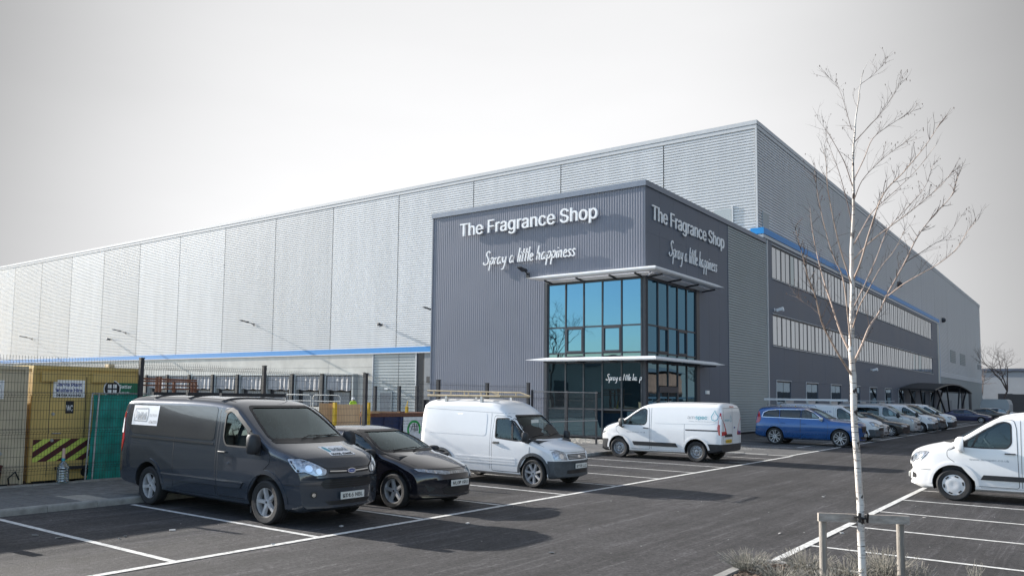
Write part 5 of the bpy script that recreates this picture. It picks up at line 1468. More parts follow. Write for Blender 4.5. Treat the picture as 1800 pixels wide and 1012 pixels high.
def estate(paint_='p_silver', saloon=False):
    wb = 2.71; xr = -3.78
    tail = [(-2.6, 1.45), (-3.2, 1.40), (-3.5, 1.30), (-3.66, 1.05), (-3.74, .9), (xr, .6)] if not saloon else [(-2.3, 1.40), (-2.8, 1.22), (-3.2, 1.06), (-3.55, 1.02), (-3.72, .92), (xr, .6)]
    sp = dict(paint=paint_, wb=wb, wr=.318, rim_r=.225, arch=.365, track=.785, tw=.21, wheel='ten', rim_mat='trim_silver',
        top=[(.92, .46), (.915, .60), (.88, .70), (.80, .76), (.5, .85), (.1, .92), (-.3, .98), (-.6, 1.13), (-1.0, 1.31), (-1.3, 1.41), (-1.7, 1.455)] + tail,
        hw=[(.92, .80), (.75, .84), (.4, .88), (0, .90), (-1.3, .905), (-2.8, .90), (-3.5, .86), (xr, .80)],
        bot=[(.92, .24), (.7, .19), (0, .2), (-wb, .22), (xr + .2, .28), (xr, .34)],
        side=[(.15, .94), (.35, .985), (.6, 1.0), (.85, .98), (.96, .95), (1.2, .855), (1.4, .765), (1.5, .71)],
        r=[(.92, .10), (.6, .11), (-.2, .11), (-.8, .11), (-1.4, .14), (-3.0, .15), (xr, .1)],
        bow=[(.92, .30), (.5, .24), (-.2, .18), (-.9, .10), (-1.4, .02), (-1.8, 0), (-3.0, -.02), (xr, -.10)], sq=3.2,
        fine=((.76, .92, 7), (-1.3, -.1, 12), (xr, xr + .15, 4)),
        cabin=(-2.9, -.25, .45), dash=(-.55, .92), seats=((-1.35, -.37), (-1.35, .37), (-2.2, 0)),
        glass=[dict(name='side_window', view='side', poly=[(-.66, .985), (-1.52, .99), (-1.54, 1.34), (-1.3, 1.335), (-1.0, 1.22)], r=.03, door='front'),
               dict(name='rear_side_window', view='side', poly=[(-1.62, .99), (-2.45, 1.01), (-2.50, 1.24), (-2.2, 1.33), (-1.62, 1.345)], r=.03, mat='car_glass_dark'),
               dict(name='windscreen', view='front', poly=[(-.70, 1.02), (.70, 1.02), (.64, 1.2), (.55, 1.375), (-.55, 1.375), (-.64, 1.2)], r=.05, depth=-1.6, rub=.026)],
        doors=[dict(name='front', poly=[(-1.58, .30), (-.55, .30), (-.48, .6), (-.46, .92), (-.66, 1.03), (-1.0, 1.265), (-1.3, 1.375), (-1.57, 1.375)], handle=[(-1.45, .85)])],
        mirror=(-.68, .85, 1.0, .15, .18, .13), mirror_mat=paint_, handle_mat=paint_)
    sp['bits'] = [dict(name='headlight', view='front', poly=[(.42, .585), (.74, .62), (.79, .71), (.60, .735), (.44, .69)], mat='lamp_white', off=.008, mirror=True, rnd=.03),
                  dict(name='grille', view='front', poly=[(-.30, .40), (.30, .40), (.36, .70), (-.36, .70)], mat='plastic_blk', off=.005, rnd=.03),
                  dict(name='lower_grille', view='front', poly=[(-.6, .28), (.6, .28), (.6, .36), (-.6, .36)], mat='black', off=.004, rnd=.03),
                  dict(name='arch_trim', view='side', poly=arc_poly(0, .328, .395, 0, 180) + arc_poly(0, .328, .366, 180, 0), mat='paint', off=.010, skirt=.012),
                  dict(name='arch_trim', view='side', poly=arc_poly(-wb, .328, .395, 0, 180) + arc_poly(-wb, .328, .366, 180, 0), mat='paint', off=.010, skirt=.012)]
    sp['lines'] = [dict(name='door_trim', view='side', pts=[(-.5, .55), (-2.3, .56)], w=.03, mat='black'), dict(name='panel_gap', view='side', pts=[(-2.45, .45), (-2.36, .7), (-2.50, 1.0)], w=.008, mat='black')]
    sp['xr'] = xr
    return sp
# ------------------------------------------------------------------ parked vehicles
GRP = 'vehicles parked in the car park'
def decal(S, body, view, u0, v0, u1, v1, mat, off=.009, sgn=1, name='sticker'):
    return S.patch(name, view, [(u0, v0), (u1, v0), (u1, v1), (u0, v1)], mat, body, off, .15, (), sgn)
def logo_mm(S, V, view, u, v, w, h, sgn, line2, flip):
    f = -1 if flip else 1
    X = lambda t: u + f * t * w
    st = S.patch('magnetic_sign', view, [(X(0), v), (X(1), v), (X(1), v + h), (X(0), v + h)], MT['sign_white'], V, .009, .12, (), sgn)
    big = .62 if view == 'side' else .98
    S.seam('sign_border', view, [(X(.08), v + h * .22), (X(.06), v + h * .5), (X(.09), v + h * .82), (X(big - .03), v + h * .84), (X(big), v + h * .55), (X(big - .03), v + h * .2)], .025 if view == 'side' else .012, MT['ink_grey'], st, .0115, sgn, closed=True)
    S.patch('sign_drop', view, [(X(.11 + .05 * math.cos(a)), v + h * (.52 + .22 * math.sin(a))) for a in [2 * math.pi * k / 12 for k in range(12)]], MT['ink_teal'] if view != 'side' else MT['trim_silver'], st, .0115, .06, (), sgn)
    S.text('sign_letters', view, 'MM', X(.19), v + h * .32, h * .58, MT['ink_grey'], st, .0115, sgn, flip, width=w * (big - .26), bold=.012)
    return st, X
# 1 dark van, nearest on the left
sp = panel_van(3.30, paint_='p_dark', wheel='five', bump='p_dark')
V, S, body = make_vehicle(sp, 'parked_van', 'dark grey panel van with white magnetic signs, nearest on the left', 'van', (-11.02, 9.70, 0), 0, GRP, step=.06)
V.scale = (1.065, 1.02, 1.065)
# the near flank is the van's right (-y)
st, X = logo_mm(S, V, 'side', -3.98, 1.42, .86, .36, -1, '634155', False)
S.text('sign_letters', 'side', '634155', X(.67), 1.46, .10, MT['ink'], st, .0115, -1, False, width=.26)
S.text('sign_letters', 'side', '01905', X(.67), 1.58, .09, MT['ink_grey'], st, .0115, -1, False, width=.24)
m = None
st = S.patch('magnetic_sign', 'front', [(-.27, 1.075), (.27, 1.075), (.27, 1.195), (-.27, 1.195)], MT['sign_white'], V, .006, .08)
S.text('sign_letters', 'front', 'MM', -.13, 1.135, .065, MT['ink_grey'], st, .008, 1, False, width=.36, bold=.004)
S.patch('sign_drop', 'front', circle(-.2, 1.155, .035), MT['ink_teal'], st, .008, .05)
S.text('sign_letters', 'front', '01905 634155', -.24, 1.083, .045, MT['ink'], st, .008, 1, False, width=.46, bold=.002)
number_plate(S, V, 'front', 'KD16 NBL', .0, .475, off=.03)
for p in ([(-.30, 1.30), (-.10, 1.335), (.42, 1.33)], [(-.05, 1.30), (.20, 1.33), (.72, 1.34)]): wiper(S, V, p)
b = S.patch('badge', 'front', [(.085 * math.cos(a), .845 + .034 * math.sin(a)) for a in [2 * math.pi * k / 18 for k in range(18)]], MT['ink_blue'], V, .022, .05, skirt=.015)
S.seam('badge_ring', 'front', [(.085 * math.cos(a), .845 + .034 * math.sin(a)) for a in [2 * math.pi * k / 18 for k in range(18)]], .01, MT['chrome'], b, .024, closed=True)
S.text('badge_script', 'front', 'Ford', -.055, .833, .042, MT['sign_white'], b, .025, 1, False, width=.11)
for sg in (1, -1): S.patch('grille_chrome', 'front', [(sg * .10, .838), (sg * .43, .846), (sg * .42, .862), (sg * .10, .852)], MT['chrome'], V, .012, .06)
for sg in (1, -1):
    for a, b_ in ((-1.20, -.50), (-2.78, -1.215)):
        S.patch('rubbing_strip', 'side', [(a, .52), (b_ - (.10 if b_ > -1 else 0), .52), (b_, .62), (a + (-.08 if a < -2 else 0), .62)], MT['p_dark'], V, .024, .08, (), sg, skirt=.025)
        S.seam('strip_chrome', 'side', [(a - (.06 if a < -2 else 0), .612), (b_ - .01, .612)], .022, MT['chrome'], V, .027, sg)
    S.seam('waist_crease', 'side', [(-1.36, 1.185), (-4.0, 1.21)], .028, MT['p_darkgloss'], body, .012, sg)
    S.seam('window_visor', 'side', [(-1.13, 1.72), (-.99, 1.757), (-.86, 1.71), (-.60, 1.545), (-.42, 1.42)], .05, MT['black'], V, .022, sg)
for x in (-1.55, -2.55, -3.65):
    m = MB(); m.box(x - .03, x + .03, -.73, .73, 1.97, 2.03); m.build('roof_bar', MT['plastic_blk'], V, world=False)
m = MB(); m.tube([(-1.05, .35, 1.90), (-1.22, .38, 2.18)], .006, 5); m.build('aerial', MT['black'], V, world=False)
for sg in (1, -1):
    m = MB(); m.box(-.50, -.46, sg * .72 - .12, sg * .72 + .12, .13, .36); m.box(-3.30 - .50, -3.30 - .46, sg * .72 - .12, sg * .72 + .12, .13, .36); m.build('mud_flap', MT['plastic_blk'], V, world=False)
S.text('side_badge', 'front', '155', .60, 1.03, .05, MT['chrome'], V, .01, 1, False, width=.10)
m = MB(); p = S.hit('side', -.92, .90, .0, -1); m.lathe([(.02, -.014), (.018, 0)], 'y', p, 10); m.build('lock', MT['chrome'], body, world=False)

# 2 black hatchback
sp = hatch()
V, S, body = make_vehicle(sp, 'parked_car', 'black hatchback with five spoke wheels between the dark van and a white van', 'car', (-10.78, 12.46, 0), 0, GRP, step=.06)
V.scale = (1.04, 1.02, 1.04)
number_plate(S, V, 'front', 'ML07 VRU', .0, .49, off=.02)
for k in range(7): S.seam('grille_rib', 'front', [(-.2 + k * .066, .66), (-.2 + k * .066, .70)], .012, MT['plastic_blk'], V, .010)
S.text('badge', 'front', 'H', -.035, .655, .075, MT['chrome'], V, .014, bold=.003)
for p in ([(-.55, 1.02), (-.2, 1.05), (.10, 1.055)], [(-.08, 1.02), (.2, 1.05), (.55, 1.05)]): wiper(S, V, p)
for sg in (1, -1): S.patch('headlight_lens', 'front', circle(sg * .50, .69, .026), MT['chrome'], V, .010, .04); S.patch('headlight_lens', 'front', circle(sg * .62, .705, .024), MT['chrome'], V, .010, .04)

# 3 small white high-roof van with a rack
sp = high_van()
V, S, body = make_vehicle(sp, 'parked_van', 'small white high roof van with grey bumper and timber coloured roof rack', 'van', (-10.76, 17.30, 0), 0, GRP, step=.06)
V.scale = (.975, 1, 1.05)
number_plate(S, V, 'front', 'KY58 LLZ', .06, .505, off=.02)
b = S.patch('badge', 'front', [(.06 * math.cos(a), .715 + .026 * math.sin(a)) for a in [2 * math.pi * k / 16 for k in range(16)]], MT['chrome'], V, .018, .05, skirt=.01)
for p in ([(-.62, 1.13), (-.2, 1.175), (.06, 1.18)], [(-.02, 1.13), (.3, 1.17), (.62, 1.18)]): wiper(S, V, p)
m = MB(); m.box(-.46, -.455, -.28, .05, 1.22, 1.52); m.build('dash_paper', MT['plate_w'], V, world=False)
for zz in (1.08,): S.patch('door_moulding', 'side', [(-1.0, .97), (-1.2, .97), (-1.2, 1.0), (-1.0, 1.0)], MT['black'], body, .02, .05, (), -1)
MT['rack'] = pm('weathered_rack', (.42, .34, .22), .7, var=.2, scale=8)
m = MB()
for sg in (1, -1):
    m.tube([(-1.15, sg * .66, 2.06), (-3.62, sg * .66, 2.06)], .028, 6)
    m.tube([(-1.12, sg * .66, 2.07), (-1.45, sg * .66, 2.16), (-3.64, sg * .66, 2.18)], .018, 6)
    for x in (-1.6, -2.2, -2.8, -3.4): m.bar((x, sg * .66, 2.06), (x, sg * .66, 2.17), .025)
for x in (-1.15, -1.75, -2.35, -2.95, -3.62): m.tube([(x, -.66, 2.06), (x, .66, 2.06)], .024, 6)
m.tube([(-3.64, -.66, 2.18), (-3.64, .66, 2.18)], .016, 6)
rk = m.build('roof_rack', MT['rack'], V, world=False)
for x in (-1.75, -2.95):
    for sg in (1, -1):
        m = MB(); m.box(x - .035, x + .035, sg * .66 - .03, sg * .66 + .03, 1.88, 2.05); m.build('rack_foot', MT['galv'], rk, world=False)

# 4 white van reversed in, rear towards the lane
def amspec(S, V, side_sg, body):
    # drop mark and wordmark on the rear side panel
    f = side_sg > 0                                                  # left flank reads towards -x
    X = lambda t: (-2.62 - t) if f else (-3.9 + t)
    S.text('wordmark', 'side', 'am', X(0), 1.43, .24, MT['ink_grey'], V, .012, side_sg, f, width=.26, bold=-.002)
    S.text('wordmark', 'side', 'spec', X(.29), 1.43, .24, MT['ink_teal'], V, .012, side_sg, f, width=.42, bold=.002)
    dr = [(.0, .02), (.10, .0), (.19, .05), (.21, .14), (.13, .24), (.09, .34), (.04, .24), (-.03, .13)]
    S.seam('drop_mark', 'side', [(X(.88 + a), 1.39 + b_) for a, b_ in dr], .022, MT['ink_teal'], V, .012, side_sg, closed=True)
    S.text('phone_line', 'side', 'water solutions engineered', X(.05), 1.345, .05, MT['ink_grey'], V, .012, side_sg, f, width=.95)
    S.text('web_address', 'side', 'www.amspec.co.uk', (-.32 if f else -1.06), .90, .085, MT['ink_grey'], V, .007, side_sg, f, width=.74)
sp = panel_van(2.933, paint_='p_white', wheel='steel', rim_mat='steel_wheel', bump='plastic_blk', ro=.92)
V, S, body = make_vehicle(sp, 'parked_van', 'white panel van with teal lettering parked nose to the tower, rear to the lane', 'van', (-13.92, 27.92, 0), math.pi, GRP, step=.07)
V.scale = (1, 1, 1.03)
amspec(S, V, 1, body)
for sg in (1, -1):
    S.patch('rubbing_strip', 'side', [(-.62, .47), (-2.28, .47), (-2.20, .60), (-.55, .60)][::1], MT['plastic_blk'], V, .02, .08, (), sg, skirt=.02, rnd_=.02)
    S.seam('sliding_rail', 'side', [(-2.56, 1.06), (-3.72, 1.06)], .04, MT['black'], body, .006, sg)
S.text('wordmark', 'rear', 'amspec', .70, 1.38, .15, MT['ink_teal'], V, .012, 1, True, width=.42)
S.seam('drop_mark', 'rear', [(.18, 1.36), (.12, 1.36), (.08, 1.42), (.13, 1.52), (.15, 1.58), (.19, 1.50), (.22, 1.42)], .016, MT['ink_teal'], V, .012, closed=True)
number_plate(S, V, 'rear', 'LF66 LZJ', .36, .72, yellow=True, off=.02)
S.patch('plate_hood', 'rear', [(.02, .86), (.68, .86), (.62, .95), (.08, .95)], MT['plastic_blk'], V, .02, .06, skirt=.02, rnd_=.02)
S.patch('high_brake_light', 'rear', [(-.20, 1.83), (.20, 1.83), (.20, 1.87), (-.20, 1.87)], MT['lamp_red'], V, .012, .06)
S.patch('badge', 'rear', [(-.2 + .07 * math.cos(a), 1.16 + .03 * math.sin(a)) for a in [2 * math.pi * k / 14 for k in range(14)]], MT['ink_blue'], V, .014, .05)
m = MB(); m.tube([(-1.05, .35, 1.90), (-1.40, .37, 2.12)], .006, 5); m.build('aerial', MT['black'], V, world=False)

# 5 blue SUV
sp = suv()
V, S, body = make_vehicle(sp, 'parked_car', 'bright blue sport utility car with split spoke wheels in front of the offices', 'car', (-9.58, 41.6, 0), 0, GRP, step=.08)
V.scale = (1, 1, 1.06)
roof_rail(V, -1.45, -3.45, .68, 1.80, MT['chrome'])
number_plate(S, V, 'front', 'YE17 OKT', 0, .53, off=.02)
for sg in (1, -1): S.patch('grille_frame', 'front', [(sg * .30, .55), (sg * .34, .58), (sg * .34, .70), (sg * .30, .72)], MT['chrome'], V, .012, .05)

# 6 white van in the right-hand bays
sp = panel_van(2.933, paint_='p_white', wheel='cover', rim_mat='trim_silver', bump='p_white')
sp['mirror_mat'] = 'p_white'
V, S, body = make_vehicle(sp, 'parked_van', 'white panel van with website lettering nosing in from the right edge', 'van', (-2.62, 22.02, 0), math.pi, GRP, step=.06)
V.scale = (1, 1, 1.02)
amspec(S, V, 1, body)
for sg in (1, -1):
    S.patch('rubbing_strip', 'side', [(-.52, .50), (-2.30, .50), (-2.24, .60), (-.58, .60)], MT['plastic_blk'], V, .02, .08, (), sg, skirt=.02, rnd_=.01)
    S.patch('fog_surround', 'front', [(sg * .54, .43), (sg * .80, .44), (sg * .80, .53), (sg * .58, .56)], MT['chrome'], V, .010, .05, rnd_=.03)
    S.patch('fog_recess', 'front', [(sg * .57, .45), (sg * .78, .46), (sg * .78, .515), (sg * .60, .535)], MT['black'], V, .013, .05, rnd_=.02)
number_plate(S, V, 'front', 'YS69 UFK', 0, .475, off=.02)
m = MB(); m.tube([(-1.0, .3, 1.89), (-1.05, .3, 1.98)], .03, 6); m.build('aerial', MT['black'], V, world=False)

# 7.. the row in front of the offices
sp = panel_van(3.3, paint_='p_white2', wheel='steel', rim_mat='steel_wheel')
V, S, body = make_vehicle(sp, 'parked_van', 'white lettered van with a long ladder on its roof behind the blue car', 'van', (-10.2, 48.4, 0), 0, GRP, step=.12, ns=10, na=8)
S.text('sign_letters', 'side', 'COLMAR SEALANTS', -3.5, 1.50, .20, MT['ink_blue'], V, .012, -1, False, width=2.1)
S.text('sign_letters', 'side', 'CONTRACTORS', -3.2, 1.22, .14, MT['ink_grey'], V, .012, -1, False, width=1.5)
for x in (-1.5, -2.7, -3.9):
    m = MB(); m.box(x - .03, x + .03, -.75, .75, 1.95, 2.12); m.build('roof_bar', MT['galv'], V, world=False)
ld = thing('ladder', 'long pale aluminium ladder lying on the roof of the lettered white van', 'ladder', (-12.9, 47.9, 2.13))
m = MB()
for y in (-.22, .22): m.box(-2.4, 2.0, y - .02, y + .02, 0, .11)
m.build('stile', MT['white_alu'], ld, world=False)
for k in range(12):
    m = MB(); m.tube([(-2.2 + k * .36, -.22, .05), (-2.2 + k * .36, .22, .05)], .022, 6); m.build('rung', MT['galv'], ld, world=False)
sp = estate()
V, S, body = make_vehicle(sp, 'parked_car', 'silver estate car with ten spoke wheel trims partly hidden by the birch trunk', 'car', (-10.75, 53.4, 0), 0, GRP, step=.12, ns=10, na=8)
number_plate(S, V, 'front', 'NV09 EWA', 0, .46, off=.02)
sp = estate('p_black')
make_vehicle(sp, 'parked_car', 'black car whose dark nose shows between the silver estate and a grey van', 'car', (-10.2, 56.6, 0), 0, GRP, step=.14, ns=9, na=7, interior=False)
sp = panel_van(2.933, paint_='p_grey', wheel='ten', rim_mat='trim_silver', glazed=True, bump='p_grey')
V, S, body = make_vehicle(sp, 'parked_van', 'pale grey van with dark rear side windows and a roof ladder', 'van', (-10.4, 61.3, 0), 0, GRP, step=.12, ns=10, na=8)
m = MB()
for y in (-.5, -.1, .3): m.tube([(-.6, y, 2.16), (-4.3, y, 2.14)], .035, 6)
for x in (-1.3, -2.5, -3.6): m.box(x - .03, x + .03, -.72, .72, 2.0, 2.10)
m.build('roof_bars', MT['galv'], V, world=False)
sp = panel_van(2.933, paint_='p_white2', wheel='steel', rim_mat='steel_wheel')
make_vehicle(sp, 'parked_van', 'white van seen nose on just beyond the pale grey van', 'van', (-9.9, 65.2, 0), 0, GRP, step=.14, ns=9, na=7)
sp = panel_van(2.933, paint_='p_black', wheel='steel', rim_mat='alloy_dark')
make_vehicle(sp, 'parked_van', 'black van standing between two white vans in the far row', 'van', (-9.9, 68.8, 0), 0, GRP, step=.14, ns=9, na=7)
sp = panel_van(2.933, paint_='p_white2', wheel='steel', rim_mat='alloy_dark', bump='plastic_blk')
make_vehicle(sp, 'parked_van', 'white van with black wheels, last van before the curved shelter', 'van', (-9.6, 72.2, 0), 0, GRP, step=.14, ns=9, na=7)
sp = estate('p_navy', True)
make_vehicle(sp, 'parked_car', 'dark blue saloon car beyond the far row of vans', 'car', (-9.7, 100.5, 0), 0, GRP, step=.14, ns=9, na=7, interior=False)
sp = estate('p_black', True)
make_vehicle(sp, 'parked_car', 'black car far off behind the dark blue saloon', 'car', (-9.4, 118, 0), 0, GRP, step=.16, ns=9, na=7, interior=False)
sp = estate('p_silver')
make_vehicle(sp, 'parked_car', 'silver car farthest along the office wall', 'car', (-8.8, 127, 0), 0, GRP, step=.16, ns=9, na=7, interior=False)
# ------------------------------------------------------------------ black mesh fence along the back of the pavement
def fx(y): return -18.5 + (y - 8) * .0375
FP = [(3.5, 2.98), (7.1, 2.97), (10.72, 2.96), (14.3, 2.90), (18.1, 2.80), (21.5, 2.68), (24.2, 2.62), (26.8, 2.68)]
fence = thing('mesh_fence', 'tall black welded mesh fence with square posts behind the parked vans', 'fence', (-18.3, 16, 0))
for i, (y, zt) in enumerate(FP):
    m = MB(); w = .045 if i < 4 else .055; x = fx(y)
    m.box(x - w, x + w, y - w, y + w, 0, zt); m.box(x - w - .008, x + w + .008, y - w - .008, y + w + .008, zt, zt + .02); m.build('post', MT['dark_metal'], fence)
def wire(mb, a, b, r):
    a = Vector(a); b = Vector(b); d = (b - a).normalized(); e = d.orthogonal().normalized(); g_ = d.cross(e); n = len(mb.v)
    for p in (a, b):
        for k in range(3):
            an = 2 * math.pi * k / 3; mb.v.append(tuple(p + (e * math.cos(an) + g_ * math.sin(an)) * r))
    for k in range(3): mb.f.append((n + k, n + (k + 1) % 3, n + 3 + (k + 1) % 3, n + 3 + k))
def mesh_panel(y0, z0, y1, z1, parent, r=.0036, xo=.05, pitch=.062):
    mb = MB(); n = int((y1 - y0) / pitch)
    folds = (.45, 1.25, 2.05, 2.75)
    def offs(h):
        for f_ in folds:
            d = abs(h - f_)
            if d < .05: return (.05 - d) * .8
        return 0
    for k in range(n + 1):
        t = k / n; y = y0 + (y1 - y0) * t; zt = z0 + (z1 - z0) * t - .06; x = fx(y) + xo
        hs = [.1] + [v for f_ in folds for v in (f_ - .05, f_, f_ + .05) if v < zt] + [zt]
        for a, b in zip(hs[:-1], hs[1:]): wire(mb, (x + offs(a), y, a), (x + offs(b), y, b), r)
    h = .12
    levels = []
    while h < min(z0, z1) - .02: levels.append(h); h += .2
    for f_ in folds: levels += [f_ - .05, f_, f_ + .05]
    for h in levels:
        if h > min(z0, z1) - .05: continue
        wire(mb, (fx(y0) + xo + offs(h), y0, h), (fx(y1) + xo + offs(h), y1, h), r * 1.15)
    o = mb.build('mesh_wires', MT['dark_metal'], parent); setp(o, None, None, None, 'stuff')
for (a, za), (b, zb) in zip(FP[:-1], FP[1:]): mesh_panel(a + .05, za, b - .05, zb, fence)
f2 = thing('mesh_fence', 'lower black mesh fence with pale rails in front of the lobby glass', 'fence', (-17.7, 30, 0))
for y in (26.9, 29.4, 31.75):
    m = MB(); x = fx(y) + .12; m.box(x - .035, x + .035, y - .035, y + .035, 0, 2.42); m.build('post', MT['dark_metal'], f2)
mesh_panel(26.95, 2.4, 29.35, 2.4, f2, .0034, .14, .075); mesh_panel(29.45, 2.4, 31.7, 2.4, f2, .0034, .14, .075)
for z in (1.15, 2.36):
    m = MB(); m.bar((fx(26.9) + .17, 26.9, z), (fx(31.75) + .17, 31.75, z), .035); m.build('rail', MT['galv'], f2)

# ------------------------------------------------------------------ site cabins
MT['cabin_tan'] = pm('tan_paint', (.60, .43, .145), .55, var=.14, scale=1.5)
MT['cabin_cream'] = pm('cream_paint', (.56, .48, .34), .6, var=.12, scale=1.5)
MT['lime'] = pm('lime_sticker', (.58, .68, .12), .5, var=.08)
MT['maroon'] = pm('maroon_sticker', (.085, .012, .016), .5, var=.12)
MT['green_sign'] = pm('green_sign', (.012, .17, .085), .5, var=.08)
def site_cabin(p0, p1, depth, h, mat, name, label, detail):
    p0 = Vector((*p0, 0)); p1 = Vector((*p1, 0)); L = (p1 - p0).length; rz = math.atan2(p1.y - p0.y, p1.x - p0.x)
    t = thing(name, label, 'site cabin', (p0.x, p0.y, 0), rz)        # local x along the front, y>0 behind
    # the front faces local -y
    m = MB(); m.box(0, L, 0, depth, .12, h); m.build('cabin_body', mat, t, world=False)
    m = MB(); m.box(-.03, L + .03, -.05, .1, h - .02, h + .06); m.box(-.03, L + .03, depth - .1, depth + .05, h - .02, h + .06); m.box(-.03, .08, .1, depth - .1, h - .02, h + .06); m.box(L - .08, L + .03, .1, depth - .1, h - .02, h + .06); m.build('roof_rim', mat, t, world=False)
    for x in (0, L):
        for y in (0, depth):
            m = MB(); m.box(x - .04, x + .04, y - .035, y + .035, .1, h); m.build('corner_post', mat, t, world=False)
    for x in (.3, L - .3):
        m = MB(); m.box(x - .12, x + .12, .2, depth - .2, 0, .12); m.build('skid', MT['plastic_blk'], t, world=False)
    detail(t, L, h)
    return t
def txt(t, s, x, z, y, size, width, mat, parent):
    vs, fs = text_geo(s, size=size, offset=.004); W_ = max(v[0] for v in vs); k = width / W_
    m = MB(); m.add([(x + v[0] * k, y, z + v[1]) for v in vs], fs); return m.build('sign_letters', mat, parent, world=False)
def tan_detail(t, L, h):
    def plate(name, x0, x1, z0, z1, mat, y=-.012, parent=t):
        m = MB(); m.box(x0, x1, y, y + .010, z0, z1); return m.build(name, mat, parent, world=False)
    def fold(u): return u * L
    s = plate('hire_sign', fold(.17), fold(.46), h - .66, h - .26, MT['sign_white'])
    txt(t, 'Jarvis Plant', fold(.20), h - .40, -.0135, .14, fold(.23), MT['ink_blue'], s); txt(t, 'Welfare Hire', fold(.19), h - .53, -.0135, .14, fold(.25), MT['ink_blue'], s); txt(t, '01924 464646', fold(.20), h - .63, -.0135, .085, fold(.23), MT['ink'], s)
    s = plate('toilet_sign', fold(.29), fold(.365), h - 1.03, h - .74, MT['ink']); txt(t, 'WC', fold(.296), h - .97, -.0135, .25, fold(.062), MT['sign_white'], s)
    m = MB(); n = 10
    poly = [(fold(.74), h - .60), (fold(.97), h - .60)] + [(fold(.97) + .14 * math.sin(a), h - .45 - .15 * math.cos(a)) for a in [math.pi * k / n for k in range(1, n)]] + [(fold(.97), h - .30), (fold(.74), h - .30)]
    poly = [(min(x, L - .03), z) for x, z in poly]
    m.prism(poly, (0, -.012, 0), (1, 0, 0), (0, 0, 1), (0, .010, 0)); s = m.build('maker_sign', MT['green_sign'], t, world=False); fix_normals(s.data)
    txt(t, 'Settler', fold(.79), h - .43, -.0135, .15, fold(.13), MT['sign_white'], s); txt(t, 'Ecofriendly', fold(.79), h - .56, -.0135, .08, fold(.11), MT['sign_white'], s)
    m = MB(); m.lathe([(.001, -.03), (.21, -.03), (.21, -.012)], 'y', (fold(.72), 0, h - .45), 18); e = m.build('emblem', MT['sign_white'], t, world=False)
    m = MB(); m.lathe([(.001, -.034), (.185, -.034), (.185, -.03)], 'y', (fold(.72), 0, h - .45), 18); m.build('emblem_disc', MT['ink'], e, world=False)
    for k in range(4):
        a = math.pi / 4 + k * math.pi / 2; m = MB(); m.obox((fold(.72) + .09 * math.cos(a), -.036, h - .45 + .09 * math.sin(a)), (.045, 0, 0), (0, .002, 0), (0, 0, .045)); m.build('emblem_mark', MT['sign_white'], e, world=False)
    s = plate('arrow_sign', fold(.84), fold(.91), h - .95, h - .72, MT['ink'])
    for a, b in ((.0, .13), (.46, .66)):
        m = MB(); m.box(fold(a + .05), fold(b + .06), -.10, 0, h - .30, h - .09); m.build('vent_hood', MT['cabin_tan'], t, world=False)
    # door leaf with frame, lock and handle
    d = plate('door', fold(.15), fold(.47), .22, h - .20, MT['cabin_tan'], -.006)
    for x0, x1, z0, z1 in ((.145, .15, .2, h - .18), (.47, .478, .2, h - .18)):
        plate('door_gap', fold(x0), fold(x1), z0, z1, MT['dark_metal'], -.0065)
    m = MB(); m.bar((fold(.185), -.06, 1.18), (fold(.25), -.06, 1.18), .025); m.bar((fold(.185), 0, 1.18), (fold(.185), -.06, 1.18), .03); m.build('handle', MT['galv'], d, world=False)
    for zz in (1.02, 1.62): m = MB(); m.lathe([(.001, -.03), (.035, -.03), (.04, 0)], 'y', (fold(.18), 0, zz), 10); m.build('lock', MT['galv'], d, world=False)
    # hazard chevrons: leaning bands clipped to the board
    def clip(poly, x0, x1, z0, z1):
        for ax, lim, sg in ((0, x0, 1), (0, x1, -1), (1, z0, 1), (1, z1, -1)):
            out = []
            for i in range(len(poly)):
                a, b = poly[i], poly[(i + 1) % len(poly)]; da, db = sg * (a[ax] - lim), sg * (b[ax] - lim)
                if da >= 0: out.append(a)
                if da * db < 0: u = da / (da - db); out.append((a[0] + (b[0] - a[0]) * u, a[1] + (b[1] - a[1]) * u))
            poly = out
            if len(poly) < 3: return []
        return poly
    zc0, zc1 = .55, 1.05; xm = fold(.56)
    for sd, xa, xb in ((1, fold(.02), xm), (-1, xm, fold(.80))):
        w = fold(.085); k = 0; x = xa - 1.6
        bd = plate('chevron_board', xa, xb, zc0, zc1, MT['lime'], -.011)
        while x < xb + 1.6:
            q = [(x, zc0), (x + w, zc0), (x + w + sd * .75, zc1), (x + sd * .75, zc1)]
            q = clip(q, xa, xb, zc0, zc1)
            if q:
                m = MB(); m.prism(q, (0, -.0145, 0), (1, 0, 0), (0, 0, 1), (0, .003, 0)); o_ = m.build('chevron_band', MT['maroon'], bd, world=False); fix_normals(o_.data)
            x += 2 * w
    m = MB(); m.box(fold(.22), fold(.62), -.18, 0, .36, .42); m.build('step', MT['plastic_blk'], t, world=False)
    m = MB(); m.lathe([(.001, -.02), (.10, -.02), (.10, 0)], 'y', (fold(.5), 0, .26), 14); m.build('vent_port', MT['black'], t, world=False)
    m = MB(); m.box(fold(.70), fold(.76), .1, .3, h + .03, h + .15); m.build('roof_vent', MT['cabin_cream'], t, world=False)
tan = site_cabin((-18.97, 8.47), (-18.86, 10.95), 4.5, 2.66, MT['cabin_tan'], 'welfare_cabin', 'tan steel welfare cabin with hire signs, WC sign and hazard chevrons behind the fence', tan_detail)
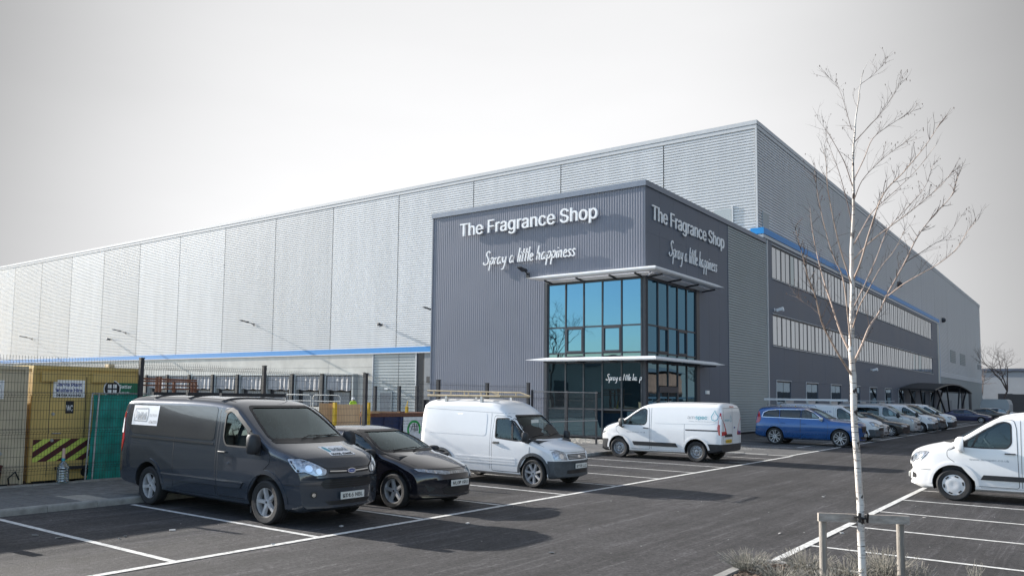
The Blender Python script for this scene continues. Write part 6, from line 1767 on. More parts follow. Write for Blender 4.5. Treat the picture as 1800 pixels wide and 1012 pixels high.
def cream_detail(t, L, h):
    m = MB(); m.box(L - .95, L - .45, -.012, -.002, h - .66, h - .26); s = m.build('hire_sign', MT['sign_white'], t, world=False)
    txt(t, 'Plant', L - .90, h - .42, -.0135, .13, .38, MT['ink_blue'], s); txt(t, 'Hire', L - .88, h - .58, -.0135, .13, .3, MT['ink_blue'], s)
    m = MB(); m.lathe([(.001, -.03), (.035, -.03), (.04, 0)], 'y', (L - .45, 0, .78), 10); m.build('lock', MT['galv'], t, world=False)
    m = MB(); m.tube([(L - .25, -.04, .12), (L - .3, -.1, .25), (L - .15, -.08, .38), (L - .05, -.05, .2)], .018, 6); m.build('hose', MT['black'], t, world=False)
site_cabin((-18.80, 3.9), (-18.80, 8.22), 4.5, 2.62, MT['cabin_cream'], 'site_cabin', 'cream steel site cabin at the left edge behind the fence', cream_detail)

# green sheeted site panel
MT['sheet'] = pm('green_sheeting', (.008, .27, .22), .5, var=.45, scale=2.2, stretch=(1, 1, .8), detail=6)
gs = thing('sheeted_panel', 'site fence panel wrapped in green sheeting between cabin and dark van', 'fence panel', (-18.62, 10.4, 0))
m = MB(); n, k = 26, 18; vs = []
for i in range(n + 1):
    for j in range(k + 1):
        y = 9.72 + 1.95 * i / n; z = .04 + 2.03 * j / k
        d = .02 * math.sin(y * 9 + z * 2.1) + .018 * math.sin(y * 21 - z * 5) + .012 * math.sin(z * 13 + y * 3)
        vs.append((-18.66 + d - .10 * (1 - j / k) * 0, y - .09 * (1 - j / k) * (1 - i / n), z))
m.add(vs, [(i * (k + 1) + j, (i + 1) * (k + 1) + j, (i + 1) * (k + 1) + j + 1, i * (k + 1) + j + 1) for i in range(n) for j in range(k)], smooth=True); m.build('sheet', MT['sheet'], gs)
for y in (9.64, 9.80, 11.7):
    m = MB(); m.tube([(-18.60, y - .08, 0), (-18.60, y, 2.1)], .02, 8); m.build('pole', MT['galv'], gs)
m = MB(); m.tube([(-18.60, 9.64, 2.1), (-18.60, 11.7, 2.1)], .016, 8); m.build('rail', MT['galv'], gs)

# water bottle, bucket
jg = thing('water_bottle', 'large clear water bottle standing upside against the fence foot by the chevrons', 'bottle', (-18.22, 8.86, .135))
jg['label'] = 'large clear ribbed water bottle with a blue neck standing by the chevrons'
MT['clear'] = glass('clear_plastic', (.62, .72, .78), .16, (1, 1, 1), .05)
m = MB(); pr = [(.01, 0), (.125, .0), (.135, .02)]
for q in range(5): pr += [(.135, .04 + q * .055), (.126, .06 + q * .055), (.135, .075 + q * .055)]
pr += [(.132, .33), (.10, .40), (.05, .45), (.032, .47), (.03, .52)]
m.lathe(pr, 'z', (0, 0, 0), 18); m.build('bottle_body', MT['clear'], jg, world=False)
m = MB(); m.lathe([(.034, .50), (.036, .55), (.034, .60), (.03, .74), (.001, .75)], 'z', (0, 0, 0), 12); m.build('neck_wrap', pm('wrap', (.55, .38, .30), .6), jg, world=False)
m = MB(); m.lathe([(.035, .47), (.037, .53)], 'z', (0, 0, 0), 12); m.build('neck_ring', MT['ink_teal'], jg, world=False)
bk = thing('bucket', 'maroon plastic bucket behind the fence in front of the cream cabin', 'bucket', (-18.62, 7.55, 0))
m = MB(); m.lathe([(.001, .0), (.155, 0), (.19, .46), (.205, .46), (.205, .49), (.185, .49), (.15, .03), (.001, .03)], 'z', (0, 0, .06), 20); m.build('bucket_body', MT['maroon'], bk, world=False)
m = MB(); m.tube([(.2 * math.cos(a), .2 * math.sin(a), .5 - .12 * math.sin(a)) for a in [math.pi * q / 10 for q in range(11)]], .005, 5); m.build('bucket_handle', MT['galv'], bk, world=False)
# grey post that closes the left edge
m = MB(); m.box(-12.62, -12.50, 4.93, 5.08, 0, .52); m.box(-12.63, -12.49, 4.92, 5.09, .40, .43); m.solo('bollard', MT['kerb'], 'grey concrete bollard cut by the left edge of the picture', 'bollard')

# ------------------------------------------------------------------ things standing in the yard behind the fence
MT['rust'] = pm('rusty_steel', (.17, .07, .04), .8, var=.4, scale=14)
rkk = thing('steel_rack', 'stack of rusty orange brown steel frames above the dark van roof', 'steel rack', (-30, 20.5, 0))
def yp(px_, py_, d):                                               # a point at pixel px_,py_ and depth d (metres from the camera)
    v = _f + _r2 * ((px_ - 826) / 1424) - _u2 * ((py_ - 580.5) / 1424); return Vector((0, 0, CAM_H)) + v * d
for (a, b, r_) in (((232, 664), (346, 668), .03), ((232, 669), (346, 671), .026), ((232, 676), (348, 678), .028), ((300, 683), (350, 684), .025)):
    A, Bp = yp(*a, 31), yp(*b, 33); m = MB(); m.bar(A, Bp, r_ * 2); m.build('rail', MT['rust'], rkk)
    m = MB(); m.bar(A + Vector((-.9, .3, .0)), Bp + Vector((-.9, .3, 0)), r_ * 2); m.build('rail', MT['rust'], rkk)
for px_ in (238, 276, 282, 306, 338, 344):
    A = yp(px_, 662 + (px_ > 300) * 8, 31 + (px_ - 232) / 58); m = MB(); m.bar(A, (A.x, A.y, 0), .09); m.build('upright', MT['rust'], rkk)
# concrete upstand and guard rails by the docks
up = MB(); up.box(-66, -50.6, 47.6, 47.8, 0, .95); up.solo('upstand_wall', MT['concrete'], 'low concrete upstand wall under the guard rails by the docks', 'wall')
for i, x0 in enumerate((-65.2, -61.5, -57.8, -54.1)):
    g2 = thing('guard_rail', ['galvanised hoop guard rail, leftmost by the loading docks', 'galvanised hoop guard rail, second from the left by the docks', 'galvanised hoop guard rail behind the timber hoarding', 'galvanised hoop guard rail nearest the grey yard door'][i], 'guard rail', (x0 + 1.7, 47.7, .95), 0, 'guard rails by the loading docks')
    m = MB(); rr_ = .28; pts = [(-1.7, 0, 0), (-1.7, 0, .75)] + [(-1.7 + rr_ - rr_ * math.cos(a), 0, .75 + rr_ * math.sin(a)) for a in [math.pi / 2 * q / 5 for q in range(1, 6)]] + [(1.7 - rr_ + rr_ * math.sin(a), 0, .75 + rr_ * math.cos(a)) for a in [math.pi / 2 * q / 5 for q in range(6)]] + [(1.7, 0, 0)]
    m.tube(pts, .035, 6); m.build('hoop', MT['galv'], g2, world=False)
    m = MB(); m.tube([(-1.68, 0, .5), (1.68, 0, .5)], .03, 6); m.build('rail', MT['galv'], g2, world=False)
# timber hoarding
MT['ply'] = pm('plywood', (.56, .36, .20), .75, var=.16, scale=3, stretch=(1, 1, .15))
MT['ply2'] = pm('plywood_aged', (.40, .24, .12), .75, var=.2, scale=3, stretch=(1, 1, .15))
MT['yellow'] = pm('yellow_paint', (.66, .42, .02), .5, var=.12)
hd = thing('hoarding', 'pale plywood hoarding boards with a yellow frame behind the black hatchback', 'hoarding', (-27, 27, 0))
Hd = 33.0
def gx(px_, d): p = yp(px_, 700, d); return p.x, p.y
for i, (a, b, mat, top) in enumerate(((562, 588, 'ply2', 708), (591, 607, 'ply', 710), (607.4, 622, 'ply', 710), (622.4, 633, 'ply', 710), (636, 646, 'ply', 711))):
    A = Vector((*gx(a, Hd), 0)); Bp = Vector((*gx(b, Hd), 0)); zt = yp(a, top, Hd).z; m = MB(); d = (Bp - A) / 2; m.obox((A + Bp) / 2 + Vector((0, 0, zt / 2)), d, (.009, .012, 0), (0, 0, zt / 2)); m.build('board', MT[mat], hd)
for px_ in (589, 648):
    A = Vector((*gx(px_, Hd - .2), 0)); zt = yp(px_, 709, Hd).z; m = MB(); m.bar(A, (A.x, A.y, zt + .05), .12); m.build('frame_post', MT['yellow'], hd)
A, Bp = yp(637, 725, Hd - .4), yp(650, 725, Hd - .4); m = MB(); m.bar(A, Bp, .16, .10); m.bar(A + Vector((0, 0, -.12)), Bp + Vector((0, 0, -.12)), .05); m.build('frame_arm', MT['yellow'], hd)
pl = MB(); pl.bar(yp(650, 724, 33), yp(700, 725, 36), .16, .10); pb = pl.solo('timber_beam', MT['ply'], 'long pale timber beam resting on the blue skip', 'beam')
# blue skip
MT['skip_blue'] = pm('skip_blue', (.012, .028, .10), .55, var=.3, scale=5)
sk = thing('skip', 'dark blue steel skip with rusty rim and green ring logo between the parked cars', 'skip', (-24, 27.5, 0))
A = Vector((*gx(652, 33.5), 0)); Bp = Vector((*gx(758, 36), 0)); d = (Bp - A).normalized(); nrm = Vector((-d.y, d.x, 0)); L = (Bp - A).length; zt = yp(660, 729, 33.5).z
if nrm.dot(-A) > 0: nrm = -nrm                                      # away from the camera
m = MB(); P8 = []
for z, e in ((.15, .5), (zt, 0)):
    P8 += [A + d * e + nrm * e * .3 + Vector((0, 0, z)), Bp - d * e + nrm * e * .3 + Vector((0, 0, z)), Bp - d * e + nrm * (1.8 - e * .3) + Vector((0, 0, z)), A + d * e + nrm * (1.8 - e * .3) + Vector((0, 0, z))]
m.add(P8, [(3, 2, 1, 0), (0, 1, 5, 4), (1, 2, 6, 5), (2, 3, 7, 6), (3, 0, 4, 7)]); m.build('skip_body', MT['skip_blue'], sk)
m = MB()
for a, b in ((4, 5), (5, 6), (6, 7), (7, 4)): m.bar(P8[a], P8[b], .14, .16)
m.build('rim', MT['rust'], sk)
m = MB()
for t_ in (.22, .48, .93): p = A + d * L * t_ - nrm * .04; m.bar(p + Vector((0, 0, .3)) + nrm * .12, p + Vector((0, 0, zt - .1)), .10)
m.build('rib', MT['skip_blue'], sk)
c = A + d * L * .70 + Vector((0, 0, zt - .62)) - nrm * .03
m = MB(); m.obox(c + Vector((0, 0, .02)), d * .62, nrm * .006, (0, 0, .50)); lg = m.build('logo_board', MT['sign_white'], sk)
m = MB(); vs = []; fs = []
for q in range(25):
    a = R(-30 + 240 * q / 24)
    for r_ in (.40, .30): vs.append(c - nrm * .012 + d * (r_ * math.cos(a)) + Vector((0, 0, r_ * math.sin(a) - .02)))
m.add(vs, [(2 * q, 2 * q + 1, 2 * q + 3, 2 * q + 2) for q in range(24)]); m.build('logo_ring', pm('logo_green', (.02, .42, .08), .5), lg)
m = MB()
for (a, b) in (((-.36, .05), (-.25, .22)), ((-.2, -.1), (-.05, .24)), ((0, -.12), (.02, .26)), ((.1, -.1), (.14, .22)), ((-.3, .1), (.2, .14)), ((.2, -.08), (.24, .3)), ((-.12, .0), (.22, -.05))):
    p, q = c - nrm * .016 + d * a[0] + Vector((0, 0, a[1])), c - nrm * .016 + d * b[0] + Vector((0, 0, b[1])); m.bar(p, q, .035, .008)
o_ = m.build('graffiti', MT['ink'], lg); setp(o_, None, None, None, 'stuff')
# yellow marker on the skip
m = MB(); m.bar(yp(715, 729, 36), yp(715, 714, 36), .10); m.bar(yp(715, 714, 36), yp(717, 704, 36), .03); m.solo('marker_post', MT['yellow'], 'thin yellow marker post sticking up from the blue skip', 'post')
# far posts of a second fence run in front of the grey cladding
for i, (px_, lab) in enumerate(((660, 'black fence post left of the grey yard door'), (702, 'black fence post on the joint right of the yard door'), (733, 'black fence post against the dark recess beside the tower'))):
    p = yp(px_, 679, 44); m = MB(); m.box(p.x - .07, p.x + .07, p.y - .07, p.y + .07, 0, p.z); m.box(p.x - .08, p.x + .08, p.y - .08, p.y + .08, p.z, p.z + .03); m.solo('fence_post', MT['dark_metal'], lab, 'post', 'posts of the inner yard fence')

# worker behind the hoarding, seen from the shoulders up, bending forward
def person():
    base = yp(621, 700, 63.0); zt = yp(616, 699, 63).z - .08
    t = thing('person', 'person in yellow green jacket and white helmet bending behind the plywood boards', 'person', (base.x, base.y, 0), math.atan2(-base.y, -base.x) + math.pi / 2)
    k = zt / 1.63
    J = [(0, 0, .95), (0, -.02, 1.2), (.0, -.10, 1.42), (0, -.14, 1.50), (0, -.17, 1.58),
         (-.18, -.09, 1.42), (-.26, -.14, 1.16), (-.20, -.36, 1.02), (-.18, -.45, .97), (.18, -.09, 1.42), (.26, -.14, 1.16), (.2, -.36, 1.02), (.18, -.45, .97),
         (-.10, 0, .90), (-.12, -.05, .50), (-.12, .0, .09), (-.12, -.16, .04), (.10, 0, .90), (.12, .03, .50), (.12, .08, .09), (.12, -.08, .04)]
    rad = [.16, .15, .14, .06, .09, .085, .06, .045, .04, .085, .06, .045, .04, .11, .075, .055, .05, .11, .075, .055, .05]
    E = [(0, 1), (1, 2), (2, 3), (3, 4), (2, 5), (5, 6), (6, 7), (7, 8), (2, 9), (9, 10), (10, 11), (11, 12), (0, 13), (13, 14), (14, 15), (15, 16), (0, 17), (17, 18), (18, 19), (19, 20)]
    me = bpy.data.meshes.new('body'); me.from_pydata([(a * k, b * k, c * k) for a, b, c in J], E, [])
    o = bpy.data.objects.new('tmp', me); COL.objects.link(o)
    sm = o.modifiers.new('s', 'SKIN'); ss = o.modifiers.new('u', 'SUBSURF'); ss.levels = 2; ss.render_levels = 2
    for i, v in enumerate(me.skin_vertices[0].data): v.radius = (rad[i] * k, rad[i] * k * .8); v.use_root = (i == 0)
    dg = bpy.context.evaluated_depsgraph_get(); out = bpy.data.meshes.new_from_object(o.evaluated_get(dg)); bpy.data.objects.remove(o)
    hv = pm('hi_vis', (.45, .70, .03), .7, var=.15, scale=12); tr = pm('work_trousers', (.02, .022, .03), .8); sk_ = pm('skin_tone', (.45, .28, .20), .6)
    out.materials.clear()
    for mm in (hv, tr, sk_): out.materials.append(mm)
    for p in out.polygons: z = p.center.z / k; p.material_index = 1 if z < .93 and abs(p.center.y) < .22 * k else (2 if z > 1.5 or p.center.y < -.41 * k else 0); p.use_smooth = True
    link('body', out, None, t)
    m = MB(); m.lathe([(.155, 0), (.15, .012), (.118, .02), (.115, .07), (.09, .12), (.04, .145), (.001, .15)], 'z', (0, -.17 * k, 1.62 * k), 16); m.build('helmet', MT['sign_white'], t, world=False)
person()
# ------------------------------------------------------------------ planting bed with staked birch
bed = MB(); bed.box(-3.62, 4.5, 2.0, 11.06, -.02, .05)
MT['soil'] = pm('bark_mulch', (.075, .058, .048), .95, var=.5, scale=28, bump=1.0, bscale=45, detail=8)
bo = bed.build('planting_bed', MT['soil']); setp(bo, None, None, None, 'structure')
for i in range(9):
    m = MB(); y = 11.15 - .914 * i; m.box(-3.74, -3.63, y - .908, y, -.02, .075); m.build('edging_stone', MT['kerb'], bo)
for i in range(9):
    m = MB(); x = -3.62 + .914 * i; m.box(x, x + .908, 11.05, 11.155, -.02, .075); m.build('edging_stone', MT['kerb'], bo)
# loose mulch
mu = MB()
for i in range(2600):
    x = rnd.uniform(-3.6, -.3); y = rnd.uniform(8.8, 11.03); a = rnd.uniform(0, 6.28); l = rnd.uniform(.012, .04); w = rnd.uniform(.005, .014); z = .052 + rnd.random() * .018
    d = Vector((math.cos(a), math.sin(a), rnd.uniform(-.3, .3))); e = Vector((-math.sin(a), math.cos(a), rnd.uniform(-.3, .3)))
    mu.obox((x, y, z), d * l, e * w, Vector((0, 0, .004)))
mo = mu.build('mulch_chips', pm('mulch', (.12, .085, .062), .9, var=.5, scale=40), bo); setp(mo, None, None, None, 'stuff')

TD = 9.3
def tp(px_, py_, d=TD):
    v = _f + _r2 * ((px_ - 826) / 1424) - _u2 * ((py_ - 580.5) / 1424); return Vector((0, 0, CAM_H)) + v * d
tb = tp(1518, 1035)
def birch_bark():
    m = bpy.data.materials.new('birch_bark'); m.use_nodes = True; nt = m.node_tree; N = nt.nodes; Lk = nt.links; b = N['Principled BSDF']
    t = N.new('ShaderNodeTexCoord')
    def noise(sc, stretch, det=5):
        mp_ = N.new('ShaderNodeMapping'); mp_.inputs['Scale'].default_value = stretch; Lk.new(t.outputs['Object'], mp_.inputs[0])
        n = N.new('ShaderNodeTexNoise'); n.inputs['Scale'].default_value = sc; n.inputs['Detail'].default_value = det; Lk.new(mp_.outputs[0], n.inputs[0]); return n.outputs['Fac']
    def step(v, a, b_):
        n = N.new('ShaderNodeMapRange'); Lk.new(v, n.inputs[0]); n.inputs[1].default_value = a; n.inputs[2].default_value = b_; return n.outputs[0]
    big = step(noise(7, (1, 1, .9)), .585, .62); fine = step(noise(16, (.5, .5, 5)), .60, .66)
    mx_ = N.new('ShaderNodeMath'); mx_.operation = 'MAXIMUM'; Lk.new(big, mx_.inputs[0]); Lk.new(fine, mx_.inputs[1])
    base = N.new('ShaderNodeMix'); base.data_type = 'RGBA'; Lk.new(step(noise(5, (1, 1, .6)), .4, .65), base.inputs['Factor'])
    base.inputs['A'].default_value = (.62, .60, .57, 1); base.inputs['B'].default_value = (.50, .41, .34, 1)
    mi = N.new('ShaderNodeMix'); mi.data_type = 'RGBA'; Lk.new(mx_.outputs[0], mi.inputs['Factor']); Lk.new(base.outputs['Result'], mi.inputs['A']); mi.inputs['B'].default_value = (.045, .036, .032, 1)
    Lk.new(mi.outputs['Result'], b.inputs['Base Color']); b.inputs['Roughness'].default_value = .75
    bp = N.new('ShaderNodeBump'); bp.inputs['Strength'].default_value = .6; bp.inputs['Distance'].default_value = .01; Lk.new(mx_.outputs[0], bp.inputs['Height']); Lk.new(bp.outputs[0], b.inputs['Normal'])
    return m
MT['birch'] = birch_bark()
MT['limb'] = pm('birch_limb', (.42, .32, .26), .75, var=.35, scale=10, stretch=(1, 1, .5))
MT['twig'] = pm('birch_twig', (.10, .072, .062), .8, var=.3, scale=10)
tree = thing('birch_tree', 'bare young silver birch with white trunk tied to a timber stake frame', 'tree', (tb.x, tb.y, .04))
TR = [(1518, 1040, .050), (1514, 940, .047), (1511, 860, .044), (1505, 780, .042), (1501, 715, .041), (1499, 660, .041), (1497, 622, .036), (1497, 560, .031), (1498, 500, .028), (1497, 440, .024), (1500, 385, .020), (1501, 335, .016), (1500, 285, .013), (1502, 240, .010), (1507, 188, .007), (1513, 148, .005), (1516, 130, .0035), (1525, 108, .002)]
m = MB(); tpts = cat([(a, b) for a, b, c in TR], 3); n = len(tpts)
def rad_at(i): t = i / 3; k = min(int(t), len(TR) - 2); f_ = t - k; return TR[k][2] * (1 - f_) + TR[k + 1][2] * f_
m.tube([tp(p.x + rnd.uniform(-.7, .7), p.y) for p in tpts], [rad_at(i) * .86 * rnd.uniform(.94, 1.06) for i in range(n)], 12); m.build('trunk', MT['birch'], tree)
LB = [  # pixel course, base radius, depth gain along the limb (m): limbs spread all round the stem
 ([(1498, 660), (1476, 626), (1449, 577), (1441, 553), (1433, 520), (1420, 486), (1411, 450), (1399, 405)], .019, -.9),
 ([(1496, 624), (1477, 582), (1461, 533), (1450, 500), (1438, 455), (1428, 405), (1424, 365)], .016, .7),
 ([(1497, 618), (1491, 560), (1482, 490), (1464, 448), (1450, 400), (1438, 345), (1432, 300)], .014, -.4),
 ([(1502, 636), (1516, 605), (1529, 573), (1545, 550), (1561, 515), (1590, 462), (1613, 416), (1640, 380), (1672, 345), (1684, 310)], .021, .6),
 ([(1561, 520), (1587, 500), (1614, 484), (1646, 466), (1679, 440), (1702, 405), (1719, 386)], .011, -.5),
 ([(1500, 492), (1513, 460), (1530, 402), (1553, 341), (1588, 303), (1627, 256), (1652, 217)], .015, -.7),
 ([(1502, 314), (1519, 279), (1534, 244), (1561, 222), (1583, 208), (1606, 195)], .009, .5),
 ([(1502, 250), (1524, 226), (1546, 202), (1565, 176), (1582, 150)], .007, -.4),
 ([(1513, 148), (1530, 136), (1545, 122), (1557, 111)], .004, .2),
 ([(1497, 228), (1489, 200), (1482, 175), (1473, 154), (1457, 136)], .005, .3),
 ([(1498, 326), (1485, 287), (1468, 255), (1456, 235), (1438, 210)], .008, .4),
 ([(1502, 428), (1517, 400), (1535, 371), (1573, 336), (1610, 300), (1646, 254)], .011, .8),
 ([(1501, 456), (1530, 425), (1565, 398), (1600, 372), (1627, 350), (1655, 325), (1673, 303)], .011, -.3),
 ([(1499, 545), (1520, 500), (1540, 455), (1560, 405), (1590, 370), (1625, 330), (1640, 290)], .012, 1.0),
 ([(1497, 500), (1478, 440), (1466, 390), (1455, 330), (1452, 285), (1446, 260)], .011, -.8),
 ([(1499, 400), (1488, 350), (1474, 300), (1462, 268), (1452, 240)], .008, .6),
 ([(1501, 352), (1515, 318), (1540, 290), (1566, 268), (1592, 250)], .007, -.5),
 ([(1590, 462), (1612, 448), (1640, 430), (1664, 415), (1690, 380)], .007, .4),
 ([(1441, 553), (1424, 538), (1406, 527), (1401, 520)], .005, .3),
 ([(1498, 580), (1510, 540), (1526, 510), (1548, 470), (1572, 440), (1590, 405)], .010, -.9),
]
twl = MB(); cks = MB(); ntw = 0
def twig(p, d, L, r, depth):
    pts = [p]; q = p.copy(); dd = d.copy(); k = max(4, int(L / .06))
    for i in range(k):
        dd = (dd + Vector((rnd.gauss(0, .14), rnd.gauss(0, .14), rnd.gauss(.05, .12)))).normalized(); q = q + dd * L / k; pts.append(q.copy())
    twl.tube(pts, [r * (1 - .75 * i / k) for i in range(k + 1)], 4, cap=False)
    if depth > 0:
        for i in range(1, k):
            if rnd.random() < .55:
                s_ = (dd + Vector((rnd.gauss(0, .6), rnd.gauss(0, .6), rnd.gauss(.2, .4)))).normalized(); twig(pts[i], s_, L * rnd.uniform(.25, .5), r * .6, depth - 1)
    if rnd.random() < .22:
        c = pts[-1]; l = rnd.uniform(.014, .03); cks.tube([c, c + Vector((0, 0, -l * .3)), c + Vector((0, 0, -l))], [.0015, .0045, .0015], 5)
for px_l, r0, dg_ in LB:
    P2 = cat(px_l, 4); n = len(P2); P = []
    for i, p in enumerate(P2):
        t = i / (n - 1); P.append(tp(p.x, p.y, TD + dg_ * t ** .9 * (1.0)))
    m = MB(); m.tube(P, [r0 * .78 * (1 - .82 * (i / (n - 1)) ** .8) for i in range(n)], 7); m.build('limb', MT['limb'] if r0 > .008 else MT['twig'], tree)
    for i in range(3, n):
        t = i / n
        for q in range(1 if t < .4 else 2):
            if rnd.random() < .62:
                d = (P[i] - P[i - 1]).normalized(); s_ = (d * .9 + Vector((rnd.gauss(0, .5), rnd.gauss(0, .5), rnd.gauss(.25, .3)))).normalized()
                twig(P[i], s_, rnd.uniform(.14, .38) * (1.1 - t * .5), max(.0018, r0 * .22), 1)
    twig(P[-1], (P[-1] - P[-3]).normalized(), .2, .0018, 1)
for i in range(20, len(tpts) - 7):
    if rnd.random() < .6: p = tp(tpts[i].x, tpts[i].y); twig(p, Vector((rnd.gauss(0, .6), rnd.gauss(0, .6), .9)).normalized(), rnd.uniform(.15, .45), .0025, 1)
o = twl.build('twigs', MT['twig'], tree); setp(o, None, None, None, 'stuff')
o = cks.build('catkins', MT['twig'], tree); setp(o, None, None, None, 'stuff')
# stake frame
MT['wood'] = pm('weathered_timber', (.27, .245, .215), .85, var=.35, scale=6, stretch=(3, 3, .25), bump=.5, bscale=50, detail=8)
MT['wood_bar'] = pm('weathered_board', (.38, .34, .30), .85, var=.3, scale=5, stretch=(.5, 3, 5), bump=.5, bscale=50, detail=8)
sf = thing('tree_stake', 'weathered timber stake frame of two posts and a crossbar round the birch', 'stake frame', (tb.x, tb.y, .04))
s0, s1 = tp(1446, 910, 9.45), tp(1582, 915, 9.43)
for p in (s0, s1):
    m = MB(); m.tube([(p.x, p.y, 0), (p.x, p.y, p.z)], [.044, .041], 12); m.build('post', MT['wood'], sf)
ax = (s1 - s0).normalized(); 
m = MB(); cpos = (s0 + s1) / 2 + Vector((0, 0, .02)); up = Vector((0, 0, 1)); nn = ax.cross(up).normalized()
m.obox(cpos + nn * .055, ax * ((s1 - s0).length / 2 + .075), nn * .019, (up - ax * up.dot(ax)).normalized() * .048); m.build('crossbar', MT['wood_bar'], sf)
c = tp(1513, 908, 9.3); m = MB()
m.tube([c + Vector((.062 * math.cos(a), .062 * math.sin(a), .01 * math.sin(2 * a))) for a in [2 * math.pi * k / 14 for k in range(15)]], .014, 6)
m.bar(c + nn * .05 + ax * .05 + Vector((0, 0, -.05)), c + nn * .09 + ax * .04 + Vector((0, 0, .05)), .02, .03); m.bar(c + nn * .08 - ax * .05 + Vector((0, 0, -.05)), c + nn * .09 - ax * .05 + Vector((0, 0, .055)), .02, .03)
m.build('rubber_tie', MT['black'], sf)
# dry lavender
MT['lav'] = pm('dry_lavender', (.25, .235, .205), .9, var=.4, scale=30)
MT['lav_leaf'] = pm('lavender_leaf', (.115, .12, .095), .9, var=.4, scale=30)
def lavender(px_, py_, d, rad, h, nst, label):
    p = tp(px_, py_, d); p.z = .05
    t = thing('lavender_plant', label, 'shrub', p, 0, 'dry lavender in the planting bed')
    s = MB(); l = MB()
    for i in range(nst):
        a = rnd.uniform(0, 6.28); q = rnd.random() ** .6; b0 = Vector((math.cos(a), math.sin(a), 0)) * q * rad * .45; lean = Vector((math.cos(a), math.sin(a), 0)) * q * rad
        hh = h * rnd.uniform(.55, 1.05) * (1 - .25 * q); tip = b0 + lean * .8 + Vector((rnd.gauss(0, .02), rnd.gauss(0, .02), hh)); midp = b0 + lean * .3 + Vector((0, 0, hh * .5))
        s.tube([b0, midp, tip], [.0022, .0018, .0014], 3, cap=False)
        d_ = (tip - midp).normalized()
        if rnd.random() < .55:
            for k in range(4): c_ = tip - d_ * (.012 * k); s.tube([c_ - d_ * .005, c_, c_ + d_ * .005], [.002, .0065, .002], 4, cap=False)
        for k in range(7):
            t_ = rnd.uniform(.15, .75); c_ = b0.lerp(midp, min(1, t_ * 2)) if t_ < .5 else midp.lerp(tip, t_ * 2 - 1); e = Vector((rnd.gauss(0, 1), rnd.gauss(0, 1), rnd.gauss(.8, .5))).normalized(); f_ = e.orthogonal().normalized() * .0022; L_ = rnd.uniform(.02, .045)
            l.add([c_ - f_, c_ + f_, c_ + e * L_ + f_ * .4, c_ + e * L_ - f_ * .4], [(0, 1, 2, 3)])
    o = s.build('stems', MT['lav'], t, world=False); setp(o, None, None, None, 'stuff')
    o = l.build('leaves', MT['lav_leaf'], t, world=False); setp(o, None, None, None, 'stuff')
lavender(1316, 1012, 10.2, .34, .27, 190, 'dry grey lavender bush in the outer corner of the planting bed')
lavender(1372, 1028, 9.6, .30, .22, 150, 'low dry lavender bush second from the bed corner')
lavender(1418, 1020, 9.9, .30, .36, 170, 'dry lavender bush left of the left hand stake')
lavender(1490, 1030, 9.5, .26, .33, 140, 'dry lavender bush behind the birch trunk on its left')
lavender(1552, 1026, 9.7, .34, .42, 220, 'tallest dry lavender bush between trunk and right hand stake')
lavender(1612, 1032, 9.4, .20, .33, 60, 'sparse dry lavender bush right of the right hand stake')
lavender(1716, 1034, 9.4, .12, .36, 16, 'few dry lavender stems nearest the right edge')
lavender(1452, 1040, 9.1, .26, .26, 120, 'dry lavender bush at the foot of the left hand stake')
# leaf and grit litter on the asphalt
lt = MB()
for (px_, py_) in ((62, 941), (104, 945), (220, 943), (303, 932), (210, 947), (600, 925), (822, 920), (890, 888), (1064, 808), (1094, 810), (1447, 873), (1460, 915), (1480, 937), (1370, 938), (1625, 910), (970, 972), (480, 957)):
    v = _f + _r2 * ((px_ - 826) / 1424) - _u2 * ((py_ - 580.5) / 1424); t_ = -CAM_H / v.z; p = Vector((0, 0, CAM_H)) + v * t_; a = rnd.uniform(0, 6.28); s_ = rnd.uniform(.02, .05)
    lt.obox((p.x, p.y, .012), (math.cos(a) * s_, math.sin(a) * s_, 0), (-math.sin(a) * s_ * .5, math.cos(a) * s_ * .5, .006), (0, 0, .004))
for i in range(110):
    x = rnd.uniform(-14, 2); y = rnd.uniform(6, 26); s_ = rnd.uniform(.003, .007); lt.obox((x, y, .008), (s_, 0, 0), (0, s_, 0), (0, 0, s_ * .5))
o = lt.build('litter', pm('pale_grit', (.45, .44, .42), .9)); setp(o, 'pale grit and scraps scattered on the asphalt', 'litter', None, 'stuff')

# ------------------------------------------------------------------ far side and what stands round the car park
fb = thing('far_building', 'pale grey industrial unit far off past the warehouse end', 'building', (-20, 232, 0))
m = MB(); m.box(-60, 40, 225, 260, 0, 9.4); m.build('wall', pm('far_wall', (.33, .34, .35), .6, var=.1, scale=.2), fb)
m = MB(); m.box(-60.3, 40.3, 224.6, 260.3, 9.4, 10.0); m.build('roof_trim', MT['anthracite'], fb)
for x in (-17, -9, -1, 7):
    m = MB(); m.box(x - 1.4, x + 1.4, 224.8, 225.1, 0, 4.2); m.build('door', MT['dark_metal'], fb)
m = MB(); m.box(-15.5, 40, 200, 204, 0, 3.9); m.solo('dark_shed', MT['dark_metal'], 'low black shed in front of the far grey unit', 'shed')
gv = thing('box_trailer', 'grey box trailer with a rounded roof parked far behind the right van', 'trailer', (-10.9, 131, 0))
m = MB(); pr = [(-1.6, .5), (1.6, .5), (1.62, 1.9), (1.45, 2.45), (1.2, 2.6), (-1.2, 2.6), (-1.45, 2.45), (-1.62, 1.9)]
m.prism(pr, (-10.9, 128, 0), (1, 0, 0), (0, 0, 1), (0, 6, 0)); o = m.build('trailer_body', MT['clad_grey'], gv); fix_normals(o.data)
m = MB()
for x in (-12.2, -9.6): m.lathe([(.001, -.1), (.33, -.1), (.36, 0), (.33, .1), (.001, .1)], 'x', (x, 131, .36), 14)
m.build('wheel', MT['rubber'], gv)
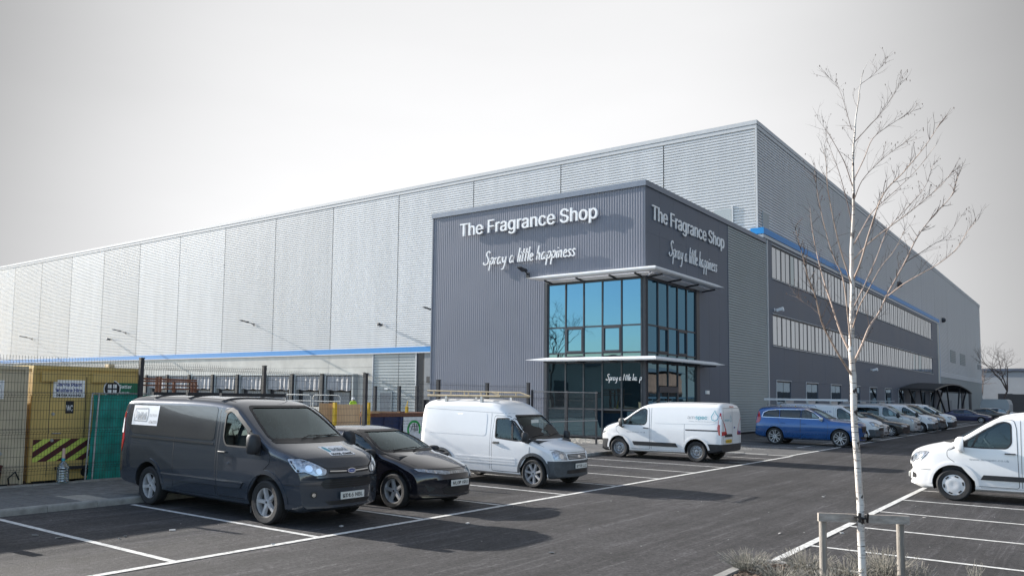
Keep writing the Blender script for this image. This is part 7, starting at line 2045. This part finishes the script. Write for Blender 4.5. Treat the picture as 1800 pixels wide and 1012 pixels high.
def bare_tree(x, y, h, seed, label, spread=.5, group='bare trees round the site', dens=5):
    r_ = random.Random(seed); t = thing('bare_tree', label, 'tree', (x, y, 0), 0, group)
    tr = MB(); br = MB()
    def grow_(p, d, L, r, lv, mb):
        pts = [p]; q = p; k = 4
        for i in range(k):
            d = (d + Vector((r_.gauss(0, .10), r_.gauss(0, .10), r_.gauss(.03, .06)))).normalized(); q = q + d * L / k; pts.append(q)
        mb.tube(pts, [r * (1 - .45 * i / k) for i in range(k + 1)], 6 if lv > 3 else 3, cap=False)
        if lv > 0:
            for i in range(r_.choice((2, 3, 3))):
                a = pts[r_.choice((2, 3, 4, 4))]; s_ = (d + Vector((r_.gauss(0, spread), r_.gauss(0, spread), r_.gauss(.1, .3)))).normalized(); grow_(a, s_, L * r_.uniform(.62, .8), r * .56, lv - 1, br)
    grow_(Vector((0, 0, 0)), Vector((0, 0, 1)), h * .32, h * .018, dens, tr)
    tr.build('trunk', MT['twig'], t, world=False); br.build('crown', MT['twig'], t, world=False)
bare_tree(-13.2, 168, 13.5, 3, 'bare spreading tree beside the far grey unit at the right edge', .62, dens=6)
bare_tree(-19, 205, 14, 5, 'thin bare tree just past the end of the warehouse', .5)
# across the car park, behind the photographer: what the lobby glass mirrors
bb = thing('red_brick_building', 'low brick building across the car park', 'building', (40, 120, 0))
MT['brickw'] = pm('brick_wall', (.20, .10, .075), .9, var=.3, scale=.6)
m = MB(); m.box(30, 70, 70, 150, 0, 7); m.build('wall', MT['brickw'], bb)
m = MB(); m.prism([(29, 7), (71, 7), (50, 11.5)], (0, 69.5, 0), (1, 0, 0), (0, 0, 1), (0, 81, 0)); o = m.build('roof', MT['anthracite'], bb); fix_normals(o.data)
for i in range(9):
    y = 75 + i * 8.2; w = MB(); w.box(29.93, 30.02, y, y + 2.4, 1.2, 3.0); w.build('window', MT['glass_side'], bb)
ib = thing('industrial_unit', 'long grey industrial unit behind the photographer', 'building', (-60, -62, 0))
m = MB(); m.box(-120, -25, -75, -50, 0, 8); m.build('wall', MT['clad_grey'], ib)
m = MB(); m.box(-120.3, -24.7, -75.3, -49.7, 8, 8.6); m.build('roof_trim', MT['anthracite'], ib)
for i in range(7):
    x = -115 + i * 12.5; w = MB(); w.box(x, x + 4.5, -50, -49.9, 0, 4.6); w.build('door', MT['dark_metal'], ib)
bare_tree(-68, -34, 17, 9, 'big bare tree left of the car park mirrored in the tower glass', .6, dens=6)
bare_tree(-80, -30, 13, 12, 'bare tree beside the big one behind the photographer', .6)
bare_tree(20, 96, 12, 21, 'bare tree before the brick building', .6)
bare_tree(16, 128, 11, 22, 'second bare tree before the brick building', .6)

# pale gravel margin at the foot of the tower
gv_ = MB(); gv_.add([(-30, 33.2, .010), (-17.2, 33.2, .010), (-17.2, 36.6, .010), (-30, 36.6, .010)], [(0, 1, 2, 3)])
go = gv_.build('gravel_margin', pm('gravel_bed', (.30, .28, .25), .95, var=.3, scale=20)); setp(go, None, None, None, 'structure')
gm = MB()
for i in range(5200):
    x = rnd.uniform(-24.5, -17.3); y = rnd.uniform(33.3, 36.55); r_ = rnd.uniform(.02, .05); a = rnd.uniform(0, 6.28)
    gm.obox((x, y, .012 + r_ * .3), (math.cos(a) * r_, math.sin(a) * r_, rnd.uniform(-.01, .01)), (-math.sin(a) * r_ * .7, math.cos(a) * r_ * .7, rnd.uniform(-.01, .01)), (0, 0, r_ * .5))
o = gm.build('gravel', pm('gravel_stones', (.46, .43, .38), .9, var=.35, scale=3), go); setp(o, None, None, None, 'stuff')
